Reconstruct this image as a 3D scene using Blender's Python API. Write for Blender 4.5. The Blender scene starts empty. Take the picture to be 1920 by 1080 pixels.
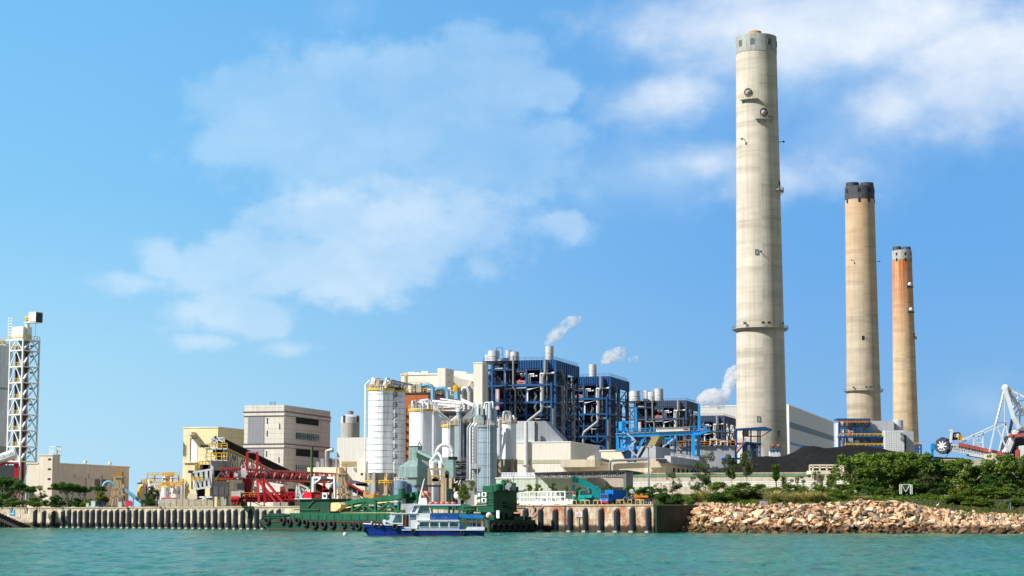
import bpy, bmesh, math, random
import numpy as np
from mathutils import Vector, Matrix, noise as mnoise
R = math.radians
rnd = random.Random(7)
sc = bpy.context.scene
COL = sc.collection
# ---------------------------------------------------------------- survey
FPX, HY, CAMZ, G = 3756.0, 966.0, 4.0, 6.5
PIT = math.atan((HY - 540) / FPX)
cP, sP = math.cos(PIT), math.sin(PIT)
def ray(u, v):
    a = (u - 960) / FPX; b = (540 - v) / FPX
    return (a, cP - b * sP, sP + b * cP)
def at(u, v, Y):
    r = ray(u, v); s = Y / r[1]
    return Vector((r[0] * s, Y, CAMZ + r[2] * s))
def zat(v, Y): return at(960, v, Y).z
SITE = R(15.6)
def axes(a): return Vector((math.cos(a), -math.sin(a), 0)), Vector((math.sin(a), math.cos(a), 0))
WV, DV = axes(SITE)
def solve(P, d, u, v):
    r = ray(u, v); k = r[0] / r[1]
    return (k * P.y - P.x) / (d.x - k * d.y)
def quay_pt(u, v=950, off=0.0):
    P0 = Vector((21, 470, 0)); d = Vector((0.6931, -0.7208, 0)); n = Vector((0.7208, 0.6931, 0))
    P0 = P0 + n * off
    return P0 + d * solve(P0, d, u, v)
# ---------------------------------------------------------------- mesh builder
class MB:
    def __init__(s): s.v = []; s.f = []; s.sm = []
    def add(s, vs, fs, sm=False):
        o = len(s.v); s.v += [Vector(p) for p in vs]
        for f in fs: s.f.append([i + o for i in f]); s.sm.append(sm)
        return s
    def box(s, x0, x1, y0, y1, z0, z1):
        vs = [(x, y, z) for z in (z0, z1) for y in (y0, y1) for x in (x0, x1)]
        return s.add(vs, [(0, 2, 3, 1), (4, 5, 7, 6), (0, 1, 5, 4), (2, 6, 7, 3), (0, 4, 6, 2), (1, 3, 7, 5)])
    def cbox(s, c, sx, sy, sz, yaw=0.0, base=False):
        c = Vector(c); z0 = 0 if base else -sz / 2
        ca, sa = math.cos(yaw), math.sin(yaw); vs = []
        for z in (z0, z0 + sz):
            for y in (-sy / 2, sy / 2):
                for x in (-sx / 2, sx / 2): vs.append(c + Vector((x * ca - y * sa, x * sa + y * ca, z)))
        return s.add(vs, [(0, 2, 3, 1), (4, 5, 7, 6), (0, 1, 5, 4), (2, 6, 7, 3), (0, 4, 6, 2), (1, 3, 7, 5)])
    def bar(s, p, q, w, h=None):
        p = Vector(p); q = Vector(q); h = h or w; t = q - p
        if t.length < 1e-6: return s
        t.normalize(); up = Vector((0, 0, 1)) if abs(t.z) < 0.95 else Vector((0, 1, 0))
        a = t.cross(up).normalized() * (w / 2); b = a.cross(t).normalized() * (h / 2)
        vs = [p - a - b, p + a - b, p + a + b, p - a + b, q - a - b, q + a - b, q + a + b, q - a + b]
        return s.add(vs, [(0, 1, 2, 3), (7, 6, 5, 4), (0, 4, 5, 1), (1, 5, 6, 2), (2, 6, 7, 3), (3, 7, 4, 0)])
    def tube(s, pts, r, n=8, cap=True):
        pts = [Vector(p) for p in pts]; rings = []; m = len(pts); up = None
        for i, p in enumerate(pts):
            t = (pts[min(i + 1, m - 1)] - pts[max(i - 1, 0)]).normalized()
            if up is None:
                up = Vector((0, 0, 1)) if abs(t.z) < 0.9 else Vector((1, 0, 0))
            a = t.cross(up)
            if a.length < 1e-4: a = t.cross(Vector((0.3, 0.9, 0.2)))
            a.normalize(); b = a.cross(t).normalized(); up = b
            rr = r[i] if isinstance(r, (list, tuple)) else r
            rings.append([p + a * (math.cos(k * 2 * math.pi / n) * rr) + b * (math.sin(k * 2 * math.pi / n) * rr) for k in range(n)])
        o = len(s.v)
        for rg in rings: s.v += rg
        for i in range(m - 1):
            for k in range(n):
                s.f.append([o + i * n + k, o + i * n + (k + 1) % n, o + (i + 1) * n + (k + 1) % n, o + (i + 1) * n + k]); s.sm.append(True)
        if cap:
            s.f.append([o + k for k in range(n)][::-1]); s.sm.append(False)
            s.f.append([o + (m - 1) * n + k for k in range(n)]); s.sm.append(False)
        return s
    def lathe(s, prof, c=(0, 0, 0), n=32, cap=True, a0=0.0, a1=None, sm=True):
        c = Vector(c); full = a1 is None; o = len(s.v)
        k_n = n if full else n + 1
        for r, z in prof:
            for k in range(k_n):
                a = a0 + ((2 * math.pi if full else (a1 - a0)) * k / n)
                s.v.append(c + Vector((r * math.cos(a), r * math.sin(a), z)))
        for i in range(len(prof) - 1):
            for k in range(n):
                k2 = (k + 1) % k_n
                s.f.append([o + i * k_n + k, o + i * k_n + k2, o + (i + 1) * k_n + k2, o + (i + 1) * k_n + k]); s.sm.append(sm)
        if cap and full:
            s.f.append([o + k for k in range(n)][::-1]); s.sm.append(False)
            e = o + (len(prof) - 1) * k_n
            s.f.append([e + k for k in range(n)]); s.sm.append(False)
        return s
    def ext(s, poly, vec):
        poly = [Vector(p) for p in poly]; vec = Vector(vec); n = len(poly)
        vs = poly + [p + vec for p in poly]
        return s.add(vs, [list(range(n))[::-1], list(range(n, 2 * n))] + [(i, (i + 1) % n, n + (i + 1) % n, n + i) for i in range(n)])
    def quad(s, *p): return s.add(p, [list(range(len(p)))])
    def ball(s, c, r, nu=10, nv=7, sz=None):
        c = Vector(c); r3 = sz or (r, r, r); vs = []
        for j in range(nv + 1):
            th = math.pi * j / nv
            for i in range(nu):
                a = 2 * math.pi * i / nu
                vs.append(c + Vector((r3[0] * math.sin(th) * math.cos(a), r3[1] * math.sin(th) * math.sin(a), r3[2] * math.cos(th))))
        fs = [(j * nu + i, (j + 1) * nu + i, (j + 1) * nu + (i + 1) % nu, j * nu + (i + 1) % nu) for j in range(nv) for i in range(nu)]
        return s.add(vs, fs, True)
    def truss(s, p0, p1, q0, q1, n, w, wd=None, zig=True):
        p0, p1, q0, q1 = map(Vector, (p0, p1, q0, q1)); wd = wd or w * .7
        s.bar(p0, p1, w); s.bar(q0, q1, w)
        for i in range(n + 1):
            a = p0.lerp(p1, i / n); b = q0.lerp(q1, i / n); s.bar(a, b, wd)
            if i < n:
                a2 = p0.lerp(p1, (i + 1) / n); b2 = q0.lerp(q1, (i + 1) / n)
                if zig and i % 2: s.bar(b, a2, wd)
                else: s.bar(a, b2, wd)
        return s
    def rail(s, pts, h=1.1, w=.06, step=2.0, mid=True):
        pts = [Vector(p) for p in pts]
        for a, b in zip(pts, pts[1:]):
            n = max(1, int((b - a).length / step))
            s.bar(a + Vector((0, 0, h)), b + Vector((0, 0, h)), w)
            if mid: s.bar(a + Vector((0, 0, h * .5)), b + Vector((0, 0, h * .5)), w * .8)
            for i in range(n + 1):
                p = a.lerp(b, i / n); s.bar(p, p + Vector((0, 0, h)), w)
        return s
    def build(s, name, mat, parent=None, world=False):
        vs = s.v
        if parent is not None and world:
            Mi = ROOTM[parent.name].inverted(); vs = [Mi @ p for p in vs]
        me = bpy.data.meshes.new(name)
        me.from_pydata([tuple(p) for p in vs], [], s.f)
        me.polygons.foreach_set('use_smooth', s.sm)
        bm = bmesh.new(); bm.from_mesh(me); bmesh.ops.recalc_face_normals(bm, faces=bm.faces); bm.to_mesh(me); bm.free()
        if any(s.sm): me.set_sharp_from_angle(angle=R(38))
        o = bpy.data.objects.new(name, me); COL.objects.link(o)
        me.materials.append(M[mat] if isinstance(mat, str) else mat)
        if parent is not None:
            o.parent = parent
            ROOTM[o.name] = ROOTM.get(parent.name, Matrix())
        return o
ROOTM = {}
def tag(o, label, cat, group=None):
    o['label'] = label; o['category'] = cat
    if group: o['group'] = group
    return o
def thing(name, label, cat, loc=(0, 0, 0), yaw=0.0, group=None):
    o = bpy.data.objects.new(name, None); COL.objects.link(o); o.empty_display_size = 1
    o.location = loc; o.rotation_euler = (0, 0, -yaw)
    ROOTM[o.name] = Matrix.Translation(Vector(loc)) @ Matrix.Rotation(-yaw, 4, 'Z')
    return tag(o, label, cat, group)
def dup(root, loc, yaw=None, label=None, group=None, scale=None):
    kids = {}
    for o in list(COL.objects):
        if o.parent: kids.setdefault(o.parent.name, []).append(o)
    def cp(o, par):
        c = o.copy(); COL.objects.link(c)
        if par is not None: c.parent = par
        for k in kids.get(o.name, []): cp(k, c)
        return c
    r = cp(root, None); r.location = loc
    if yaw is not None: r.rotation_euler = (0, 0, -yaw)
    if scale is not None: r.scale = scale if hasattr(scale, '__len__') else (scale,) * 3
    if label: r['label'] = label
    if group: r['group'] = group
    return r
def kind(o, k): o['kind'] = k; return o
def block(ul, uc, ur, vt, Y, yaw=SITE, z0=G, vm=None):
    W, D = axes(yaw); P = at(uc, vt, Y); h = P.z - z0; P2 = Vector((P.x, P.y, z0)); vm = vm or vt
    w = -solve(P2, W, ul, vm); d = solve(P2, D, ur, vm)
    return P2, w, d, h
# ---------------------------------------------------------------- materials
M = {}
def srgb(r, g, b, k=1.0):
    f = lambda c: ((c / 255 + .055) / 1.055) ** 2.4 if c > 10.3 else c / 255 / 12.92
    return (f(r) * k, f(g) * k, f(b) * k)
class NT:
    def __init__(s, name):
        s.m = bpy.data.materials.new(name); s.m.use_nodes = True; s.t = s.m.node_tree
        s.b = s.t.nodes['Principled BSDF']; s.out = s.t.nodes['Material Output']
    def n(s, typ, **kw):
        x = s.t.nodes.new(typ)
        for k, v in kw.items(): setattr(x, k, v)
        return x
    def l(s, a, b): s.t.links.new(a, b)
    def set(s, node, **kw):
        for k, v in kw.items(): node.inputs[k.replace('_', ' ')].default_value = v
    def coord(s, scale=(1, 1, 1), kind='Object', rot=(0, 0, 0)):
        tc = s.n('ShaderNodeTexCoord'); mp = s.n('ShaderNodeMapping'); mp.inputs['Scale'].default_value = scale; mp.inputs['Rotation'].default_value = rot
        s.l(tc.outputs[kind], mp.inputs['Vector']); return mp.outputs['Vector']
    def noise(s, vec, scale, detail=4, rough=.55):
        x = s.n('ShaderNodeTexNoise'); s.set(x, Scale=scale, Detail=detail, Roughness=rough); s.l(vec, x.inputs['Vector']); return x.outputs['Fac']
    def ramp(s, fac, stops):
        x = s.n('ShaderNodeValToRGB'); e = x.color_ramp.elements
        while len(e) < len(stops): e.new(.5)
        for q, (p, c) in zip(e, stops): q.position = p; q.color = (c if hasattr(c, '__len__') else (c, c, c)) + ((1,) if not hasattr(c, '__len__') or len(c) == 3 else ())
        s.l(fac, x.inputs['Fac']); return x.outputs['Color']
    def mix(s, a, b, fac=1.0, mode='MULTIPLY'):
        x = s.n('ShaderNodeMix', data_type='RGBA', blend_type=mode)
        for v, i in ((fac, 0), (a, 6), (b, 7)):
            if hasattr(v, 'node'): s.l(v, x.inputs[i])
            else: x.inputs[i].default_value = v if i == 0 else (tuple(v) + (1,))[:4]
        return x.outputs[2]
    def bump(s, h, strength=.3, dist=.05):
        x = s.n('ShaderNodeBump'); s.set(x, Strength=strength, Distance=dist); s.l(h, x.inputs['Height']); s.l(x.outputs['Normal'], s.b.inputs['Normal'])
    def brick(s, vec, w, h, mortar=.02, off=.0, c1=1.0, c2=.93, cm=.45):
        x = s.n('ShaderNodeTexBrick'); x.offset = off; x.squash = 1
        s.set(x, Scale=1.0, Brick_Width=w, Row_Height=h, Mortar_Size=mortar, Mortar_Smooth=.3)
        x.inputs['Color1'].default_value = (c1,) * 3 + (1,); x.inputs['Color2'].default_value = (c2,) * 3 + (1,); x.inputs['Mortar'].default_value = (cm,) * 3 + (1,)
        s.l(vec, x.inputs['Vector']); return x
def pm(name, col, rough=.55, metal=0.0, var=.18, scale=.25, streak=.25, rust=0.0, seams=None, corr=None, alpha=None, spec=None):
    """painted / bare sheet surface: mottling, run-down streaks, optional rust, seams (u,z spacing), corrugation period"""
    t = NT(name); b = t.b
    v = t.coord((1, 1, 1))
    c = t.mix(col, t.ramp(t.noise(v, scale, 5), [(.25, 1 - var), (.75, 1 + var * .4)]))
    if streak:
        v2 = t.coord((1.3, 1.3, .09))
        c = t.mix(c, t.ramp(t.noise(v2, 1.1, 4, .6), [(.38, 1 - streak), (.6, 1.0)]))
    if rust:
        v3 = t.coord((1, 1, .35))
        c = t.mix(c, srgb(120, 62, 30), t.ramp(t.noise(v3, .9, 6, .7), [(.62 - rust * .2, 0.0), (.78 - rust * .2, .85)]), 'MIX')
    if seams:
        tc = t.n('ShaderNodeTexCoord'); sx = t.n('ShaderNodeSeparateXYZ'); t.l(tc.outputs['Object'], sx.inputs[0])
        ad = t.n('ShaderNodeMath', operation='ADD'); t.l(sx.outputs[0], ad.inputs[0]); t.l(sx.outputs[1], ad.inputs[1])
        cx = t.n('ShaderNodeCombineXYZ'); t.l(ad.outputs[0], cx.inputs[0]); t.l(sx.outputs[2], cx.inputs[1])
        br = t.brick(cx.outputs[0], seams[0], seams[1], seams[2] if len(seams) > 2 else .03)
        c = t.mix(c, br.outputs['Color'], .8)
    if corr:
        tc = t.n('ShaderNodeTexCoord'); sx = t.n('ShaderNodeSeparateXYZ'); t.l(tc.outputs['Object'], sx.inputs[0])
        ad = t.n('ShaderNodeMath', operation='ADD'); t.l(sx.outputs[0], ad.inputs[0]); t.l(sx.outputs[1], ad.inputs[1])
        cx = t.n('ShaderNodeCombineXYZ'); t.l(ad.outputs[0], cx.inputs[0])
        wv = t.n('ShaderNodeTexWave'); t.set(wv, Scale=.314 / corr); t.l(cx.outputs[0], wv.inputs['Vector'])
        c = t.mix(c, t.ramp(wv.outputs['Fac'], [(.0, .94), (.35, 1.0)]))
        t.bump(wv.outputs['Fac'], .22, corr * .12)
    t.l(c, b.inputs['Base Color']); b.inputs['Roughness'].default_value = rough; b.inputs['Metallic'].default_value = metal
    if spec is not None: b.inputs['Specular IOR Level'].default_value = spec
    M[name] = t.m; return t
pm('white_steel', srgb(232, 236, 240), .45, var=.1, streak=.15, rust=.12)
pm('white_paint', srgb(240, 240, 238), .5, var=.08, streak=.12)
pm('silver_steel', srgb(205, 208, 212), .45, .05, var=.12, streak=.15)
pm('pipe_grey', srgb(152, 154, 156), .45, .2, var=.15, streak=.1, rust=.1)
pm('galvanised', srgb(150, 156, 162), .5, .3, var=.2, streak=.2)
pm('blue_steel', srgb(14, 84, 144), .5, var=.25, streak=.2)
pm('deep_blue_steel', srgb(12, 58, 104), .55, var=.25, streak=.2)
pm('sky_blue_paint', srgb(34, 160, 236), .42, var=.12, streak=.12)
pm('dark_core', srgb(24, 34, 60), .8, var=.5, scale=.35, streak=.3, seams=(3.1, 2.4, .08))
pm('dark_grey', srgb(58, 62, 70), .7, var=.25)
pm('black_rubber', srgb(30, 31, 34), .75, var=.35, scale=.8)
pm('fender_rubber', srgb(44, 52, 68), .55, var=.2, scale=.8, streak=.25)
pm('dark_gap', srgb(22, 23, 27), .9, var=.2)
pm('yellow_paint', srgb(238, 190, 40), .5, var=.15, streak=.15)
pm('orange_paint', srgb(235, 140, 40), .5, var=.15)
pm('red_paint', srgb(190, 22, 34), .45, var=.2, streak=.2, rust=.05)
pm('bright_red', srgb(205, 20, 40), .45, var=.1)
pm('beige_wall', srgb(234, 218, 198), .8, var=.12, scale=.12, streak=.14)
pm('cream_wall', srgb(238, 224, 178), .75, var=.09, scale=.12, streak=.16, seams=(40, 3.2, .05))
pm('grey_panel', srgb(226, 219, 206), .7, var=.1, scale=.12, streak=.16, seams=(9, 1.7, .05))
pm('band_grey', srgb(104, 100, 112), .6, var=.1, streak=.1)
pm('louvre', srgb(150, 150, 158), .5, .1, var=.1, streak=.1, corr=.9)
pm('cream_sheet', srgb(228, 222, 210), .55, var=.07, scale=.08, streak=.1, corr=1.0)
pm('cream_concrete', srgb(240, 226, 200), .75, var=.1, scale=.15, streak=.12)
pm('tan_strip', srgb(158, 146, 100), .6, var=.1, streak=.05)
pm('grey_siding', srgb(214, 212, 202), .6, var=.06, scale=.08, streak=.08, corr=.8)
pm('pale_green_sheet', srgb(196, 208, 192), .55, var=.08, streak=.14, corr=1.1)
pm('brown_cladding', srgb(182, 98, 48), .7, var=.12, scale=.12, streak=.14, seams=(4.5, 3.0, .06))
pm('teal_sheet', srgb(150, 178, 176), .55, var=.1, scale=.2, streak=.28, rust=.05, seams=(2.6, 2.6, .04))
pm('green_steel', srgb(20, 106, 72), .5, var=.25, streak=.28, rust=.16)
pm('dark_green', srgb(16, 68, 48), .55, var=.25, streak=.25, rust=.12)
pm('hull_green', srgb(16, 98, 66), .5, var=.22, streak=.3, rust=.2)
pm('teal_paint', srgb(10, 150, 150), .4, var=.1)
pm('truck_blue', srgb(16, 122, 226), .4, var=.08, streak=.05)
pm('hull_blue', srgb(8, 50, 140), .4, var=.14, scale=.6, streak=.22, rust=.04)
pm('tarp_blue', srgb(16, 82, 165), .6, var=.15, scale=.6)
pm('boot_red', srgb(96, 30, 34), .7, var=.25)
pm('boat_white', srgb(242, 244, 246), .4, var=.07, scale=.6, streak=.1)
pm('ribbed_silver', srgb(242, 245, 249), .45, .0, var=.1, scale=.35, streak=.22)
pm('silo_white', srgb(242, 245, 250), .42, var=.07, scale=.2, streak=.1)
pm('silo_grey', srgb(148, 168, 182), .45, .1, var=.1, scale=.3, streak=.2, seams=(3.2, 2.9, .05))
pm('silo_greygreen', srgb(148, 170, 176), .45, .1, var=.1, streak=.18)
pm('concrete_grey', srgb(176, 174, 166), .85, var=.16, scale=.3, streak=.22)
pm('old_concrete', srgb(206, 196, 174), .85, var=.25, scale=.5, streak=.2, rust=.0)
pm('timber_concrete', srgb(206, 180, 140), .8, var=.25, scale=.6, streak=.3, rust=.08)
pm('pavement', srgb(166, 158, 142), .9, var=.2, scale=.15, streak=0)
pm('green_band', srgb(104, 150, 124), .7, var=.25)
pm('stone_tan', srgb(190, 172, 140), .9, var=.3)
pm('hall_siding', srgb(206, 206, 202), .55, var=.05, scale=.03, streak=.07, corr=1.6)
pm('hall_band', srgb(84, 108, 124), .55, var=.08, streak=.05)
pm('hall_blue', srgb(40, 120, 200), .5, var=.08, streak=.05)
pm('duct_silver', srgb(188, 192, 196), .45, .05, var=.1, scale=.15, streak=.12, seams=(3.0, 3.4, .05))
pm('bark', srgb(112, 96, 78), .9, var=.35, scale=2)
pm('pale_bark', srgb(176, 164, 146), .9, var=.3, scale=2)
pm('sign_board', srgb(224, 208, 208), .6, var=.1)
pm('sign_blue', srgb(60, 160, 210), .6, var=.2)
pm('feather_white', srgb(240, 240, 236), .8, var=.03, streak=0)
pm('buoy_white', srgb(225, 225, 222), .5, var=.1)
pm('wood_door', srgb(150, 72, 36), .55, var=.2)
pm('chrome_lamp', srgb(210, 214, 220), .3, .4, var=.05, streak=0)
pm('purple_paint', srgb(90, 50, 170), .5, var=.05)
def glass(name, col, rough=.08):
    t = NT(name); v = t.coord((1, 1, 1))
    t.l(t.mix(col, t.ramp(t.noise(v, .6, 3), [(.3, .5), (.7, 1.25)])), t.b.inputs['Base Color'])
    t.b.inputs['Roughness'].default_value = rough; t.b.inputs['Specular IOR Level'].default_value = .8; M[name] = t.m
glass('dark_glass', srgb(38, 52, 64)); glass('green_glass', srgb(70, 130, 122)); glass('cabin_glass', srgb(46, 66, 78))
def chimney_mat(name, col, top_col, z_top, ring=3.0, stain=0.0, grid=0.25):
    t = NT(name); b = t.b
    tc = t.n('ShaderNodeTexCoord'); sx = t.n('ShaderNodeSeparateXYZ'); t.l(tc.outputs['Object'], sx.inputs[0])
    an = t.n('ShaderNodeMath', operation='ARCTAN2'); t.l(sx.outputs[0], an.inputs[0]); t.l(sx.outputs[1], an.inputs[1])
    mul = t.n('ShaderNodeMath', operation='MULTIPLY'); t.l(an.outputs[0], mul.inputs[0]); mul.inputs[1].default_value = 10.0
    cx = t.n('ShaderNodeCombineXYZ'); t.l(mul.outputs[0], cx.inputs[0]); t.l(sx.outputs[2], cx.inputs[1])
    def sc_noise(s, scale, det=4, ro=.6):
        mp = t.n('ShaderNodeMapping'); mp.inputs['Scale'].default_value = s; t.l(cx.outputs[0], mp.inputs['Vector']); return t.noise(mp.outputs[0], scale, det, ro)
    c = t.mix(col, t.ramp(sc_noise((.035, .5, 1), .55, 4), [(.3, .74), (.5, 1.0), (.72, 1.1)]))
    c = t.mix(c, t.ramp(sc_noise((.7, .02, 1), 1.0, 4), [(.33, .84), (.55, 1.0)]))
    c = t.mix(c, t.ramp(sc_noise((.10, .10, 1), 1.0, 5), [(.3, .86), (.7, 1.05)]))
    c = t.mix(c, t.ramp(sc_noise((.18, 1.6, 1), .9, 2), [(.3, .72), (.37, 1.0)]), .35)
    br = t.brick(cx.outputs[0], 2.6, ring, .05, 0, 1, .95, .62); c = t.mix(c, br.outputs['Color'], grid)
    if stain:
        mr = t.n('ShaderNodeMapRange'); t.set(mr, From_Min=z_top - 95, From_Max=z_top); t.l(sx.outputs[2], mr.inputs['Value'])
        st = t.n('ShaderNodeMath', operation='MULTIPLY'); t.l(mr.outputs[0], st.inputs[0])
        t.l(t.ramp(sc_noise((.45, .012, 1), 1.0, 4, .65), [(.36, .25), (.62, 1.0)]), st.inputs[1])
        s2 = t.n('ShaderNodeMath', operation='MULTIPLY'); t.l(st.outputs[0], s2.inputs[0]); s2.inputs[1].default_value = stain
        c = t.mix(c, top_col, s2.outputs[0], 'MIX')
    t.l(c, b.inputs['Base Color']); b.inputs['Roughness'].default_value = .85; b.inputs['Specular IOR Level'].default_value = .2
    M[name] = t.m
chimney_mat('shaft_concrete', srgb(205, 197, 181), srgb(190, 150, 100), 221, 2.2)
chimney_mat('stained_concrete', srgb(188, 175, 154), srgb(214, 160, 96), 221, 4.2, .6, .3)
chimney_mat('rusty_concrete', srgb(200, 178, 146), srgb(178, 96, 36), 228, 4.2, 1.25, .3)
pm('band_concrete', srgb(176, 178, 172), .8, var=.25, scale=.35, streak=.3)
pm('stained_cap', srgb(206, 158, 100), .8, var=.3, scale=.6, streak=.3)
pm('slate_band', srgb(78, 80, 92), .75, var=.3, scale=.25, streak=.45)
pm('slate_cap', srgb(62, 66, 78), .7, var=.2)
pm('louvre_dark', srgb(104, 112, 118), .8, var=.2)
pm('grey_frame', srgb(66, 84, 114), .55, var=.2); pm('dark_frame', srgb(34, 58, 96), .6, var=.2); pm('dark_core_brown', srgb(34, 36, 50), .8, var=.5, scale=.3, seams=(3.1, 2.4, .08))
pm('rust_dark', srgb(86, 58, 58), .8, var=.3, scale=.6); pm('faded_red', srgb(206, 104, 92), .65, var=.2); pm('panel_white', srgb(216, 220, 222), .5, var=.06, streak=.08, seams=(1.5, 1.3, .12))
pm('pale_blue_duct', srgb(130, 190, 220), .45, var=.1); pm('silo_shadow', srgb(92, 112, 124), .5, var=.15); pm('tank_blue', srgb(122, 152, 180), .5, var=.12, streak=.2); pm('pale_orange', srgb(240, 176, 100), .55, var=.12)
pm('olive_strip', srgb(176, 178, 150), .6, var=.08, streak=.1); pm('orange_rail', srgb(206, 132, 50), .6, var=.2); pm('wall_grey', srgb(150, 156, 160), .7, var=.12)
pm('silo_pale_grey', srgb(222, 228, 234), .5, var=.08, scale=.1, streak=.14); pm('tower_grey', srgb(190, 198, 202), .55, var=.1, streak=.15); pm('deep_red', srgb(118, 16, 26), .55, var=.25, streak=.2); pm('pink_steel', srgb(228, 130, 130), .5, var=.15); pm('pink_plastic', srgb(230, 60, 110), .5, var=.05)
pm('dark_step', srgb(52, 48, 48), .7, var=.3); pm('sign_red', srgb(210, 90, 95), .6, var=.05); pm('hoop_yellow', srgb(226, 190, 84), .5, var=.15); pm('bright_teal', srgb(30, 196, 190), .4, var=.08); pm('dark_teal', srgb(6, 84, 88), .5, var=.2); pm('lorry_box', srgb(14, 108, 214), .45, var=.08, streak=.08); pm('car_paint', srgb(44, 50, 58), .25, var=.1, streak=0); glass('pale_glass', srgb(120, 136, 146))
pm('hull_dark_green', srgb(10, 72, 50), .55, var=.28, streak=.35, rust=.28); pm('sand_cargo', srgb(214, 190, 148), .95, var=.2); pm('chute_cream', srgb(232, 206, 150), .6, var=.15, streak=.15); pm('mast_green', srgb(60, 100, 60), .6, var=.2); pm('house_green', srgb(8, 88, 56), .5, var=.2, streak=.25, rust=.04); pm('tyre_rubber', srgb(34, 33, 36), .7, var=.4, scale=1.5); pm('awning_blue', srgb(20, 140, 220), .6, var=.12, scale=.6); pm('raft_red', srgb(214, 40, 48), .45, var=.1); pm('pale_paint', srgb(190, 205, 220), .6, var=.05)
glass('saloon_glass', srgb(36, 74, 92)); glass('wheelhouse_glass', srgb(92, 128, 128))
t = NT('drum_stripes'); v = t.coord((.9, .25, .9), 'Object', (0, R(35), 0)); wv = t.n('ShaderNodeTexWave'); t.set(wv, Scale=.34, Distortion=.6); t.l(v, wv.inputs['Vector']); t.l(t.ramp(wv.outputs['Fac'], [(.45, srgb(225, 70, 20)), (.5, srgb(222, 214, 200))]), t.b.inputs['Base Color']); t.b.inputs['Roughness'].default_value = .5; M['drum_stripes'] = t.m
t = NT('bank_soil'); v = t.coord((1, 1, 1)); t.l(t.ramp(t.noise(v, .5, 6, .65), [(.3, srgb(40, 36, 26)), (.55, srgb(60, 60, 34)), (.75, srgb(84, 72, 50))]), t.b.inputs['Base Color']); t.b.inputs['Roughness'].default_value = .95; M['bank_soil'] = t.m
pm('shaded_stone', srgb(84, 74, 60), .9, var=.35, scale=.4, streak=.3)  # quay return: its shade is put into this darker base colour
# ---------------------------------------------------------------- camera, light, sky
cam = bpy.data.cameras.new('camera'); cam.sensor_width = 36; cam.lens = 36 * FPX / 1920; cam.clip_end = 60000; cam.clip_start = 1
co = bpy.data.objects.new('camera', cam); COL.objects.link(co); co.location = (0, 0, CAMZ); co.rotation_euler = (R(90) + PIT, 0, 0); sc.camera = co
SUN_AZ, SUN_EL = R(64), R(40)
S = Vector((-math.sin(SUN_AZ) * math.cos(SUN_EL), -math.cos(SUN_AZ) * math.cos(SUN_EL), math.sin(SUN_EL)))
sl = bpy.data.lights.new('sun', 'SUN'); sl.energy = 5.0; sl.angle = R(.5); sl.color = (1, .965, .915)
so = bpy.data.objects.new('sun', sl); COL.objects.link(so); so.rotation_euler = S.to_track_quat('Z', 'Y').to_euler(); so.location = (-200, -100, 300)
w = bpy.data.worlds.new('World'); sc.world = w; w.use_nodes = True
T = w.node_tree; bg = T.nodes['Background']; bg.inputs['Strength'].default_value = .076
def N(typ, **kw):
    x = T.nodes.new(typ)
    for k, v in kw.items(): setattr(x, k, v)
    return x
def link(a, b): T.links.new(a, b)
def math_(op, a, b=None, c=None, clamp=False):
    x = N('ShaderNodeMath', operation=op, use_clamp=clamp)
    for i, v in enumerate((a, b, c)):
        if v is None: continue
        if hasattr(v, 'node'): link(v, x.inputs[i])
        else: x.inputs[i].default_value = v
    return x.outputs[0]
sky = N('ShaderNodeTexSky', sky_type='NISHITA'); sky.sun_disc = False; sky.sun_elevation = SUN_EL
sky.sun_rotation = math.atan2(S.x, S.y); sky.air_density = 1.0; sky.dust_density = .3; sky.ozone_density = 1.5; sky.altitude = 0
tcw = N('ShaderNodeTexCoord'); sep = N('ShaderNodeSeparateXYZ'); link(tcw.outputs['Generated'], sep.inputs[0])
az = math_('MULTIPLY', math_('ARCTAN2', sep.outputs[0], sep.outputs[1]), 57.2958); el = math_('MULTIPLY', math_('ARCSINE', sep.outputs[2]), 57.2958)
cmb = N('ShaderNodeCombineXYZ'); link(az, cmb.inputs[0]); link(el, cmb.inputs[1]); AE = cmb.outputs[0]
K = 10.0
def eramp(stops):
    x = N('ShaderNodeValToRGB'); e = x.color_ramp.elements; link(math_('DIVIDE', el, 90.0, clamp=True), x.inputs['Fac'])
    while len(e) < len(stops): e.new(.5)
    for q, (p, c) in zip(e, stops): q.position = p / 90; q.color = (*c, 1)
    return x.outputs['Color']
SUNSIDE = eramp([(0, (.50, .80, 1.0)), (4, (.40, .75, 1.0)), (9, (.24, .62, 1.0)), (14.5, (.19, .56, .98)), (28, (.10, .22, .40)), (90, (.08, .11, .16))])
FARSIDE = eramp([(0, (.24, .50, .82)), (2.5, (.18, .45, .83)), (7, (.13, .405, .86)), (14.5, (.13, .40, .85)), (28, (.09, .20, .37)), (90, (.08, .11, .16))])
mrz = N('ShaderNodeMapRange', interpolation_type='SMOOTHSTEP'); link(az, mrz.inputs['Value']); mrz.inputs['From Min'].default_value = -17; mrz.inputs['From Max'].default_value = 11
gx = N('ShaderNodeMix', data_type='RGBA'); link(mrz.outputs[0], gx.inputs[0]); link(SUNSIDE, gx.inputs[6]); link(FARSIDE, gx.inputs[7])
OFFVIEW_FILL = eramp([(0, (.30, .35, .40)), (14.5, (.20, .26, .33)), (90, (.08, .11, .16))])  # unseen sky beside and behind the camera, greyed and dimmed to trim blue fill
mrh = N('ShaderNodeMapRange', interpolation_type='SMOOTHSTEP'); link(math_('ABSOLUTE', az), mrh.inputs['Value']); mrh.inputs['From Min'].default_value = 22; mrh.inputs['From Max'].default_value = 75
gh = N('ShaderNodeMix', data_type='RGBA'); link(mrh.outputs[0], gh.inputs[0]); link(gx.outputs[2], gh.inputs[6]); link(OFFVIEW_FILL, gh.inputs[7]); gx = gh
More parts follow.
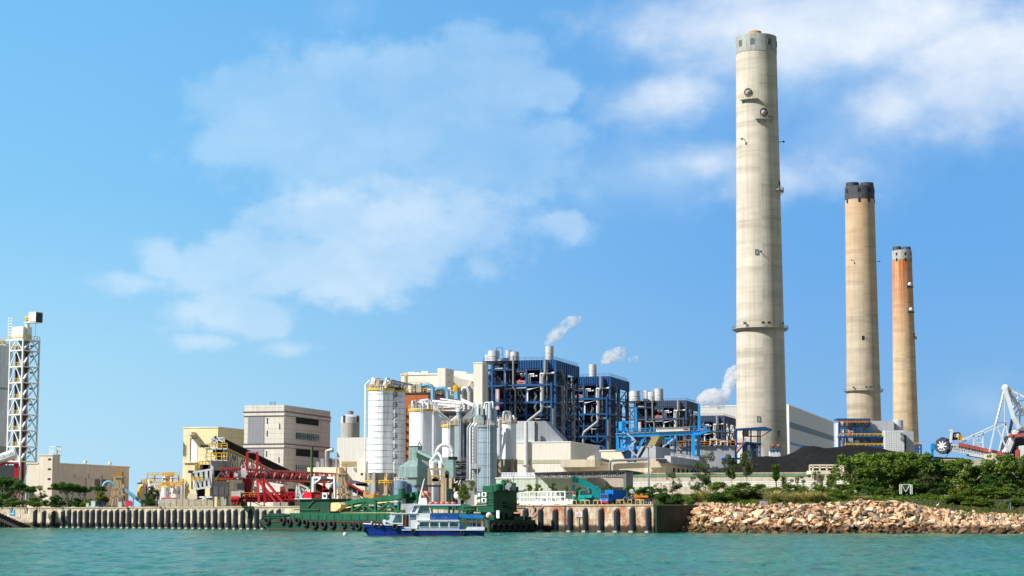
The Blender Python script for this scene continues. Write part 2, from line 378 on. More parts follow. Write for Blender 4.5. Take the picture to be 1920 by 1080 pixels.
gk = N('ShaderNodeMix', data_type='RGBA', blend_type='MULTIPLY'); gk.inputs[0].default_value = 1; link(gx.outputs[2], gk.inputs[6]); gk.inputs[7].default_value = (K, K, K, 1)
gs = N('ShaderNodeMix', data_type='RGBA'); gs.inputs[0].default_value = .88; link(sky.outputs[0], gs.inputs[6]); link(gk.outputs[2], gs.inputs[7])
SKYBASE = gs.outputs[2]
def cnoise(scale, det, ro, sx=1, sy=1, off=(0, 0, 0)):
    mp = N('ShaderNodeMapping'); mp.inputs['Scale'].default_value = (sx, sy, 1); mp.inputs['Location'].default_value = off; link(AE, mp.inputs['Vector'])
    x = N('ShaderNodeTexNoise'); x.inputs['Scale'].default_value = scale; x.inputs['Detail'].default_value = det; x.inputs['Roughness'].default_value = ro
    link(mp.outputs[0], x.inputs['Vector']); return x.outputs['Fac']
def sky_pt(u, v):
    r = Vector(ray(u, v)).normalized(); return math.degrees(math.atan2(r.x, r.y)), math.degrees(math.asin(r.z))
def cloud(blobs, amp, lo, hi, ns, off, wisp):
    """cloud bank: union of soft ellipses (u, v, ru, rv, weight) given as sky directions, broken up by noise"""
    f = None
    for (u, v, ru, rv, wt) in blobs:
        a, e = sky_pt(u, v); k = 57.2958 / FPX
        d = N('ShaderNodeVectorMath', operation='SUBTRACT'); link(AE, d.inputs[0]); d.inputs[1].default_value = (a, e, 0)
        m = N('ShaderNodeVectorMath', operation='MULTIPLY'); link(d.outputs[0], m.inputs[0]); m.inputs[1].default_value = (1 / (ru * k), 1 / (rv * k), 0)
        ln = N('ShaderNodeVectorMath', operation='LENGTH'); link(m.outputs[0], ln.inputs[0])
        g = math_('MULTIPLY', math_('SUBTRACT', 1.0, ln.outputs['Value']), wt)
        f = g if f is None else math_('SMOOTH_MAX', f, g, .12)
    n = cnoise(ns, 9, .56, 1, 1.25, off); n2 = cnoise(wisp, 6, .6, .8, 1.3, off)
    f = math_('ADD', f, math_('MULTIPLY', math_('SUBTRACT', n, .5), amp))
    mr = N('ShaderNodeMapRange', interpolation_type='SMOOTHSTEP'); mr.inputs['From Min'].default_value = lo; mr.inputs['From Max'].default_value = hi; link(f, mr.inputs['Value'])
    th = N('ShaderNodeMapRange'); th.inputs['From Min'].default_value = .3; th.inputs['From Max'].default_value = .66; th.inputs['To Min'].default_value = .34; link(n2, th.inputs['Value'])
    return math_('MULTIPLY', mr.outputs[0], th.outputs[0])
c_mid = cloud([(700, 200, 350, 140, 1.1), (890, 150, 190, 110, 1), (480, 210, 150, 105, 1), (430, 150, 45, 36, .8), (640, 300, 270, 100, .8), (1040, 170, 60, 55, .8), (930, 290, 210, 110, .75), (420, 270, 90, 60, .7), (800, 360, 260, 90, .6)], 1.3, -.06, .36, .6, (3.1, 1.7, 0), .25)
c_low = cloud([(580, 500, 330, 90, 1), (300, 490, 60, 48, 1), (440, 590, 150, 55, .9), (760, 420, 330, 90, .8), (390, 640, 80, 26, .7), (1060, 425, 70, 38, .7), (900, 500, 60, 40, .6), (540, 655, 60, 18, .45), (640, 420, 240, 70, .8), (260, 530, 90, 30, .5)], 1.5, -.06, .46, .65, (8.3, 2.2, 0), .3)
c_top = cloud([(1850, 130, 230, 160, 1.1), (1560, 40, 520, 120, 1), (1250, 190, 150, 66, .6), (1690, 190, 120, 90, .7), (1310, 300, 120, 40, .45), (1500, 330, 160, 60, .3)], 1.2, -.1, .75, .45, (1.3, 5.2, 0), .2)
c_thin = cloud([(1240, 330, 260, 90, .5), (1600, 250, 200, 140, .5), (1850, 760, 120, 70, .35), (1480, 120, 400, 150, .6), (650, 20, 60, 40, .3)], 1.0, -.1, .9, .35, (5.7, 9.1, 0), .2)
def over(col, fac, white, amt):
    x = N('ShaderNodeMix', data_type='RGBA'); link(math_('MULTIPLY', fac, amt), x.inputs[0]); link(col, x.inputs[6]); x.inputs[7].default_value = tuple(white) + (1,); return x.outputs[2]
skyc = over(SKYBASE, c_mid, (.66 * K, .86 * K, 1.02 * K), .44)
skyc = over(skyc, c_low, (.76 * K, .90 * K, 1.03 * K), .62)
skyc = over(skyc, c_thin, (.64 * K, .82 * K, 1.0 * K), .6)
skyc = over(skyc, c_top, (.96 * K, 1.0 * K, 1.04 * K), .95)
link(skyc, bg.inputs['Color'])
sc.render.engine = 'CYCLES'; sc.view_settings.view_transform = 'Standard'; sc.view_settings.look = 'None'; sc.view_settings.exposure = .40; sc.view_settings.gamma = 1
sc.cycles.transparent_max_bounces = 12; sc.cycles.volume_bounces = 6
# ---------------------------------------------------------------- sea
t = NT('sea_water'); v = t.coord((.05, .12, 1), 'Object'); c = t.ramp(t.noise(v, .6, 4), [(.3, srgb(24, 104, 82)), (.7, srgb(46, 126, 94))])
v2 = t.coord((1.1, .30, 1), 'Object'); c = t.mix(c, t.ramp(t.noise(v2, 1.0, 5, .65), [(.38, .4), (.49, 1.0), (.64, 1.35)]), .72); v4 = t.coord((.34, .06, 1), 'Object'); c = t.mix(c, t.ramp(t.noise(v4, 1.0, 4, .65), [(.36, .6), (.5, 1.0), (.66, 1.2)]), .5)  # ripple dashes: light and dark of the wave facets put into the colour
t.l(c, t.b.inputs['Base Color']); t.b.inputs['Roughness'].default_value = .14; t.b.inputs['IOR'].default_value = 1.33; t.b.inputs['Specular IOR Level'].default_value = .11
v3 = t.coord((1.3, .42, 1), 'Object'); t.bump(t.noise(v3, 1.3, 5, .65), 1.0, .4)
M['sea_water'] = t.m
ng = np.random.default_rng(3)
Yr = np.concatenate([np.geomspace(60, 640, 420)]); An = np.linspace(-.42, .42, 760)
YY, AA = np.meshgrid(Yr, An, indexing='ij'); XX = YY * np.tan(AA); ZZ = np.zeros_like(XX)
for i in range(46):
    lam = 2.2 * (4 ** ng.random()); th = R(70) + ng.normal() * .7; k = 2 * math.pi / lam
    ZZ += 0.0062 * lam ** .55 * np.sin(k * (XX * math.cos(th) + YY * math.sin(th)) + ng.random() * 6.28)
n0, n1 = XX.shape
me = bpy.data.meshes.new('water'); idx = np.arange(n0 * n1).reshape(n0, n1)
fc = np.stack([idx[:-1, :-1], idx[:-1, 1:], idx[1:, 1:], idx[1:, :-1]], -1).reshape(-1, 4)
me.vertices.add(n0 * n1); me.vertices.foreach_set('co', np.stack([XX, YY, ZZ], -1).ravel())
me.loops.add(fc.size); me.loops.foreach_set('vertex_index', fc.ravel()); me.polygons.add(len(fc)); me.polygons.foreach_set('loop_start', np.arange(0, fc.size, 4)); me.polygons.foreach_set('use_smooth', np.ones(len(fc), bool))
me.update(); me.validate(); me.materials.append(M['sea_water'])
wo = bpy.data.objects.new('water', me); COL.objects.link(wo); kind(wo, 'structure')
kind(MB().box(-20000, 20000, -3000, 20000, -8, -.9).build('sea', 'sea_water'), 'structure')
# ---------------------------------------------------------------- land behind the quay
t = NT('land_soil'); v = t.coord((1, 1, 1), 'Object'); c = t.ramp(t.noise(v, .04, 6), [(.3, srgb(120, 112, 96)), (.55, srgb(160, 152, 134)), (.75, srgb(110, 118, 80))])
t.l(c, t.b.inputs['Base Color']); t.b.inputs['Roughness'].default_value = .95; M['land_soil'] = t.m
QE = quay_pt(1225); QN = Vector((0.7208, 0.6931, 0)); QD = Vector((0.6931, -0.7208, 0))
QS = QE + QN * 17
q_in = .6
land_poly = [QE + QN * .6, QS + QD * -.6 + QN * .5, Vector((95, 482, 0)), Vector((160, 470, 0)), Vector((900, 470, 0)), Vector((9000, 9000, 0)), Vector((-9000, 9000, 0)), Vector((-1200, 1738, 0)), QE - QD * 700 + QN * .6]
lm = MB(); lm.ext([Vector((p.x, p.y, -7)) for p in land_poly], (0, 0, G + 7 - .05)); kind(lm.build('ground', 'land_soil'), 'structure')
# ---------------------------------------------------------------- chimneys
def chimney(label, cap_u, cap_v, half_top, v_base_u, Y, half_base, mat, bandm, band_h, ring_v, caps, holes, band_rows):
    top = at(cap_u, cap_v, Y); base = at(v_base_u, 850, Y); s = Y / FPX * cP
    zt = top.z; r0 = half_base * s; r1 = half_top * s
    th = thing('chimney', label, 'chimney', (base.x, Y, G), 0); H = zt - G
    zb = H - band_h; f = lambda z: r0 + (r1 - r0) * (z / H) ** .92
    MB().lathe([(f(z), z) for z in np.linspace(0, zb, 14)], n=64).build('shaft', mat, th)
    MB().lathe([(f(zb), zb - .02), (f(zb) + .15, zb), (r1 + .15, H - .3), (r1 - .6, H), (r1 - 1.2, H - .05)], n=64).build('top_band', bandm, th)
    for (dx, rr, hh, m) in caps: MB().lathe([(rr, H - 1), (rr, H + hh * .75), (rr * .97, H + hh * .8), (rr * .97, H + hh), (rr * .8, H + hh), (rr * .8, H + .2)], (dx, 0, 0), 32, cap=False).build('flue_cap', m, th)
    toL = lambda v: zat(v, Y) - G
    for rv in ring_v:
        z = toL(rv); rr = f(z); g = MB(); g.lathe([(rr - .1, z - .9), (rr + 1.2, z - .9), (rr + 2.0, z - .2), (rr + 2.0, z), (rr - .1, z)], n=64, sm=False)
        g.build('ring_platform', 'concrete_grey', th); q = MB()
        for zz in (.6, 1.2): q.tube([(math.cos(a) * (rr + 1.9), math.sin(a) * (rr + 1.9), z + zz) for a in np.linspace(0, 6.2832, 49)], .08, 5)
        for a in np.linspace(0, 6.2832, 49)[:-1]: q.bar((math.cos(a) * (rr + 1.9), math.sin(a) * (rr + 1.9), z), (math.cos(a) * (rr + 1.9), math.sin(a) * (rr + 1.9), z + 1.25), .09)
        q.build('ring_railing', 'galvanised', th)
        for a in (-1.35, -1.58, -2.3, -.7):
            MB().cbox((math.cos(a) * (rr + 1.2), math.sin(a) * (rr + 1.2), z + 1.9), 1.3, .7, 1.0, a + 1.57).build('floodlight', 'dark_grey', th)
    def pos(u, v):
        z = toL(v); rr = f(z); P = at(u, v, Y); x = max(-.985, min(.985, (P.x - base.x) / rr)); a = -math.acos(x); return a, rr, z
    for (u, v, k) in holes:
        a, rr, z = pos(u, v); c, s_ = math.cos(a), math.sin(a); rad = Vector((c, s_, 0)); tan = Vector((-s_, c, 0)); P = rad * rr + Vector((0, 0, z))
        if k == 'dish':
            rim = MB(); rim.tube([P + rad * .35 + tan * (math.cos(q) * 1.75) + Vector((0, 0, math.sin(q) * 1.75)) for q in np.linspace(0, 6.2832, 21)], .22, 6); o = rim.build('port_rim', 'dark_grey', th)
            d = MB(); d.tube([P - rad * .2, P + rad * .25], 1.65, 20); d.build('port_back', 'band_grey', th)
            d = MB(); d.ball(P + rad * .1 - tan * .15 - Vector((0, 0, .2)), 1.3, 14, 9); d.build('dish', 'band_concrete', th)
        if k in ('dish', 'balcony', 'side'):
            w = 4.2; sg = MB(); an = [a + x / rr for x in np.linspace(-w * .9, w * 1.1, 9)]; zz = z - 3.0
            for a1, a2 in zip(an, an[1:]):
                q = [Vector((math.cos(x) * y, math.sin(x) * y, zz)) for x, y in ((a1, rr - .2), (a2, rr - .2), (a2, rr + 1.7), (a1, rr + 1.7))]; sg.ext(q, (0, 0, -.45))
            for x in an[1::3]: sg.bar((math.cos(x) * rr, math.sin(x) * rr, zz - 1.9), (math.cos(x) * (rr + 1.6), math.sin(x) * (rr + 1.6), zz - .4), .25)
            sg.build('balcony', 'concrete_grey', th); rl = MB(); rl.rail([Vector((math.cos(x) * (rr + 1.6), math.sin(x) * (rr + 1.6), zz)) for x in an], 1.3, .1, 1.0); rl.build('balcony_railing', 'timber_concrete', th)
        if k == 'ball':
            MB().tube([P - rad * .2, P + rad * .12], 2.2, 16).build('port_back', 'dark_gap', th); MB().ball(P + rad * .9, 1.7, 14, 9).build('dish', 'white_paint', th)
            sg = MB(); an = [a + x / rr for x in np.linspace(-2.6, 3.8, 7)]; zz = z - 2.1
            for a1, a2 in zip(an, an[1:]): sg.ext([Vector((math.cos(x) * y, math.sin(x) * y, zz)) for x, y in ((a1, rr - .2), (a2, rr - .2), (a2, rr + 1.8), (a1, rr + 1.8))], (0, 0, -.6))
            sg.build('balcony', 'dark_grey', th); rl = MB(); rl.rail([Vector((math.cos(x) * (rr + 1.7), math.sin(x) * (rr + 1.7), zz)) for x in an], 1.2, .12, 1.2); rl.build('balcony_railing', 'galvanised', th)
        if k == 'win':
            MB().cbox(P, 1.5, .5, 2.4, a + 1.5708).build('shaft_opening', 'dark_gap', th)
            MB().cbox(P + rad * .3 + tan * .15 - Vector((0, 0, .15)), 1.2, .12, 2.0, a + 1.5708).build('shutter', 'galvanised', th)
        if k == 'hole': MB().cbox(P, 1.6, .6, 2.8, a + 1.5708).build('shaft_opening', 'dark_gap', th)
        if k == 'lamp': MB().bar(P, P + rad * 2.0, .25).cbox(P + rad * 2.2, .9, .7, .7).build('obstruction_lamp', 'dark_grey', th)
    for (zz, hs, an_list, m) in band_rows:
        for an in an_list:
            a = -math.pi / 2 + an; rr = f(H - zz) + .05
            MB().cbox((math.cos(a) * rr, math.sin(a) * rr, H - zz), hs[0], .5, hs[1], a + 1.5708).build('louvre_opening', m, th)
    ld = MB()
    return th, f, H
chimney('tallest and nearest pale concrete chimney with a grey banded top', 1417.5, 70, 38.5, 1428.6, 922, 49.2, 'shaft_concrete', 'band_concrete', 8.3, [617],
        [(-.6, 3.2, 2.6, 'stained_cap')],
        [(1399, 180, 'dish'), (1427, 218, 'dish'), (1459, 347, 'side'), (1459, 347, 'win'), (1414, 478, 'win'), (1421, 478, 'lamp'), (1393, 267, 'lamp'), (1459, 268, 'lamp'), (1417, 788, 'win'), (1456, 815, 'win')],
        [(4.0, (1.9, 2.8), (-1.0, -.32, .55, 1.25), 'louvre_dark')])
chimney('middle chimney of the row with a dark grey top and two flues', 1612.8, 351, 27.5, 1621.3, 1375, 34.0, 'stained_concrete', 'slate_band', 9.2, [733],
        [(-4.8, 4.6, 3.0, 'slate_cap'), (5.2, 4.6, 2.9, 'slate_cap')],
        [(1613, 636, 'hole'), (1619, 637, 'lamp'), (1596, 491, 'lamp'), (1645, 491, 'lamp')],
        [(3.4, (1.8, 2.6), (-1.15, -.2, .5, 1.3), 'dark_gap'), (10.4, (1.5, 2.8), (-1.15, -.2, .5, 1.3), 'dark_gap')])
chimney('farthest slimmest chimney streaked with rust, grey banded top', 1692.3, 470, 18.3, 1699.3, 1735, 26.0, 'rusty_concrete', 'band_concrete', 8.6, [],
        [(-4.2, 3.8, 3.4, 'slate_cap'), (4.0, 3.8, 3.2, 'slate_cap')],
        [(1701, 535, 'ball'), (1703, 582, 'ball'), (1713, 630, 'ball')],
        [(3.8, (1.4, 2.4), (-.75, .15, .9), 'dark_gap'), (8.6, (1.4, 2.6), (-.75, .15, .9), 'dark_gap')])
# ---------------------------------------------------------------- boiler houses
def boiler(label, ul, uc, ur, vt, Y, cm, dm, corem, stacks, full=True, w=None, seed=1, ventx=None):
    rr = random.Random(seed)
    P, w0, d, h = block(ul, uc, ur, vt, Y); w = w or w0
    b = thing('boiler_house', label, 'boiler house', P, SITE)
    X = lambda U: -w * (892 - U) / 667.0
    Z = lambda V: h * (1546 - V) / 1379.0
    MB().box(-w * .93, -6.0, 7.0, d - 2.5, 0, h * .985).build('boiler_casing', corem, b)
    cx = [-w + .4, X(315), X(430), X(625), X(760), -.4]; cy = [d * .5, d - .4]
    for x in cx:
        MB().bar((x, .4, 0), (x, .4, h - (0 if x > X(500) else h * .02)), .8).build('column', cm, b)
    for y in cy:
        MB().bar((-.4, y, 0), (-.4, y, h), .9).build('column', dm, b)
    for x in (-w + .4, X(625), ): MB().bar((x, d - .4, 0), (x, d - .4, h), .9).build('column', dm, b)
    for x in (X(430), X(760)): MB().bar((x, 4.5, 0), (x, 4.5, h * .97), .7).build('column', dm, b)
    levels = [Z(v) for v in (250, 400, 560, 680, 790, 920, 1060, 1230)]
    for i, z in enumerate(levels):
        x0 = -w + (0 if i < 4 or full else 0)
        g = MB(); g.bar((x0, .4, z), (0, .4, z), .5, .8); g.bar((-.4, .4, z), (-.4, d, z), .5, .8); g.bar((x0, 5.6, z), (-5, 5.6, z), .4, .5)
        for k in range(9): x = x0 - x0 * (k + .5) / 9; g.bar((x, .4, z), (x, 6.8, z), .3, .4)
        g.build('floor_beam', cm if i in (1, 2, 4) else dm, b)
        f = MB()
        for (a, c) in ((.02, .38), (.45, .97)) if i % 2 else ((.1, .62), (.7, .95)):
            f.box(-w * (1 - a), -w * (1 - c), 1.2, 5.5, z + .42, z + .5)
        f.build('grating', 'dark_grey', b)
        r_ = MB(); r_.rail([(x0 + 1, .3, z + .4), (-.5, .3, z + .4), (-.3, d - 1, z + .4)], 1.15, .09, 2.4); r_.build('railing', dm, b)
    for k in range(15):
        x = -w * (k + .5) / 15; MB().bar((x, 3.2, 0), (x, 3.2, h * .93), .22).build('secondary_post', dm, b)
    for k in range(17):
        z = h * .93 * (k + .6) / 17; q = MB(); q.bar((-w, 3.0, z), (-1, 3.0, z), .2); q.bar((-1.2, 2.8, z), (-1.2, d - 1, z), .2); q.build('secondary_beam', dm if k % 3 else cm, b)
    gz = h * .945; g = MB(); g.box(X(560), .0, .05, .35, gz, h); g.box(-.35, -.05, .35, d, gz - 1.5, h)
    for k in range(16): x = X(560) * (1 - k / 15); g.box(x - .12, x + .12, -.25, .06, gz, h)
    for k in range(12): y = d * k / 11; g.box(-.06, .25, y, y + .24, gz - 1.5, h)
    g.build('roof_girder', cm, b)
    MB().box(-w, -.4, .4, d - .3, h - .12, h + .12).build('roof_deck', 'dark_grey', b)
    r_ = MB(); r_.rail([(-w + .5, .3, h + .1), (-.3, .3, h + .1), (-.3, d - .5, h + .1)], 1.2, .1, 2.5); r_.build('roof_railing', dm, b)
    k = MB(); xs = [X(625), -.4]
    k.bar((X(780), .4, Z(300)), (-.4, .4, Z(200)), .5); k.bar((X(640), .4, Z(790)), (X(850), .4, Z(920)), .6); k.bar((X(850), .4, Z(790)), (X(700), .4, Z(920)), .5)
    k.bar((X(225), .5, Z(400)), (X(315), .5, Z(250)), .5); k.bar((X(225), .5, Z(250)), (X(315), .5, Z(400)), .5)
    k.build('front_bracing', cm, b)
    k = MB()
    for i in range(len(levels) - 1):
        za, zb = levels[i + 1], levels[i]
        for (ya, yb) in ((.4, d * .5), (d * .5, d - .4)):
            if i % 2: k.bar((-.4, ya, za), (-.4, (ya + yb) / 2, zb), .42); k.bar((-.4, yb, za), (-.4, (ya + yb) / 2, zb), .42)
            else: k.bar((-.4, ya, za), (-.4, yb, zb), .42)
    k.build('side_bracing', dm, b)
    k = MB(); x1 = X(865); k.bar((x1, -2.6, 0), (x1, -2.6, Z(380)), .7)
    for z in (Z(400), Z(560), Z(790)): k.bar((X(512), -2.6, z), (x1, -2.6, z), .5, .7); k.bar((x1, -2.6, z), (x1, .4, z), .5); k.bar((X(512), -2.6, z), (X(512), .4, z), .5)
    k.bar((X(512), -2.6, 0), (X(512), -2.6, Z(600)), .6); k.build('front_platform', cm, b)
    L = lambda pts, y: [Vector((X(a), y, Z(v))) for a, v in pts]
    for pts, rad, m, y in (
        ([(805, 165), (805, 290), (785, 320), (780, 600), (770, 640), (640, 745), (630, 770), (630, 1300)], .68, 'pipe_grey', -1.6),
        ([(512, 120), (512, 420), (530, 450), (530, 1300)], .42, 'pipe_grey', -.6),
        ([(440, 280), (440, 430), (625, 425)], .36, 'pipe_grey', -.4),
        ([(640, 385), (640, 295), (690, 295), (690, 320)], .4, 'white_steel', 1.0), ([(655, 385), (655, 312), (720, 312)], .34, 'white_steel', 1.4),
        ([(755, 385), (755, 295), (880, 288)], .42, 'white_steel', .0), ([(640, 560), (640, 440), (760, 415), (760, 600), (860, 605)], .4, 'white_steel', -.3),
        ([(810, 300), (810, 710), (640, 715)], .3, 'pipe_grey', .6), ([(705, 470), (705, 770)], .28, 'pipe_grey', .8),
        ([(520, 255), (600, 250), (615, 285), (560, 300)], 1.1, 'silver_steel', 3.5), ([(950, 400), (950, 670), (935, 700)], .3, 'pipe_grey', .3),
        ([(880, 620), (880, 1300)], .7, 'pipe_grey', -.9), ([(350, 430), (350, 620)], .7, 'silver_steel', 1.5), ([(365, 430), (365, 620)], .5, 'silver_steel', 1.3),
        ([(378, 425), (378, 620)], .3, 'red_paint', 1.0), ([(340, 240), (410, 240)], .45, 'silver_steel', 1.0)):
        if pts[0][0] > 900: p2 = [Vector((.5, d * .4, q.z)) for q in L(pts, 0)]
        else: p2 = L(pts, y)
        MB().tube(p2, rad, 8).build('pipe', m, b)
    for i in range(7):
        y = d * rr.uniform(.08, .95); z0 = Z(rr.uniform(700, 1300)); z1 = Z(rr.uniform(250, 640))
        MB().tube([(.4, y, z0), (.4, y, z1), (.4, y + rr.uniform(-3, 3), z1)], rr.uniform(.18, .42), 6).build('pipe', rr.choice(['pipe_grey', 'galvanised', dm]), b)
    vs = MB()
    for u0 in (475, 550, 585, 700):
        for v0 in (460, 525, 590):
            x, z = X(u0 + rr.uniform(-3, 3)), Z(v0); vs.tube([(x, 0.2, z), (x, .2, z - h * .02), (x + .9, .2, z - h * .024), (x + .9, .2, z - h * .04)], .2, 6)
    vs.build('valve_pipes', 'pipe_grey', b)
    for k in range(24):
        x = X(rr.uniform(250, 870)); z = rr.choice(levels) + .5; s = rr.uniform(.6, 1.9); MB().cbox((x, rr.uniform(1.5, 5), z), s * 1.4, s, s * rr.uniform(.6, 1.5), 0, True).build('equipment', rr.choice(['galvanised', 'dark_grey', dm, dm]), b)
    for k in range(9):
        x = X(rr.uniform(250, 870)); z = rr.choice(levels) + .5; MB().lathe([(rr.uniform(.4, .8), z), (rr.uniform(.4, .8), z + rr.uniform(1.5, 3))], (x, rr.uniform(1.5, 4), 0), 10).build('vessel', 'pipe_grey', b)
    for k in range(14):
        x = X(rr.uniform(260, 880)); z = rr.choice(levels[:6]); MB().tube([(x, rr.uniform(.8, 4), z - rr.uniform(2, 14)), (x, 2, z), (x + rr.uniform(-7, 7), 2, z)], rr.uniform(.12, .26), 6).build('pipe', rr.choice(['galvanised', cm, dm, 'pipe_grey']), b)
    MB().cbox((X(575), 1.2, Z(385)), 4.5, 2, 1.4, 0, True).build('skid', 'pipe_grey', b); MB().tube([(X(555), .8, Z(370)), (X(595), .8, Z(366))], .8, 8).ball((X(565), 1, Z(360)), .9).build('pump', 'bright_red', b)
    st = MB()
    for i in range(len(levels) - 1): st.bar((.9, d * (.12 if i % 2 else .38), levels[i + 1]), (.9, d * (.38 if i % 2 else .12), levels[i]), .8, .25)
    st.build('stair', 'galvanised', b)
    for (U, top, rad) in stacks:
        zt = h + (165 - top) / 1379.0 * h; y = 5 if U > 700 else 6.0; s = MB()
        s.lathe([(rad * 1.05, h - 1), (rad * 1.05, h + 1), (rad, h + 1), (rad, h + (zt - h) * .5), (rad * 1.06, h + (zt - h) * .5), (rad * 1.06, h + (zt - h) * .53), (rad, h + (zt - h) * .53), (rad, zt), (rad * .85, zt), (rad * .85, zt - 1.5)], (X(U), y, 0), 20)
        s.build('vent_stack', 'silver_steel', b)
    if stacks and full:
        k = MB(); k.rail([(X(335), 4, h), (X(390), 4, h)], 6, .2, 2); k.bar((X(400), 3, h + .8), (X(450), 3, h + .8), 1.6, 1.2); k.build('stack_access', cm, b)
    return b, X, Z, w, d, h
S1 = [(247, 92, 1.5), (295, 58, 2.5), (355, 148, 1.7), (430, 58, 1.5), (487, 72, 1.9), (810, 28, 1.75)]
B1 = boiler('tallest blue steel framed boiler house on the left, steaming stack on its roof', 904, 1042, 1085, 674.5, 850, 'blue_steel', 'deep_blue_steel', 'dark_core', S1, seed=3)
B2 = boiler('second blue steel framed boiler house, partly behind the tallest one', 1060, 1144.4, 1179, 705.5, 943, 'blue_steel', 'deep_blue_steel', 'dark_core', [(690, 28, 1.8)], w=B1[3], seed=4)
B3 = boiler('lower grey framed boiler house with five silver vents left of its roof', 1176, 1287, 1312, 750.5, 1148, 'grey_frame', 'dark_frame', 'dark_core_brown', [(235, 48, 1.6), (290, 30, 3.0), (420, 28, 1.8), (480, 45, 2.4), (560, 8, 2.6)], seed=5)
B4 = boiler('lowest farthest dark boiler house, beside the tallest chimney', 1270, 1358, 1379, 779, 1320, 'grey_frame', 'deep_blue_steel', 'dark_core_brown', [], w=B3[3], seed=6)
# ---------------------------------------------------------------- right-hand side of the plant
P, w, d, h = block(1305, 1478.5, 1562, 760.5, 1420)
hall = thing('turbine_hall', 'long grey hall with a dark band, behind the tallest chimney', 'hall', P, SITE)
zz = lambda v, Y=1420: zat(v, Y) - G
MB().box(-w, 0, 0, d, 0, h).build('wall', 'hall_siding', hall)
MB().box(-.5, .06, -.2, d, zz(801.5), zz(790)).build('band', 'hall_band', hall)
MB().box(-.5, .08, -.2, d, zz(833), zz(828)).build('band', 'hall_blue', hall)
MB().box(-.9, .25, -.25, .9, 0, h + .3).build('corner_trim', 'white_paint', hall)
MB().box(-w - .3, .3, -.3, d + .3, h, h + .8).build('parapet', 'white_paint', hall)
g = MB()
for i in range(9): y = d * (i + .5) / 9; g.lathe([(1.6, h), (1.6, h + 3), (2.2, h + 3.2), (2.2, h + 4)], (-w * .5, y, 0), 12)
g.build('roof_vents', 'silver_steel', hall)
YF = 1250; sF = YF / FPX
def fl(u, v, dy=0): return at(u, v, YF + dy)
fg = thing('flue_gas_plant', 'silver clad duct block with blue frame at the foot of middle chimney', 'duct building', fl(1632, 950), 0)
def pbox(mb, u0, u1, v0, v1, dy, dep): a, c = fl(u0, v1, dy), fl(u1, v0, dy); mb.box(a.x, c.x, YF + dy, YF + dy + dep, a.z, c.z); return mb
pbox(MB(), 1588, 1676, 789, 960, 8, 30).build('duct_casing', 'duct_silver', fg, True)
a = fl(1573, 794, 14); MB().lathe([(9 * sF * 1.04, G), (9 * sF, a.z - .5), (8.4 * sF, a.z)], (a.x, YF + 14, 0), 28).build('round_duct', 'duct_silver', fg, True)
a = fl(1683, 788, 14); MB().lathe([(10.5 * sF, G), (10.5 * sF, a.z - .4), (10 * sF, a.z)], (a.x, YF + 14, 0), 28).build('round_duct', 'duct_silver', fg, True)
pbox(MB(), 1662.5, 1695, 806.5, 960, -8, 14).build('fan_house', 'panel_white', fg, True)
q = MB()
for (u, v) in ((1690, 813), (1690, 822)): p = fl(u, v, -8.4); q.cbox(p, 1.4, 1.6, 1.4)
q.build('vent_hood', 'galvanised', fg, True)
pbox(MB(), 1698, 1713, 809, 960, 2, 16).build('side_duct', 'duct_silver', fg, True)
q = MB(); q.bar(fl(1697, 846, -4), fl(1697, 816, -4), 1.0)
for v in (818, 828, 838): q.bar(fl(1694, v, -6), fl(1700, v, -3), .5)
q.build('side_stair', 'deep_blue_steel', fg, True)
for u in (1573, 1583, 1601, 1615, 1629): MB().bar(fl(u, 786, 0), fl(u, 960, 0), .9).build('column', 'blue_steel', fg, True)
q = MB()
for u in (1575, 1603, 1630): q.bar(fl(u, 786, 6), fl(u, 960, 6), .8)
for (v, u0, u1) in ((800, 1576, 1632), (812, 1576, 1632)): q.bar(fl(u0, v), fl(u1, v), .5)
for (u0, v0, u1, v1) in ((1601, 800, 1615, 816), (1615, 800, 1601, 816), (1615, 790, 1629, 803), (1629, 803, 1615, 816), (1576, 820, 1583, 838), (1615, 818, 1640, 838), (1640, 818, 1615, 838), (1640, 820, 1660, 838), (1585, 820, 1600, 838)): q.bar(fl(u0, v0), fl(u1, v1), .5)
q.build('bracing', 'blue_steel', fg, True)
q = MB(); a, c = fl(1569, 788, -2), fl(1632, 784.5, -2); q.box(a.x, c.x, YF - 2, YF + 9, a.z, c.z); q.build('canopy_roof', 'blue_steel', fg, True)
q = MB()
for k in range(22): p = fl(1570 + k * 2.8, 790, -1.6); q.cbox(p, .5, .5, 1.6)
q.build('canopy_edge', 'orange_paint', fg, True)
for (v, u0, u1) in ((818.5, 1574, 1662), (837, 1584, 1662)):
    a, c = fl(u0, v + 1.6, -3), fl(u1, v - 1, -3); MB().box(a.x, c.x, YF - 3, YF + 6, a.z, c.z).build('platform', 'blue_steel', fg, True)
    r_ = MB(); r_.rail([fl(u0, v - 1, -3.1), fl(u1, v - 1, -3.1)], 1.5, .3, 2.5); r_.build('platform_railing', 'yellow_paint', fg, True)
q = MB()
for (u, v, s) in ((1586, 812, 3), (1592, 814, 2.6), (1600, 813, 2.2), (1606, 833, 3), (1625, 833, 2.5), (1594, 834, 2.2)): q.cbox(fl(u, v, 2), s, s, s * 1.6)
q.build('equipment', 'white_steel', fg, True); MB().ball(fl(1594, 812, -1), 1.2).build('pump', 'bright_red', fg, True)
q = MB(); q.tube([fl(1580, 815, 1), fl(1583, 803, 1), fl(1588, 796, 1), fl(1588, 790, 1)], .8).tube([fl(1586, 795, 1), fl(1580, 786, 1)], .35); q.build('pipe', 'white_steel', fg, True)
bf = thing('stair_frame', 'small blue frame with yellow railing at the foot of farthest chimney', 'stair frame', fl(1721, 950, -20)); q = MB()
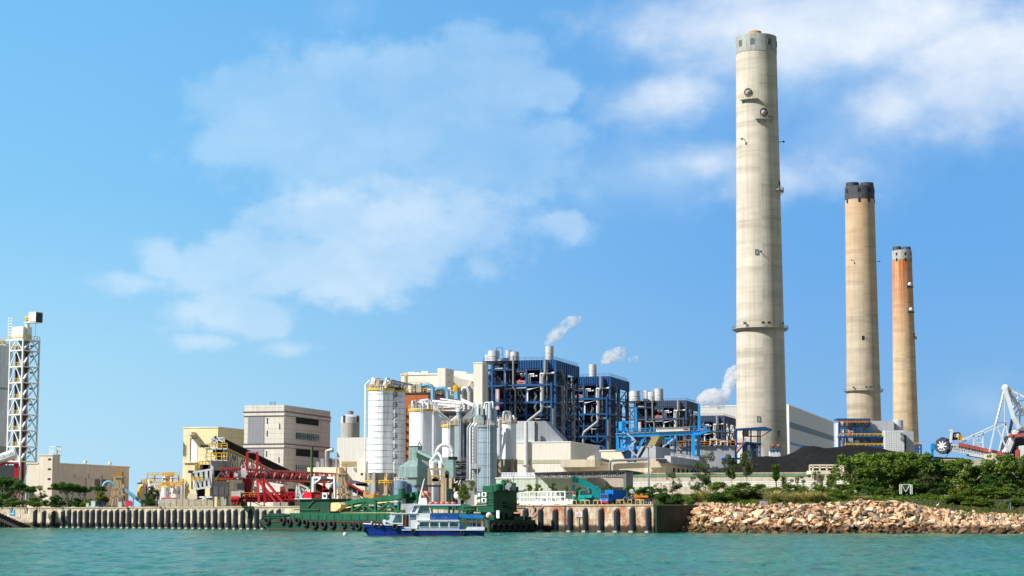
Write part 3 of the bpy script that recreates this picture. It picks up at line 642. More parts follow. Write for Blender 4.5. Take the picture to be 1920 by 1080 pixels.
for u in (1716, 1721, 1727): q.bar(fl(u, 960, -20), fl(u, 833, -20), .9); q.bar(fl(u, 960, -14), fl(u, 833, -14), .9)
q.bar(fl(1715, 834, -20), fl(1728, 834, -20), .8, 1.2); q.bar(fl(1715, 842, -20), fl(1728, 842, -20), .8); q.bar(fl(1716, 834), fl(1716, 834, -20), .8); q.build('frame', 'blue_steel', bf, True)
MB().rail([fl(1715, 834, -20.4), fl(1728, 834, -20.4)], 1.2, .25, 1.5).build('railing', 'yellow_paint', bf, True)
YC = 885
def fc_(u, v, dy=0): return at(u, v, YC + dy)
ac = thing('access_structure', 'blue steel stair structure with canopy in front of tallest chimney', 'stair structure', fc_(1410, 950))
for u in (1381, 1394, 1408, 1421, 1425): MB().bar(fc_(u, 804), fc_(u, 956), .62).build('column', 'blue_steel', ac, True)
q = MB(); a = fc_(1380, 801.5, -3); c = fc_(1440, 800, -3)
q.ext([fc_(1380, 803.5, -3), fc_(1434, 800, -3), fc_(1449, 805, -3), fc_(1447, 806.5, -3), fc_(1380, 806, -3)], (0, 9, 0)); q.build('canopy_roof', 'blue_steel', ac, True)
q = MB(); q.bar(fc_(1425, 820, -1), fc_(1447, 806, -1), .35); q.bar(fc_(1394, 818), fc_(1425, 818), .45); q.bar(fc_(1381, 832), fc_(1428, 832), .5, .9); q.bar(fc_(1381, 838), fc_(1381, 852), .6); q.bar(fc_(1381, 850, -1), fc_(1398, 829, -1), .9, .6); q.bar(fc_(1398, 829, -1), fc_(1428, 832, -1), .9, .6)
q.bar(fc_(1408, 832), fc_(1425, 850), .35); q.bar(fc_(1425, 832), fc_(1408, 850), .35); q.build('stair_frame', 'blue_steel', ac, True)
MB().rail([fc_(1381, 848, -1.4), fc_(1398, 827, -1.4)], 1.3, .22, 1.2).rail([fc_(1392, 816, -1.2), fc_(1408, 816, -1.2)], 1.3, .2, 1.2).build('stair_railing', 'orange_paint', ac, True)
a, c = fc_(1396, 817, 1), fc_(1404, 806, 1); MB().box(a.x, c.x, YC + 1, YC + 4, a.z, c.z).build('equipment_cabinet', 'white_steel', ac, True)
a, c = fc_(1394, 851, 2), fc_(1419, 833, 2); MB().box(a.x, c.x, YC + 2, YC + 8, G, c.z).build('cabin', 'galvanised', ac, True)
YM = 800
def fm(u, v, dy=0): return at(u, v, YM + dy)
ym = thing('yard_machine', 'small white and blue machine standing on the coal near chimney', 'machine', fm(1452, 858))
q = MB(); a, c = fm(1444, 858), fm(1463, 846); q.box(a.x, c.x, YM, YM + 4, a.z - 6, c.z); q.build('body', 'white_steel', ym, True)
q = MB(); [q.bar(fm(u, 848), fm(u, 836), .3) for u in (1445, 1450, 1457, 1462)]; [q.bar(fm(1444, v), fm(1463, v), .35) for v in (836, 840, 845)]; q.build('frame', 'blue_steel', ym, True)
q = MB(); [q.cbox(fm(u, 835), .9, .9, .8) for u in (1448, 1459)]; q.build('beacon', 'orange_paint', ym, True); MB().rail([fm(1444, 841), fm(1463, 841)], 1, .2, 1).build('railing', 'orange_paint', ym, True)
# ---------------------------------------------------------------- coal heap
t = NT('coal'); v = t.coord((1, 1, 1)); t.l(t.ramp(t.noise(v, .5, 6, .65), [(.3, .005), (.7, .02)]), t.b.inputs['Base Color']); t.b.inputs['Roughness'].default_value = .9; t.b.inputs['Specular IOR Level'].default_value = .15
t.bump(t.noise(v, 1.4, 6, .7), .8, .5); M['coal'] = t.m
prof = [(1330, 886), (1352, 880), (1370, 868), (1385, 864), (1400, 857), (1415, 855), (1440, 855), (1455, 858), (1475, 856), (1490, 850), (1505, 841), (1520, 838), (1560, 837), (1600, 837), (1640, 840), (1680, 846), (1720, 854), (1760, 860), (1800, 866), (1850, 872), (1900, 880), (1930, 888)]
YP = 790; pu = [p[0] for p in prof]; gv = []; gf = []
us = np.linspace(1330, 1930, 110); ts = np.linspace(-1, 1, 44)
for j, tt in enumerate(ts):
    for i, u in enumerate(us):
        vv = np.interp(u, pu, [p[1] for p in prof]); top = at(u, vv, YP); y = YP + tt * (88 if tt < 0 else 110)
        crest = max(0.0, top.z - G - 3); k = 1 - abs(tt) ** 1.25
        x = top.x * (y / YP) ** .3
        nz = mnoise.fractal(Vector((x * .05, y * .05, 1)), 1, 2, 4) * 2.6 + 1.5 * abs(math.sin(x * .09 + y * .03 + 2 * mnoise.noise(Vector((x * .02, y * .02, 3))))) * 1.4
        gv.append((x, y, G - .5 + (crest + nz * .6) * k + 3 * k))
n = len(us)
for j in range(len(ts) - 1):
    for i in range(n - 1): gf.append((j * n + i, j * n + i + 1, (j + 1) * n + i + 1, (j + 1) * n + i))
ch = MB().add(gv, gf, True).build('coal_heap', 'coal'); tag(ch, 'long black heap of coal behind the concrete yard wall', 'coal heap')
# ---------------------------------------------------------------- coal yard wall with its pipe rails
YW = 640
Pa = at(1185, 889.5, YW); Pw = Vector((Pa.x, Pa.y, G)); dW = Vector((.975, -.222, 0)); Lw = solve(Pw, dW, 1650, 886)
yw = thing('yard_wall', 'long weathered concrete wall with green capping in front of coal heap', 'wall', Pw, math.atan2(.222, .975)); hw = Pa.z - G
MB().box(0, Lw, 0, .7, 0, hw).build('wall_face', 'old_concrete', yw); MB().box(-.1, Lw, -.25, .9, hw, hw + .45).build('capping', 'stone_tan', yw); MB().box(0, Lw * .72, -.2, -.03, hw - .75, hw - .12).build('capping_strip', 'green_band', yw)
q = MB(); zr = [(zat(v, YW) - G) for v in (904.5, 908, 911.5)]
for z in zr: q.bar((0, -2.2, z), (Lw, -2.2, z), .3)
q.build('pipe_rails', 'white_paint', yw); q = MB()
for i in range(26): q.bar((Lw * i / 25, -2, 0), (Lw * i / 25, -2, zr[0]), .3)
q.box(0, Lw, -2.6, -.1, zr[2] - 2.6, zr[2] - .5); q.build('ledge', 'old_concrete', yw)
def fw(u, v, Y=600): return at(u, v, Y)
pl = thing('viewing_platform', 'small cream railed platform at the wall in front of coal', 'platform', fw(1548, 950)); a, c = fw(1518, 889), fw(1581, 882.5)
MB().box(a.x, c.x, 598, 606, a.z, c.z).build('deck', 'cream_concrete', pl, True); q = MB()
for v in (872, 876.5): q.bar(fw(1518, v), fw(1581, v), .35)
for u in (1518, 1524, 1537, 1550, 1563, 1576, 1581): q.bar(fw(u, 872), fw(u, 884), .35)
q.build('railing', 'cream_concrete', pl, True); MB().box(a.x + 2, a.x + 4, 600, 603, G, a.z).box(c.x - 4, c.x - 2, 600, 603, G, a.z).build('pier', 'old_concrete', pl, True)
YB = 620
def fb(u, v, dy=0): return at(u, v, YB + dy)
rw = thing('retaining_wall', 'bare concrete wall under the bucket wheel boom, taller block at right end', 'wall', fb(1820, 950)); a, c = fb(1768, 950), fb(1864, 861)
MB().box(a.x, c.x, YB, YB + 1.5, G, c.z).build('wall_face', 'old_concrete', rw, True); q = MB(); q.ext([fb(1862, 950, -2), fb(1862, 849.5, -2), fb(1866, 849.5, -2), fb(1876, 860, -2), fb(1876, 950, -2)], (0, 12, 0)); q.build('end_block', 'old_concrete', rw, True)
gp = MB(); gp.tube([fb(1849.5, 900, -3), fb(1849.5, 872, -3), fb(1851, 868.5, -3), fb(1854, 867, -3), fb(1860, 867, -3), fb(1863, 869, -3)], .55, 8); tag(gp.build('green_pipe', 'hull_green'), 'bent green pipe rising in front of the bare concrete wall', 'pipe')
# ---------------------------------------------------------------- bucket wheel reclaimer
YS = 760; sS = YS / FPX
def p(u, v, dy=0): return at(u, v, YS + dy)
rc = thing('bucket_wheel_reclaimer', 'white bucket wheel reclaimer with long boom and triangular mast', 'reclaimer', p(1890, 950))
wc = p(1769, 836); hub = MB(); wq = MB(); rad = 9.8 * sS
ax = Vector((-.68, -.73, 0)).normalized(); u1 = Vector((0, 0, 1)); u2 = ax.cross(u1).normalized()
for k in range(2):
    cc = wc + ax * (-.9 + 1.8 * k); wq.tube([cc + u1 * math.sin(q) * rad + u2 * math.cos(q) * rad for q in np.linspace(0, 6.2832, 25)], .2, 6)
for k in range(8):
    q = k * math.pi / 4 + .2; cc = wc + ax * 1.0; wq.bar(cc, cc + (u1 * math.sin(q) + u2 * math.cos(q)) * rad, .42)
wq.tube([wc - ax * 1.3, wc + ax * 1.4], 1.0, 10); whl = wq.build('bucket_wheel', 'white_steel', rc, True)
wq = MB(); wq.tube([wc - ax * 1.6, wc - ax * .2], rad * .93, 24); wq.build('wheel_body', 'dark_grey', rc, True)
for k in range(9):
    q = k * 2 * math.pi / 9; dd = u1 * math.sin(q) + u2 * math.cos(q); tt = u1 * math.cos(q) - u2 * math.sin(q); bk = MB()
    bk.ext([wc + dd * (rad - .1) - tt * .9 - ax * 1.4, wc + dd * (rad - .1) + tt * .9 - ax * 1.4, wc + dd * (rad + 1.2) + tt * .5 - ax * 1.4, wc + dd * (rad + .9) - tt * .9 - ax * 1.4], ax * 2.6); bk.build('bucket', 'dark_grey', rc, True)
bm_ = MB(); n0 = (1782, 837); n1 = (1884, 860)
for dy in (-2, 2):
    bm_.truss(p(1782, 833.5, dy), p(1884, 850, dy), p(1782, 844, dy), p(1878, 862, dy), 16, .55, .38)
for i in range(17):
    u = 1782 + i * 6.2; bm_.bar(p(u, 833.5 + (u - 1782) * .162, -2), p(u, 833.5 + (u - 1782) * .162, 2), .3); bm_.bar(p(u, 844 + (u - 1782) * .187, -2), p(u, 844 + (u - 1782) * .187, 2), .3)
bm_.build('boom', 'white_steel', rc, True)
q = MB(); q.ext([p(1786, 835.5, -1.6), p(1884, 851.5, -1.6), p(1884, 857, -1.6), p(1786, 842, -1.6)], (0, 3.2, 0)); q.build('boom_conveyor', 'galvanised', rc, True)
q = MB(); q.ext([p(1818, 850, -2.4), p(1862, 858, -2.4), p(1862, 862, -2.4), p(1818, 854.5, -2.4)], (0, 5, 0)); q.build('boom_catwalk', 'white_paint', rc, True)
MB().bar(p(1797, 832.5, -2.2), p(1882, 851.5, -2.2), .9, 1.3).build('boom_belt_cover', 'faded_red', rc, True)
q = MB(); q.ext([p(1784, 822, -1), p(1788, 811, -1), p(1799, 810, -1), p(1802, 815, -1), p(1804, 824, -1), p(1786, 825, -1)], (0, 3.2, 0)); cabn = q.build('operator_cab', 'dark_grey', rc, True)
q = MB(); q.ext([p(1789, 820, -1.2), p(1789, 814, -1.2), p(1798, 813, -1.2), p(1799, 820, -1.2)], (0, 3.6, 0)); q.build('cab_window', 'boat_white', rc, True)
MB().bar(p(1782, 830, -1.5), p(1785, 807, -1.5), .8).cbox(p(1783, 807, -1.5), 1.2, .6, .8).build('cab_post', 'white_steel', rc, True); MB().rail([p(1797, 826, -1.6), p(1806, 828, -1.6)], 2, .3, .9).build('cab_railing', 'yellow_paint', rc, True)
ms = MB()
for dy, du in ((-3.5, 0), (3.5, 18)):
    ms.bar(p(1867 + du, 796 - du * .08, dy), p(1884, 728, 0), .55)
    ms.bar(p(1867 + du, 796 - du * .08, dy), p(1804, 825 if du == 0 else 829, dy * .5), .4)
    ms.bar(p(1867 + du, 796 - du * .08, dy), p(1855 + du, 847, dy), .5); ms.bar(p(1867 + du, 796 - du * .08, dy), p(1886 + du * .5, 838, dy), .5)
ms.bar(p(1867, 792, -3.5), p(1885, 792, 3.5), .35)
for u in (1826, 1843): ms.bar(p(u, 815.5 - (u - 1826) * .45, -2), p(u, 844, -2), .45)
ms.bar(p(1826, 830, -2), p(1843, 830, -2), .3); ms.bar(p(1827, 829, -2), p(1835, 818, -2), .25); ms.bar(p(1842, 829, -2), p(1835, 818, -2), .25); ms.bar(p(1827, 830, -2), p(1843, 841, -2), .25)
ms.build('forestay', 'white_steel', rc, True)
ms = MB(); ms.bar(p(1884, 727, -2), p(1901, 785, -3), 1.25); ms.bar(p(1901, 785, -3), p(1911, 803, -3), 1.4); ms.bar(p(1886, 728, 2), p(1932, 790, 3), 1.1); ms.bar(p(1884, 726.5, 0), p(1945, 757, 0), .9); ms.bar(p(1911, 803, -3), p(1935, 808, 3), 1.2)
for (u0, v0, u1_, v1) in ((1893, 752, 1909, 743), (1898, 770, 1912, 755), (1902, 780, 1921, 779), (1903, 778, 1912, 764), (1912, 764, 1911, 800), (1911, 800, 1915, 764), (1915, 764, 1930, 792), (1894, 752, 1904, 753), (1908, 752, 1924, 750), (1909, 743, 1897, 770)): ms.bar(p(u0, v0, -1), p(u1_, v1, 1), .4)
ms.ball(p(1885.5, 728), 1.5); ms.build('mast', 'white_steel', rc, True)
q = MB(); q.ext([p(1884, 847, -3.6), p(1904, 806, -3.6), p(1911, 809, -3.6), p(1894, 850, -3.6)], (0, 6, 0)); q.build('counter_chute', 'white_steel', rc, True)
q = MB(); q.ext([p(1893, 849, -3.9), p(1909, 810, -3.9), p(1911, 811, -3.9), p(1896, 851, -3.9)], (0, .3, 0)); q.bar(p(1893, 812), p(1898, 786), .9); q.ext([p(1880, 842, 1), p(1890, 818, 1), p(1930, 800, 1), p(1940, 818, 1), p(1935, 846, 1), p(1885, 853, 1)], (0, 5, 0)); q.build('slew_house', 'dark_grey', rc, True)
q = MB(); q.ext([p(1911, 836, -4), p(1935, 833, -4), p(1935, 860, -4), p(1912, 860, -4)], (0, 6, 0)); q.build('machinery_house', 'white_paint', rc, True)
q = MB(); q.ext([p(1905, 844, -4.2), p(1911, 842, -4.2), p(1911, 864, -4.2), p(1905, 864, -4.2)], (0, 4, 0)); q.build('ballast_box', 'faded_red', rc, True)
q = MB(); q.bar(p(1900, 818, -4), p(1925, 814, -4), 1.3); q.bar(p(1893, 815, -4.2), p(1897, 818, -4.2), 1.6); q.build('slew_platform', 'faded_red', rc, True)
q = MB(); q.bar(p(1880, 862), p(1880, 950), 2.5).bar(p(1925, 850), p(1925, 950), 3).bar(p(1902, 864), p(1902, 950), 2.5).bar(p(1870, 866), p(1940, 866), 2, 3); q.build('gantry', 'white_steel', rc, True)
q = MB(); q.tube([p(1778, 846, -1), p(1776, 854, -1), p(1773, 858, -1)], .12, 5); q.build('hose', 'dark_grey', rc, True)
bp = thing('blue_post', 'slim light blue post with bracket left of the bucket wheel', 'post', at(1748, 950, 770)); q = MB()
q.bar(at(1748, 950, 770), at(1748, 832, 770), 1.0); q.bar(at(1747, 838, 770), at(1763, 834, 770), .7); q.cbox(at(1751, 838, 770), 2.4, 1.5, 2.2); q.bar(at(1748, 830, 770), at(1756, 835, 770), .3); q.build('post_body', 'sky_blue_paint', bp, True)
# ---------------------------------------------------------------- silos and process plant
def cyl_at(u0, u1, vt, Y, vm=None):
    """axis position, radius and top height of an upright cylinder seen between u0 and u1 with its rim at vt"""
    c = at((u0 + u1) / 2, vm or vt, Y); r = (u1 - u0) / 2 * Y / FPX; return c, r
def stub_pipes(root, c, r, z, n, mat='white_steel', seed=1, h=(1.5, 3.2), name='roof_pipe', rad=.32):
    q = random.Random(seed)
    for i in range(n):
        a = q.uniform(0, 6.28); a2 = a + q.uniform(.5, 1.4); ra = r * q.uniform(.3, .85); hh = q.uniform(*h); rr = rad * q.uniform(.7, 1.3)
        p1 = Vector((c[0] + math.cos(a) * ra, c[1] + math.sin(a) * ra, z)); p2 = Vector((c[0] + math.cos(a2) * ra, c[1] + math.sin(a2) * ra, z))
        m = MB(); m.tube([p1, p1 + Vector((0, 0, hh * .75)), p1.lerp(p2, .15) + Vector((0, 0, hh)), p1.lerp(p2, .85) + Vector((0, 0, hh)), p2 + Vector((0, 0, hh * .7)), p2], rr, 7); m.build(name, mat if q.random() > .3 else 'pipe_grey', root)
def ring_rail(root, r, z, mat='yellow_paint', h=1.2, n=28, w=.1, c=(0, 0)):
    g = MB()
    for zz in (h, h * .5): g.tube([(c[0] + math.cos(a) * r, c[1] + math.sin(a) * r, z + zz) for a in np.linspace(0, 6.2832, n + 1)], w / 2, 5)
    for a in np.linspace(0, 6.2832, n + 1)[:-1]: g.bar((c[0] + math.cos(a) * r, c[1] + math.sin(a) * r, z), (c[0] + math.cos(a) * r, c[1] + math.sin(a) * r, z + h), w)
    return g.build('railing', mat, root)
def silo(label, u0, u1, vt, Y, mat, vskirt=None, hoops=0, rim='yellow_paint', gear=0, loc=None, legs=True, seed=1, group=None, dome=False):
    c, r = cyl_at(u0, u1, vt, Y); c = loc or c
    zt = zat(vt, Y) - G; zs = (zat(vskirt, Y) - G) if vskirt else 0
    s = thing('silo', label, 'silo', (c.x, c.y, G), SITE, group)
    MB().lathe([(r, zs), (r, zt - .3), (r * .985, zt), (.3, zt + (r * .25 if dome else .35))], n=48).build('shell', mat, s)
    for i in range(hoops):
        z = zs + 1.0 + (zt - zs - 1.0) * i / hoops
        MB().lathe([(r - .05, z), (r + .1, z + .03), (r + .08, z + .12), (r - .05, z + .15)], n=48, cap=False, sm=False).build('hoop', 'galvanised', s)
    if rim: MB().lathe([(r - .1, zt - .75), (r + .35, zt - .7), (r + .35, zt - .1), (r - .1, zt - .05)], n=48, cap=False, sm=False).build('rim', rim, s); ring_rail(s, r + .2, zt, 'timber_concrete', 1.2, 26, .1)
    if gear: stub_pipes(s, (0, 0), r, zt, gear, seed=seed)
    if vskirt and legs:
        MB().lathe([(r * .92, zs), (r * .25, zs - (zs) * .62)], n=32, cap=False).build('hopper', 'galvanised', s)
        for k in range(6):
            a = k * math.pi / 3 + .3; MB().bar((math.cos(a) * r * .93, math.sin(a) * r * .93, 0), (math.cos(a) * r * .93, math.sin(a) * r * .93, zs + .2), .9).build('leg', 'timber_concrete' if k % 2 else 'concrete_grey', s)
    ld = MB(); a = -1.2
    for dx in (-.3, .3): ld.bar((math.cos(a) * (r + .5) + dx, math.sin(a) * (r + .5), zs), (math.cos(a) * (r + .5) + dx, math.sin(a) * (r + .5), zt + 1), .14)
    ld.build('riser_pipe', 'white_steel', s)
    return s, r, zt, zs
sA, rA, zA, sk = silo('front tall ribbed silver silo of the pair, yellow rimmed, on legs', 691, 738, 728.5, 640, 'ribbed_silver', 887, 13, gear=9, seed=2, group='tall ribbed silver silos')
cA, _ = cyl_at(691, 738, 728.5, 640)
sB, *_ = silo('rear tall ribbed silver silo half hidden behind the front one', 691, 738, 728.5, 640, 'ribbed_silver', 887, 13, gear=7, loc=cA + DV * 11.5, seed=5, group='tall ribbed silver silos')
q = MB(); q.box(-3, 3.5, 0, 13, zA + .4, zA + .8); q.build('bridge_deck', 'dark_grey', sA)
for i in range(6): MB().tube([(-2.5 + i * 1.1, -1 + i * .5, zA + 2.2 + .25 * (i % 3)), (-1.5 + i * 1.1, 14 + i, zA + 2.0 + .3 * (i % 2))], .3, 6).build('roof_pipe', ['white_steel', 'pipe_grey'][i % 2], sA)
q = MB()
for i in range(14): q.cbox((rnd.uniform(-3, 3), rnd.uniform(-3, 12), zA + .5), rnd.uniform(.5, 1.3), rnd.uniform(.5, 1.3), rnd.uniform(.6, 2.6), 0, True)
q.build('roof_equipment', 'timber_concrete', sA)
q = MB(); q.tube([(-rA - .7, -1.5, 3), (-rA - .7, -1.5, zA + 1.2), (-rA + .6, -1, zA + 2.6)], .36, 7); q.build('riser_pipe', 'white_steel', sA)
for k in range(7):
    z = zA - 2.5 - k * 3.3; q = MB(); q.cbox((rA * .93, 1.2, z), 2.4, 1.6, .15); q.rail([(rA * .93 - 1.1, .4, z), (rA * .93 + 1.1, .4, z), (rA * .93 + 1.1, 2, z)], 1.2, .12, .6); q.bar((rA * .93 - .8, .3, z - 3), (rA * .93 + .8, .3, z), .2); q.build('landing', 'dark_grey', sA)
MB().rail([(-rA, -rA * .8, sk - 3.6), (rA, -rA * .8, sk - 3.6), (rA * 1.2, rA, sk - 3.6)], 1.2, .28, 1.6).build('base_railing', 'yellow_paint', sA)
q = MB()
for i in range(30): q.cbox((rnd.uniform(-rA, rA * 1.4), rnd.uniform(-rA, rA), rnd.uniform(0, 3.2)), rnd.uniform(.4, 1.4), rnd.uniform(.4, 1.2), rnd.uniform(.4, 1.4))
q.build('base_machinery', 'pipe_grey', sA)
P, w, d, h = block(757, 803, 842, 738, 682)
bb = thing('process_building', 'orange brown clad building behind the white silos', 'building', P, SITE)
MB().box(-w, 0, 0, d, 0, h).build('wall', 'brown_cladding', bb); MB().box(-w - .3, .3, -.3, d + .3, h, h + .5).build('roof_edge', 'dark_grey', bb)
q = MB()
for i in range(12): z = 2 + i * 2.7; q.bar((-w + .6, -.4, z), (-w + .6, -.4, z + 2.7), .15); q.cbox((-w + .9, -.8, z), 1.4, .9, .12)
q.build('ladder', 'galvanised', bb)
q = random.Random(9)
for i in range(26):
    x = q.uniform(-w, 0); y = q.uniform(0, d); a = q.choice([Vector((1, 0, 0)), Vector((0, 1, 0))]); L = q.uniform(2, 9); z = h + q.uniform(.8, 3.6); e = Vector((x, y, z)) + a * L
    MB().tube([(x, y, h), (x, y, z), e, (e.x, e.y, h)], q.uniform(.22, .42), 6).build('roof_pipe', q.choice(['white_steel', 'pipe_grey', 'silver_steel', 'timber_concrete']), bb)
for i in range(40): MB().cbox((q.uniform(-w, 0), q.uniform(0, d), h + .5), q.uniform(.5, 1.6), q.uniform(.5, 1.6), q.uniform(.6, 3.2), 0, True).build('roof_equipment', 'concrete_grey', bb)
MB().rail([(-w, 0, h + .5), (0, 0, h + .5), (0, d, h + .5)], 1.2, .14, 1.6).build('roof_railing', 'yellow_paint', bb)
MB().rail([(-w, .5, h + 2.6), (0, .5, h + 2.6)], 1.4, .16, 2).build('upper_railing', 'timber_concrete', bb)
def bl(u, v, Y=676): return at(u, v, Y)
for (pts) in ([(792, 724), (800, 722), (808, 723.5), (811.5, 729), (812, 750)], [(818, 730), (830, 728), (836, 730), (839.5, 736), (840, 750)]):
    MB().tube([bl(*x) for x in pts], .75, 8).build('curved_duct', 'pale_blue_duct', bb, True)
pb = thing('pipe_bridge', 'bundle of white pipes on a rack above the white silos', 'pipe rack', at(840, 950, 655))
for (u0, v0, u1, v1, r_) in ((812, 752, 870, 758, .55), (815, 758, 872, 762, .6), (818, 764, 872, 766, .5), (822, 769, 870, 770, .4), (826, 748, 868, 754, .35), (800, 756, 866, 765, .3)):
    MB().tube([at(u0, v0, 655), at(u1, v1, 648)], r_ * .75, 7).build('pipe', 'white_steel', pb, True)
for (pts) in ([(803, 749), (806, 753), (834, 790), (835, 797)], [(806, 751), (823, 773), (838, 787), (840.5, 797)], [(810, 757), (826, 776), (841, 787), (843, 797)], [(858, 780), (846, 790), (844, 797)], [(803, 749), (797, 754), (795, 764)], [(803, 750), (790, 751), (788, 764)]):
    MB().tube([at(a, b_, 632) for a, b_ in pts], .42, 7).build('branch_pipe', 'white_steel', pb, True)
for u in (822, 840, 860, 868): MB().bar(at(u, 775, 655), at(u, 955, 655), .5).bar(at(u, 748, 655), at(u, 775, 655), .4).build('rack_post', 'galvanised', pb, True)
a, c = at(818, 777, 652), at(872, 772.5, 652); MB().box(a.x, c.x, 648, 660, a.z, c.z).build('rack_deck', 'dark_grey', pb, True)
MB().rail([at(818, 772, 648), at(872, 772, 648)], 1.3, .16, 1.4).rail([at(818, 764, 648), at(872, 764, 648)], 1.3, .16, 1.4).build('rack_railing', 'timber_concrete', pb, True)
q = MB();
for i in range(22): q.cbox(at(rnd.uniform(818, 870), rnd.uniform(752, 771), 658), rnd.uniform(.5, 1.8), 1, rnd.uniform(.5, 2))
q.build('rack_equipment', 'galvanised', pb, True)
q = MB(); q.truss(at(866, 748, 650), at(902, 764, 640), at(866, 752, 650), at(902, 768, 640), 8, .35, .22); q.build('sloping_truss', 'white_steel', pb, True)
q = MB(); q.bar(at(870, 790, 640), at(893, 768, 640), 1.5, 2.2); q.build('inclined_gallery', 'galvanised', pb, True)
q = MB(); q.truss(at(868, 786, 638), at(892, 763, 638), at(872, 793, 638), at(896, 770, 638), 7, .3, .2); q.bar(at(884, 774, 638), at(889, 757, 638), .45); q.bar(at(889, 757, 638), at(894, 766, 638), .4); q.build('gallery_truss', 'silver_steel', pb, True)
P, w, d, h = block(851, 857.5, 866.5, 734, 668)
fb_ = thing('filter_tower', 'pale blue square filter box with yellow railed top above pipes', 'filter', P, SITE)
MB().box(-w, 0, 0, d, h - 4.8, h).build('casing', 'pale_blue_duct', fb_); MB().box(-w * .9, -.3, .3, d - .3, 0, h - 4.8).build('support', 'galvanised', fb_); MB().rail([(-w, 0, h), (0, 0, h), (0, d, h)], 1.3, .3, .8).build('railing', 'yellow_paint', fb_)
q = MB(); [q.cbox((rnd.uniform(-w, 0), rnd.uniform(0, d), h), .8, .8, rnd.uniform(1, 2.4), 0, True) for i in range(5)]; q.build('fan', 'yellow_paint', fb_)
MB().tube([(.8, 1.5, h - .5), (1.6, 1.5, h + 1.2), (3, 1.5, h + 1.2), (3.7, 1.5, h - .4), (3.7, 1.5, h - 6)], .65, 8).tube([(1.4, .5, h - 1), (1.6, .5, h - 5.5)], .5, 8).build('duct', 'silver_steel', fb_)
P, w, d, h = block(752, 826, 826.6, 702, 860)
bk = thing('bunker_building', 'long pale sheet clad building on the skyline behind the silos', 'building', P, SITE)
zz = lambda v, Y=860: zat(v, Y) - G
MB().box(-w, 0, 0, 40, 0, h).build('main_block', 'cream_sheet', bk); MB().box(-w - .3, .3, -.35, 40, h, h + .5).build('parapet', 'white_paint', bk)
P2, w2, d2, h2 = block(820, 835, 850.5, 690, 852); o = Matrix(ROOTM[bk.name]).inverted() @ P2
q = MB(); q.box(o.x - w2, o.x, o.y, o.y + d2, 0, h2); q.build('stair_tower', 'cream_sheet', bk)
for v in (702, 714): MB().box(o.x - .05, o.x + .12, o.y + 4, o.y + 6.4, zz(v + 2.2, 852), zz(v, 852)).build('tower_window', 'dark_glass', bk)
q = MB(); q.box(o.x + 0, o.x + 11, o.y + 22, o.y + 62, 0, zz(703, 880)); q.build('right_block', 'cream_sheet', bk)
rb = MB(); a = at(861, 702, 905); rb.tube([at(851, 706, 880), at(874, 708, 880)], 2.6, 16); rb.build('roof_duct', 'cream_sheet', bk, True)
q = MB(); q.ext([at(850, 707, 868), at(886, 714, 868), at(880, 722, 868), at(874, 730, 868), at(850, 730, 868)], (0, 14, 0)); q.build('chute_casing', 'cream_sheet', bk, True)
q = MB(); q.ext([at(873, 729, 866), at(878, 725, 866), at(886, 716, 866), at(888, 734, 866), at(880, 737, 866), at(874, 736, 866)], (0, 6, 0)); q.build('chute', 'cream_sheet', bk, True)
q = MB(); [q.cbox((rnd.uniform(-w, -6), rnd.uniform(2, 10), h), 3, 2, rnd.uniform(.8, 1.8), 0, True) for i in range(7)]; q.build('roof_unit', 'white_paint', bk)
P, w, d, h = block(888, 904.5, 915.5, 681, 842)
lt = thing('lift_tower', 'plain white sheet clad tower beside the tallest boiler house', 'tower', P, SITE)
MB().box(-w, 0, 0, d, 0, h).build('wall', 'cream_sheet', lt); MB().box(-w - .2, .2, -.2, d + .2, h, h + .4).build('parapet', 'white_paint', lt)
q = MB(); c, r_ = cyl_at(753, 765, 706, 850); yt = thing('roof_tank', 'small pale yellow tank on the skyline above the ribbed silos', 'tank', (c.x, c.y, G)); MB().lathe([(r_, 0), (r_, c.z - G), (.2, c.z - G + .6)], n=20).build('shell', 'cream_concrete', yt); ring_rail(yt, r_ + .1, c.z - G, 'yellow_paint', 1.2, 14, .14)
silo('wide plain white silo with yellow rim right of orange brown wall', 767.5, 810, 767, 628, 'silo_white', None, 0, gear=8, seed=11, group='plain white silos')
c0, _ = cyl_at(767.5, 810, 767, 628)
silo('plain white silo standing half hidden behind the wide white silo', 767.5, 810, 767, 628, 'silo_white', None, 0, gear=5, loc=c0 + DV * 11.0, seed=12, group='plain white silos')
silo('narrow white silo below the converging white branch pipes', 829.5, 851.5, 796.5, 622, 'silo_white', 868, 0, gear=0, seed=13, group='plain white silos')
s3, r3, z3, _ = silo('narrow grey green silo between narrow white silo and panelled silo', 852.5, 868, 793, 616, 'silo_greygreen', 864, 0, rim='galvanised', gear=0, seed=14)
c3, _ = cyl_at(852.5, 868, 793, 616)
MB().lathe([(r3 * .8, z3), (r3 * .8, z3 + 1.5), (r3 * .6, z3 + 2.0), (r3 * .6, z3 + 3.4)], n=20).build('roof_filter', 'silo_greygreen', s3); MB().lathe([(1, z3 + 3.4), (1, z3 + 4.4), (.5, z3 + 4.6)], n=14).build('vent_cap', 'white_steel', s3)
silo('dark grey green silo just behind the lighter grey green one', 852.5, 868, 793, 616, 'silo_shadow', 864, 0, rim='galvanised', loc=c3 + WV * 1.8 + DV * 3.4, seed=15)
s4, r4, z4, _ = silo('big grey panelled silo with pipe columns beside the white right silos', 896, 932, 797.5, 600, 'silo_grey', None, 0, rim='galvanised', gear=0, seed=16)
for k in range(7): z = z4 * (k + .5) / 7; MB().lathe([(r4 - .04, z), (r4 + .09, z + .04), (r4 + .09, z + .16), (r4 - .04, z + .2)], n=40, cap=False, sm=False).build('seam_ring', 'galvanised', s4)
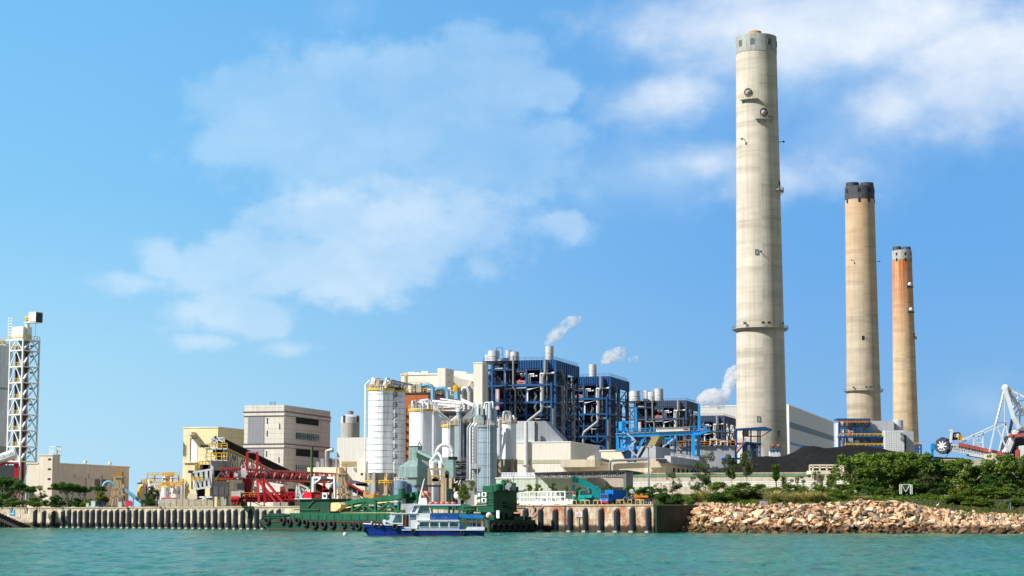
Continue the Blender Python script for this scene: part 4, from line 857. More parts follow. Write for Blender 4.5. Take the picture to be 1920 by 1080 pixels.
MB().box(-3.6, -.8, -1.6, 1.6, z4, z4 + 3.0).build('filter_box', 'teal_sheet', s4); q = MB(); q.lathe([(1.5, z4), (1.5, z4 + 4.4), (1.2, z4 + 5)], (-2.4, .3, 0), 20); q.build('cyclone', 'teal_sheet', s4); q = MB(); q.lathe([(1.3, z4), (1.3, z4 + 5.2), (1.0, z4 + 5.4)], (.8, 1.0, 0), 20); q.build('cyclone', 'silo_grey', s4); MB().box(0, 2.4, -1, 2, z4, z4 + 4.6).build('filter_box', 'silo_grey', s4)
stub_pipes(s4, (-.5, 0), r4, z4 + 3, 6, 'white_steel', 21, (2.5, 5), rad=.3)
MB().tube([(-1.2, -1.7, z4 + 3), (-1.2, -1.7, z4 + 6.6), (1.1, -1.7, z4 + 6.6), (1.1, -1.7, z4 + 2)], .34, 7).build('vent_loop', 'white_steel', s4)
for (x, rr_, m) in ((-r4 - .9, .55, 'silver_steel'), (-r4 - 1.9, .5, 'silver_steel'), (-r4 - 2.8, .35, 'galvanised'), (-r4 - .1, .3, 'pipe_grey')): MB().tube([(x, -1.6, 3.5), (x, -1.6, z4 - .8), (x + 1, -1.2, z4 + .6)], rr_, 8).build('downpipe', m, s4)
q = MB(); zz_ = z4 * .47; q.cbox((-r4 - .4, -2.2, zz_), 2.2, 1.8, .2); q.rail([(-r4 - 1.5, -3.1, zz_), (-r4 + .7, -3.1, zz_)], 1.2, .14, .6); q.build('landing', 'silver_steel', s4)
q = MB(); [q.bar((-r4 - 1.2 + dx, -2.1, 1), (-r4 - 1.2 + dx, -2.1, z4), .1) for dx in (-.35, .35)]; [q.bar((-r4 - 1.55, -2.1, 1 + k), (-r4 - .85, -2.1, 1 + k), .1) for k in range(int(z4) - 1)]; q.build('caged_ladder', 'dark_grey', s4)
silo('slim white silo directly right of the big grey panelled silo', 926, 941, 788, 640, 'silo_white', 862, 0, rim=None, seed=17, group='plain white silos')
silo('broad white silo on brown legs left of cream building', 938, 968, 790, 645, 'silo_white', 862, 0, gear=7, rim='timber_concrete', seed=18, group='plain white silos')
P, w, d, h = block(746.5, 782.5, 805, 861, 590, vm=885)
hp = thing('hopper_house', 'weathered teal hopper house with flared skirt and square neck', 'hopper', P, SITE)
zz = lambda v, Y=590: zat(v, Y) - G
zb0, zb1, zs1, zn = zz(895), zz(875), zz(863), zz(836.5)
MB().box(-w, 0, 0, d, zb0, zb1).build('lower_casing', 'teal_sheet', hp)
n0, n1, e0, e1 = -w * .62, -w * .14, d * .25, d * .62
q = MB(); q.add([(-w, 0, zb1), (0, 0, zb1), (0, d, zb1), (-w, d, zb1), (n0, e0, zs1), (n1, e0, zs1), (n1, e1, zs1), (n0, e1, zs1)], [(0, 1, 5, 4), (1, 2, 6, 5), (2, 3, 7, 6), (3, 0, 4, 7)]); q.build('flared_skirt', 'teal_sheet', hp)
MB().box(n0, n1, e0, e1, zs1 - .1, zn).build('neck', 'teal_sheet', hp); MB().box(n0 - .15, n1 + .15, e0 - .15, e1 + .15, zn, zn + .2).build('neck_cap', 'dark_grey', hp)
MB().box(-w * .8, -.4, .5, d - .5, 0, zb0).build('base_casing', 'teal_sheet', hp); q = MB(); q.bar((n1 - .2, e0 + .5, zn), (n1 + .3, e0 + .5, zn + 1.3), .2); q.bar((n1 + .3, e0 + .5, zn + 1.3), (n1 + 1.0, e0 + .5, zn + .2), .2); q.build('hoist_arm', 'dark_grey', hp)
q = MB(); q.ext([at(781, 846.5, 588), at(832, 872, 580), at(832, 878, 580), at(781, 858, 588)], (.9, 2.6, 0)); q.build('sloping_gallery', 'dark_green', hp, True)
q = MB(); q.ext([at(783, 844, 587.5), at(832, 867.5, 579.5), at(832, 872.3, 579.5), at(783, 849, 587.5)], (1.0, 3.0, 0)); q.build('gallery_cover', 'teal_sheet', hp, True)
P, w, d, h = block(832, 850, 854.5, 862, 577)
rh = thing('receiving_house', 'pale teal box at the lower end of the sloping gallery', 'receiving house', P, SITE); zz = lambda v: zat(v, 577) - G
MB().box(-w, 0, 0, d, zz(896), h).build('casing', 'teal_sheet', rh); MB().box(-w * 1.25, -w * .55, .6, d, h - .3, zz(857)).build('upper_casing', 'teal_sheet', rh); MB().box(-w * .55, .4, .2, d + .4, h, h + .9).build('roof_unit', 'dark_gap', rh)
for x in (-w + .2, -.2): MB().bar((x, .3, 0), (x, .3, zz(896)), .3).build('post', 'dark_grey', rh)
MB().cbox((-w * .7, -.1, zz(893)), .9, .3, 1.0).build('hatch', 'dark_gap', rh)
ud = thing('duct_arch', 'fat white inverted U duct with two legs above the cyclones', 'duct', at(835, 950, 584))
pts = [(818, 851), (819.5, 845), (824, 838), (830, 834.5), (837, 834.5), (844, 838), (848, 844), (848.5, 852), (848.5, 858)]
MB().tube([at(u, v, 584) for u, v in pts], 3.6 * 584 / FPX, 14).build('arch', 'white_paint', ud, True)
MB().tube([at(821, 848, 584), at(813, 858, 583), at(806, 867, 583)], 2.7 * 584 / FPX, 12).build('branch_duct', 'white_paint', ud, True); MB().tube([at(820, 848, 584), at(826, 855, 583), at(829, 864, 583)], 2.7 * 584 / FPX, 12).build('branch_duct', 'white_paint', ud, True)
for (u, v) in ((818, 847), (848, 848)): MB().tube([at(u, v, 584), at(u, v + .8, 584)], 3.9 * 584 / FPX, 14).build('flange', 'pipe_grey', ud, True)
cy = thing('cyclone_stand', 'beige braced frame carrying two white cyclones', 'cyclone stand', at(818, 950, 580)); zz = lambda v: zat(v, 580)
for u0, u1 in ((805, 819), (821, 832)):
    c = at((u0 + u1) / 2, 880, 580); r_ = (u1 - u0) / 2 * 580 / FPX
    MB().lathe([(r_, zz(878)), (r_, zz(866)), (r_ * .5, zz(864))], (c.x, 581, 0), 20).build('cyclone_body', 'white_paint', cy, True); MB().lathe([(r_ * .3, zz(899)), (r_ * .35, zz(895)), (r_ * .9, zz(878))], (c.x, 581, 0), 20).build('cyclone_cone', 'white_paint', cy, True)
for u in (803.5, 833):
    for dy in (-3, 3): MB().bar(at(u, 955, 580 + dy), at(u, 878, 580 + dy), .5).build('leg', 'timber_concrete', cy, True)
q = MB(); [q.bar(at(803, v, 577), at(833.5, v, 577), .4) for v in (880, 893, 904)]; q.bar(at(803, 893, 577), at(818, 912, 577), .3); q.bar(at(833, 893, 577), at(818, 912, 577), .3); q.build('bracing', 'timber_concrete', cy, True)
q = MB(); [q.cbox(at(rnd.uniform(812, 826), rnd.uniform(893, 903), 579), 1, .8, rnd.uniform(.6, 1.6)) for i in range(7)]; q.build('valve_set', 'yellow_paint', cy, True)
bf = thing('base_frame', 'dark steel machinery frame under the grey green silos', 'machinery frame', at(868, 950, 605))
for u in (856, 866, 876, 884): MB().bar(at(u, 955, 604), at(u, 864, 604), .7).build('column', 'dark_grey', bf, True)
for v in (866, 876, 888, 900): a, c = at(853, v + 1.2, 601), at(886, v, 601); MB().box(a.x, c.x, 601, 612, a.z, c.z).build('floor', 'dark_grey', bf, True); MB().rail([at(853, v, 600.8), at(886, v, 600.8)], 1.1, .14, 1.5).build('railing', 'galvanised', bf, True)
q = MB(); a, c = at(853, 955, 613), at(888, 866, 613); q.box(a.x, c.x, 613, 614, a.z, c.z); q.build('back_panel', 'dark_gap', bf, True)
for i in range(16): q = MB(); s_ = rnd.uniform(.5, 1.5); q.cbox(at(rnd.uniform(855, 884), rnd.uniform(868, 908), 603), s_ * 1.3, 1, s_); q.build('machine', rnd.choice(['galvanised', 'white_steel', 'teal_sheet', 'dark_grey']), bf, True)
for i in range(7): u = rnd.uniform(846, 880); v = rnd.uniform(898, 908); MB().tube([at(u, v, 598), at(u + rnd.uniform(-10, 10), v + rnd.uniform(6, 16), 598)], .3, 6).build('sloping_pipe', 'pipe_grey', bf, True)
c, r_ = cyl_at(739, 763.5, 903, 575); tk = thing('round_tank', 'small blue grey tank at the foot of the teal hopper house', 'tank', (c.x, c.y, G)); MB().lathe([(r_, 0), (r_, c.z - G), (.3, c.z - G + .5)], n=28).build('shell', 'tank_blue', tk)
for f_ in (.35, .7): MB().lathe([(r_ - .05, (c.z - G) * f_), (r_ + .1, (c.z - G) * f_), (r_ + .1, (c.z - G) * f_ + .2), (r_ - .05, (c.z - G) * f_ + .2)], n=28, cap=False).build('hoop', 'galvanised', tk)
ring_rail(tk, r_, c.z - G, 'white_steel', 1.1, 14, .1)
sl_ = MB(); sl_.ext([at(763, 905, 577), at(782, 918, 572), at(782, 955, 572), at(763, 955, 577)], (.6, 3, 0)); tag(sl_.build('sloping_shed', 'tank_blue'), 'blue grey lean-to shed sloping down beside the small round tank', 'shed')
rfb = thing('open_shelter', 'thin flat dark shelter roof on posts below the cyclone stand', 'shelter', at(808, 950, 566)); a, c = at(778, 912.5, 566), at(826, 909.5, 566); MB().box(a.x, c.x, 563, 571, a.z, c.z).build('roof', 'dark_grey', rfb, True)
for u in (780, 802, 824): MB().bar(at(u, 955, 566), at(u, 912, 566), .25).build('post', 'galvanised', rfb, True)
gcb = thing('control_cabinet', 'pale grey upright cabinet in front of the big panelled silo', 'cabinet', at(881, 950, 570)); a, c = at(874, 916, 570), at(889, 900.5, 570); MB().box(a.x, c.x, 570, 572.5, G, c.z).build('casing', 'concrete_grey', gcb, True); MB().box(a.x - .2, c.x + .2, 569.7, 572.8, c.z, c.z + .2).build('lid', 'white_steel', gcb, True)
pt = thing('horizontal_tank', 'white horizontal tank lying at the foot of the silos', 'tank', at(864, 950, 552)); MB().tube([at(856, 929, 552), at(857, 929, 552), at(877, 929, 548), at(878, 929, 548)], [.8, 1.15, 1.15, .8], 16).build('shell', 'white_steel', pt, True); q = MB(); [q.cbox(at(u, 938, 551), .8, 2, 2.0) for u in (861, 873)]; q.build('saddle', 'concrete_grey', pt, True)
dt = thing('pump_house', 'dark green shed with black round-topped doorway near the silos', 'shed', at(846, 950, 556)); a, c = at(837, 945, 556), at(849, 916, 556); MB().box(a.x, c.x, 556, 562, G, c.z).build('casing', 'dark_green', dt, True); q = MB(); q.ext([at(848, 945, 555), at(848, 928, 555), at(850, 922.5, 555), at(853, 921, 555), at(854, 924, 555), at(854, 945, 555)], (0, 5, 0)); q.build('doorway', 'dark_gap', dt, True)
oc = thing('skip_container', 'orange open topped skip container in front of the ribbed silo legs', 'container', at(708, 950, 556)); Yo = 556; oc_p = lambda u, v, dy=0: at(u, v, Yo + dy)
q = MB(); q.ext([oc_p(683, 938), oc_p(683, 927), oc_p(701, 927), oc_p(701, 938)], (1.0, 3, 0)); q.build('end_panel', 'pale_orange', oc, True); q = MB(); q.ext([oc_p(701, 938, .02), oc_p(701, 928, .02), oc_p(733, 929, 9), oc_p(731, 938, 9)], (1, 3, 0)); q.build('side_panel', 'orange_paint', oc, True); q = MB(); [q.cbox(oc_p(u, 926, .5), .8, .8, 1) for u in (684, 700)]; q.build('corner_post', 'pale_orange', oc, True)
P, w, d, h = block(632, 691, 693.5, 820, 648)
gs = thing('transfer_building', 'pale sheet clad building with tan strip left of ribbed silos', 'building', P, SITE); zz = lambda v: zat(v, 648) - G; fx = lambda u: -w * (691 - u) / 59.
MB().box(-w, 0, 0, d, 0, h).build('wall', 'grey_siding', gs); MB().box(fx(641), fx(676), -.12, .05, zz(874), zz(865)).build('louvre_strip', 'tan_strip', gs); MB().box(fx(674), fx(690), -2.0, 0, 0, zz(865)).build('annex', 'cream_concrete', gs)
MB().box(fx(681), fx(685), -2.1, -1.9, zz(891), zz(887)).build('annex_window', 'dark_glass', gs); MB().box(fx(665), fx(675), -.8, .0, zz(882), zz(877)).build('landing', 'galvanised', gs); MB().box(fx(672), fx(676), -1.2, 0, zz(890), zz(886)).build('hood', 'beige_wall', gs)
MB().box(-w - 9, -w + 2, -3, 4, 0, zz(876)).build('low_wing', 'cream_concrete', gs); q = MB(); [q.cbox((-w - rnd.uniform(0, 7), 0, zz(876)), 1.2, 1.2, rnd.uniform(1, 4), 0, True) for i in range(6)]; q.tube([(-w - 3, -1, zz(876)), (-w - 3, -1, zz(845)), (-w - 1, -1, zz(843))], .8, 8); q.build('wing_equipment', 'pipe_grey', gs)
c, r_ = cyl_at(639.5, 674.5, 782, 760); cs = thing('concrete_silo', 'round concrete silo with pale band and cap behind sheet building', 'silo', (c.x, c.y, G)); zt = zat(782, 760) - G; zb = zat(794, 760) - G
MB().lathe([(r_, 0), (r_, zb)], n=40).build('shell', 'concrete_grey', cs); MB().lathe([(r_ + .05, zb), (r_ + .05, zt), (r_ * .6, zt + .9), (.2, zt + 1)], n=40).build('top_band', 'silver_steel', cs); MB().lathe([(r_ * .33, zt + .5), (r_ * .33, zt + 2.2), (.1, zt + 2.4)], n=20).build('roof_cap', 'galvanised', cs)
for a in (-2.2, -.6): MB().cbox((math.cos(a) * r_, math.sin(a) * r_, zb + 1.6), .9, .5, 2.6, a + 1.57).build('louvre', 'dark_grey', cs)
# ---------------------------------------------------------------- cream blocks, conveyor house, canopy, shed
P, w, d, h = block(958, 1069.8, 1124, 829.2, 770)
cb = thing('switchgear_building', 'large cream sheet clad block with olive strip below the boiler houses', 'building', P, SITE); zz = lambda v, Y=770: zat(v, Y) - G
MB().box(-w, 0, 0, d, 0, h).build('wall', 'cream_sheet', cb); MB().box(-w, .0, -.14, .05, zz(868.5), zz(861.5)).build('louvre_strip', 'olive_strip', cb); MB().box(-w - .2, .2, -.2, d + .2, h, h + .35).build('parapet', 'white_paint', cb)
x = -w * (1069.8 - 988) / 111.8; MB().tube([(x, -.9, 0), (x, -.9, h + 8)], .75, 10).build('downpipe', 'silver_steel', cb); MB().cbox((x, -1, zz(872.5)), 2.6, 1.6, .6).build('pipe_bracket', 'galvanised', cb)
MB().box(-w, -.3 * w - 8, 3, 14, h, h + 8.5).build('roof_casing', 'duct_silver', cb)
q = MB(); q.ext([(-.3 * w - 8, 4, h), (-.3 * w - 8, 4, h + 8.5), (-.3 * w - 4, 4, h + 8.5), (-.3 * w + 4, 4, h)], (0, 8, 0)); q.build('sloping_duct', 'galvanised', cb)
YH = 690
def ph(u, v, dy=0): return at(u, v, YH + dy)
cvh = thing('conveyor_house', 'long cream concrete conveyor house with overhanging slab ends', 'conveyor house', ph(1150, 950))
q = MB(); q.ext([ph(1056, 890), ph(1056, 876), ph(1072, 876), ph(1075, 883), ph(1078, 886), ph(1078, 890)], (2, 14, 0)); q.build('support_wall', 'cream_concrete', cvh, True)
q = MB(); q.ext([ph(1051, 876, -3), ph(1051, 862.2, -3), ph(1115, 861, -3), ph(1115.5, 875.2, -3)], DV * 26); q.build('end_slab', 'cream_concrete', cvh, True)
q = MB(); q.ext([ph(1075, 890, 5), ph(1075, 876, 5), ph(1218, 865.5, 5), ph(1218, 890, 5)], DV * 14); q.build('main_wall', 'cream_concrete', cvh, True)
q = MB(); q.ext([ph(1146, 886, -1), ph(1146, 867, -1), ph(1220, 866.5, -1), ph(1220, 886, -1)], DV * 8); q.build('front_wall', 'cream_concrete', cvh, True)
q = MB(); q.ext([ph(1218, 877, -3), ph(1218, 860, -3), ph(1245, 859.5, -3), ph(1245.5, 875.5, -3)], DV * 60); q.build('end_slab', 'cream_concrete', cvh, True)
q = MB(); q.ext([ph(1212, 887, -2), ph(1218, 876, -2), ph(1228, 876, -2), ph(1217, 890, -2)], DV * 3); q.build('bracket', 'cream_concrete', cvh, True)
q = MB(); q.ext([ph(1220, 955, 0), ph(1220, 876, 0), ph(1247, 874, 0), ph(1247, 955, 0)], DV * 95); q.build('rear_wing', 'cream_concrete', cvh, True)
pw = ph(1246, 861, -3)
q = MB(); q.box(0, 2.2, 0, 70, -1.4, 1.2); [q.box(2.2, 2.5, y, y + .3, -1.2, 1.9) for y in range(1, 70, 3)]; q.v = [pw + WV * p.x + DV * p.y + Vector((0, 0, p.z)) for p in q.v]; q.build('side_walkway', 'silver_steel', cvh, True)
q = MB(); q.rail([pw + WV * 2.3 + Vector((0, 0, 1.2)), pw + WV * 2.3 + DV * 70 + Vector((0, 0, 1.2))], 1.2, .14, 2.5); q.build('walkway_railing', 'white_steel', cvh, True)
for i in range(6):
    b0 = ph(1247.2, 884.5, 0) + DV * (14 + i * 8.5); aw = MB(); aw.ext([b0 + DV * a_ + Vector((0, 0, z_)) for a_, z_ in ((0, -1.2), (2.4, -1.2), (2.4, .9), (1.9, 1.6), (.5, 1.6), (0, .9))], WV * .3); aw.build('arched_opening', 'dark_gap', cvh, True)
q = MB(); q.ext([ph(1101, 858.5, 2), ph(1108, 854.5, 2), ph(1114, 853.5, 2), ph(1116, 861, 2), ph(1101, 861.5, 2)], DV * 6); q.build('roof_hatch', 'cream_concrete', cvh, True)
q = MB(); q.bar(ph(1116, 858, 6), ph(1146, 866, 6), 1.4, .9); [q.bar(ph(1116 + i * 5, 856 + i * 1.3, 5), ph(1116 + i * 5, 860 + i * 1.3, 5), .25) for i in range(7)]; q.cbox(ph(1121, 856, 3), 2.2, 2, 2.8); q.build('belt_line', 'galvanised', cvh, True)
q = MB(); q.tube([ph(1143.5, 886, -2), ph(1143.5, 868, -2), ph(1145, 864.5, -2), ph(1149, 863.5, -2), ph(1215, 861, -2)], .45, 8); q.build('roof_pipe', 'pipe_grey', cvh, True)
q = MB(); q.cbox(ph(1242, 864.5, -4.5), 2.4, 2.4, 1.4); q.cbox(ph(1240, 862.5, -4.5), 3.6, 1.5, .7); q.build('floodlight', 'dark_grey', cvh, True)
P, w, d, h = block(1124, 1163, 1169, 845.5, 760)
ck = thing('plinth_block', 'low cream wall block left of the blue gantry foot', 'wall block', P, SITE); MB().box(-w, 0, 0, 8, 0, h).build('wall', 'cream_concrete', ck); MB().box(-w, .3, -.3, 8, h, h + .4).build('coping', 'white_paint', ck); q = MB(); q.ext([(0, 0, h), (0, 0, h - 6), (3.5, 0, h - 6)], (0, 8, 0)); q.build('sloped_end', 'cream_concrete', ck)
P, w, d, h = block(1190, 1229.5, 1264.5, 836.5, 800)
gb = thing('fan_building', 'pale grey sheet clad block under the blue gantry girder', 'building', P, SITE); MB().box(-w, 0, 0, d, 0, h).build('wall', 'duct_silver', gb)
q = MB(); q.ext([(-w + 3, 2, h), (-w + 7, 2, h + 4.5), (-w + 10, 2, h + 4.5), (-1, 2, h)], (0, 10, 0)); q.build('sloping_roof', 'tan_strip', gb)
def lb(u, v, dy=0): return at(u, v, 860 + dy)
lw = thing('long_building', 'long low grey sheet building with blue bracing behind the gantry legs', 'building', lb(1320, 950)); a, c = lb(1264, 950), lb(1380, 835.5); MB().box(a.x, c.x, 866, 880, G, c.z).build('wall', 'duct_silver', lw, True)
q = MB(); [q.bar(lb(u, 950), lb(u, 826), .6) for u in (1266, 1288, 1294)]; q.bar(lb(1266, 836), lb(1288, 860), .35); q.bar(lb(1288, 836), lb(1266, 860), .35); q.bar(lb(1266, 845), lb(1290, 845), .35); q.build('braced_frame', 'deep_blue_steel', lw, True)
MB().bar(lb(1264, 858, -1), lb(1330, 858, -1), .6).build('walkway', 'rust_dark', lw, True); MB().box(lb(1345, 0).x, lb(1380, 0).x, 864, 866, zat(861, 860), zat(857.5, 860)).build('blue_strip', 'hall_blue', lw, True)
MB().rail([lb(1262, 836), lb(1330, 836)], 1.8, .28, 2).rail([lb(1330, 834), lb(1380, 834)], 1.8, .28, 2).build('roof_railing', 'orange_rail', lw, True)
q = MB(); q.bar(lb(1246, 822), lb(1270, 822), .6, .8); q.bar(lb(1250, 823), lb(1262, 834), .4); q.bar(lb(1247, 823), lb(1247, 836), .4); q.bar(lb(1268, 823), lb(1268, 836), .4); q.bar(lb(1247, 832), lb(1262, 832), .4); q.build('roof_frame', 'sky_blue_paint', lw, True)
q = MB(); [q.cbox(lb(rnd.uniform(1268, 1378), rnd.uniform(827, 833), 6), rnd.uniform(1, 4), 2, rnd.uniform(1, 3)) for i in range(26)]; q.build('roof_equipment', 'pipe_grey', lw, True)
q = MB(); [q.tube([lb(u, 834, 5), lb(u, v, 5), lb(u + 12, v, 5), lb(u + 12, 834, 5)], .4, 6) for u, v in ((1300, 826), (1332, 824), (1352, 828))]; q.build('roof_pipe', 'white_steel', lw, True)
YG = 740
def pg(u, v, dy=0): return at(u, v, YG + dy)
gr = thing('gantry_crane', 'bright blue gantry with long girder on tall right legs', 'gantry', pg(1240, 950))
q = MB(); q.ext([pg(1156, 814, -1), pg(1156, 812), pg(1320, 807.5, -1), pg(1320, 813.5, -1), pg(1210, 818.5, -1), pg(1158, 819, -1)], (0, 3, 0)); q.build('girder', 'sky_blue_paint', gr, True)
q = MB(); q.ext([pg(1302, 816, -2), pg(1310, 811, -2), pg(1330, 807.5, -2), pg(1331.5, 810.5, -2), pg(1316, 815, -2)], (0, 2, 0)); q.ext([pg(1313, 809.5, -4), pg(1324, 807, -4), pg(1331, 809, -4), pg(1315, 814, -4)], (0, 6, 0)); q.build('girder_nose', 'sky_blue_paint', gr, True)
q = MB(); q.ext([pg(1155, 813, -1.3), pg(1330, 805.5, -1.3), pg(1330, 806.8, -1.3), pg(1155, 814.3, -1.3)], (0, 4, 0)); q.build('walkway', 'pipe_grey', gr, True)
MB().rail([pg(1156, 812, -1.4), pg(1230, 809.5, -1.4)], 1.4, .2, 2).rail([pg(1292, 807, -1.4), pg(1330, 806, -1.4)], 1.4, .2, 1.6).build('girder_railing', 'sky_blue_paint', gr, True)
q = MB(); q.ext([pg(1230.5, 810, -1.6), pg(1230.5, 802, -1.6), pg(1293, 800, -1.6), pg(1293, 807.5, -1.6)], (0, 3, 0)); q.build('cover_panel', 'white_paint', gr, True); MB().ext([pg(1281, 805.8, -1.75), pg(1281, 804, -1.75), pg(1290.5, 803.7, -1.75), pg(1290.5, 805.5, -1.75)], (0, .1, 0)).build('red_plate', 'bright_red', gr, True)
q = MB(); q.ext([pg(1230, 801.8, -1.9), pg(1294, 799.6, -1.9), pg(1294, 800.6, -1.9), pg(1230, 802.9, -1.9)], (0, 3.6, 0)); q.build('cover_eave', 'pipe_grey', gr, True)
for (u, w_) in ((1300, 2.7), (1309.5, 2.4)): MB().bar(pg(u, 955, -1 if u < 1305 else 4), pg(u, 814, -1 if u < 1305 else 4), w_ * .46).build('leg', 'sky_blue_paint', gr, True)
MB().bar(pg(1311, 808, 1), pg(1311, 758, 1), .85).build('mast', 'sky_blue_paint', gr, True); MB().bar(pg(1192, 806, 6), pg(1192, 764, 6), .8).build('mast', 'sky_blue_paint', gr, True)
for (u, w_) in ((1158, 1.0), (1166.5, .6), (1177, 1.0), (1180.5, 1.2), (1191, 1.0)): MB().bar(pg(u, 870 if u > 1170 else 846, 1), pg(u, 819, 1), w_).build('frame_post', 'sky_blue_paint' if u < 1185 else 'blue_steel', gr, True)
q = MB(); [q.bar(pg(1157, v, 1), pg(1181, v, 1), .5) for v in (832, 841)]; q.bar(pg(1160, 842.5, 0), pg(1180, 842.5, 0), 1.4, .8); q.build('frame_rail', 'sky_blue_paint', gr, True)
for (u0, v0, u1, v1, m) in ((1208.5, 819, 1186, 862, 'sky_blue_paint'), (1219, 821, 1196, 862, 'deep_blue_steel')): MB().bar(pg(u0, v0, 0), pg(u1, v1, 0), .95).build('raking_strut', m, gr, True)
MB().bar(pg(1176, 813, -2), pg(1192, 827, -2), .5).bar(pg(1192, 827, -2), pg(1178, 840, -2), .5).bar(pg(1178, 840, -2), pg(1194, 855, -2), .5).build('stair', 'silver_steel', gr, True)
q = MB(); q.ext([pg(1166, 847, -1), pg(1182, 843, -1), pg(1182, 858, -1), pg(1172, 860, -1)], (0, 3, 0)); q.ext([pg(1190, 842, -1), pg(1194, 842, -1), pg(1194, 862, -1), pg(1190, 862, -1)], (0, 2, 0)); q.build('drive_housing', 'deep_blue_steel', gr, True)
MB().tube([pg(1166, 807, 1), pg(1166, 791, 1)], 1.2, 10).bar(pg(1166, 792, 1), pg(1178, 792, 1), 1).bar(pg(1166, 807, 1), pg(1176, 804, 1), 1.6, 1.2).build('winch', 'sky_blue_paint', gr, True)
MB().bar(pg(1152, 846, -1), pg(1170, 846, -1), .6).rail([pg(1182, 864, -3), pg(1216, 863, -3)], 1, .2, 1.5).build('platform', 'pipe_grey', gr, True)
q = MB(); q.cbox(pg(1306, 857, 0), 3, 3, 1.4); q.build('leg_tie', 'blue_steel', gr, True)
YT = 560
def pt_(u, v, dy=0): return at(u, v, YT + dy)
cn = thing('open_canopy', 'dark flat open canopy with zigzag lattice edge truss', 'canopy', pt_(1100, 950))
q = MB(); q.ext([pt_(1002, 886, -2), pt_(1175, 881.2, -2), pt_(1207, 886, 10), pt_(1190, 888, 24), pt_(1010, 889, 24)], (0, 0, -.35)); q.build('roof', 'dark_grey', cn, True)
q = MB(); q.truss(pt_(1004, 887, -1.5), pt_(1173, 884, -1.5), pt_(1004, 895, -1.5), pt_(1173, 894, -1.5), 22, .32, .22); q.build('edge_truss', 'pipe_grey', cn, True)
q = MB(); q.truss(pt_(1010, 889.5, 22), pt_(1175, 888, 22), pt_(1010, 895, 22), pt_(1175, 895, 22), 22, .4, .25); q.build('rear_truss', 'dark_grey', cn, True)
for u in (1007, 1171.5): MB().bar(pt_(u, 955, -1.3), pt_(u, 888, -1.3), .75).build('post', 'pipe_grey', cn, True)
for u in (1010, 1090, 1175): MB().bar(pt_(u, 955, 22), pt_(u, 888, 22), .5).build('post', 'dark_grey', cn, True)
MB().bar(pt_(1171, 898, -1.3), pt_(1162, 891, -1.3), .4).build('knee_brace', 'pipe_grey', cn, True)
a, c = pt_(1174, 955, 2), pt_(1187, 884.5, 2); MB().box(a.x, c.x, YT + 2, YT + 12, G, c.z).build('end_wall', 'wall_grey', cn, True)
q = MB(); a, c = pt_(1136, 955, 26), pt_(1176, 890, 26); q.box(a.x, c.x, YT + 26, YT + 27, G, c.z); q.build('back_wall', 'beige_wall', cn, True)
P, w, d, h = block(930, 1100, 1138, 896.5, 566)
sd = thing('green_shed', 'low pale green sheet clad shed under the dark canopy', 'shed', P, SITE); MB().box(-w, 0, 0, d, 0, h).build('wall', 'pale_green_sheet', sd); MB().box(-w - .2, .2, -.2, d + .2, h, h + .3).build('roof_edge', 'white_paint', sd)
q = MB(); x0, x1 = at(950, 0, 560).x, at(1003, 0, 560).x
rk = thing('pipe_gallery', 'low white railed pipe gallery left of the dark canopy', 'gallery', at(978, 950, 575)); q = MB(); [q.bar(at(940, v, 575), at(1003, v + .3, 575), .35) for v in (887, 891, 895)]; [q.bar(at(u, 887, 575), at(u, 895, 575), .3) for u in range(942, 1003, 5)]; q.build('rails', 'white_steel', rk, True); a, c = at(936, 895, 576), at(1003, 893, 576); MB().box(a.x, c.x, 576, 579, a.z, c.z).build('deck', 'galvanised', rk, True); q = MB(); [q.bar(at(u, 955, 577), at(u, 895, 577), .4) for u in (945, 975, 1001)]; q.build('posts', 'galvanised', rk, True)
lp = thing('light_pole', 'tall grey lamp post in front of the cream conveyor house', 'lamp post', at(1216.5, 950, 530)); b0 = at(1216.5, 940, 530); t0 = at(1216.5, 839, 530)
MB().tube([(b0.x, 530, G), (b0.x, 530, t0.z)], [.32, .18], 8).build('pole', 'pipe_grey', lp, True); q = MB(); q.bar((t0.x - .9, 530, t0.z), (t0.x + .9, 530, t0.z), .12); q.build('cross_arm', 'pipe_grey', lp, True)
for dx in (-.7, .7): MB().cbox((t0.x + dx, 529.8, t0.z + .3), .55, .4, .45).build('lamp', 'galvanised', lp, True)
# ---------------------------------------------------------------- left: silo and lattice tower
YL = 700
c, r_ = cyl_at(-100, 19.5, 655, YL + 14, 760); ls = thing('silo', 'huge grey silo cut off at the left edge beside lattice tower', 'silo', (c.x, c.y, G)); z1 = zat(655, YL + 14) - G; z0 = zat(838, YL + 14) - G
MB().lathe([(r_, z0), (r_, z1), (r_ + .4, z1 + .1), (r_ + .4, z1 + .9), (r_ * .4, z1 + 5.5), (.2, z1 + 6)], n=64).build('shell', 'silo_pale_grey', ls)
MB().lathe([(r_ * .97, 0), (r_ * .97, z0)], n=64).build('base_ring', 'concrete_grey', ls); MB().lathe([(r_ - .05, z1 * .74), (r_ + .12, z1 * .74), (r_ + .12, z1 * .75), (r_ - .05, z1 * .75)], n=64, cap=False).build('hoop', 'galvanised', ls); ring_rail(ls, r_ + .2, z1 + .9, 'yellow_paint', 1.3, 40, .12)
q = MB(); [q.cbox((r_ * math.cos(a) * .8, r_ * math.sin(a) * .8, z1 + 2.0), 2, 2, 1.4) for a in (-1.0, -.7, -.4)]; q.build('roof_equipment', 'yellow_paint', ls)
AT = R(30); P, w, d, h = block(18, 43.5, 72.5, 637, YL, AT, vm=690)
tw = thing('lattice_tower', 'tall white lattice lift tower beside the grey silo at left edge', 'lattice tower', P, AT); zz = lambda v: zat(v, YL) - G
lv = [zz(v) for v in (637, 656.5, 687, 717, 747, 777, 807, 837, 865)]
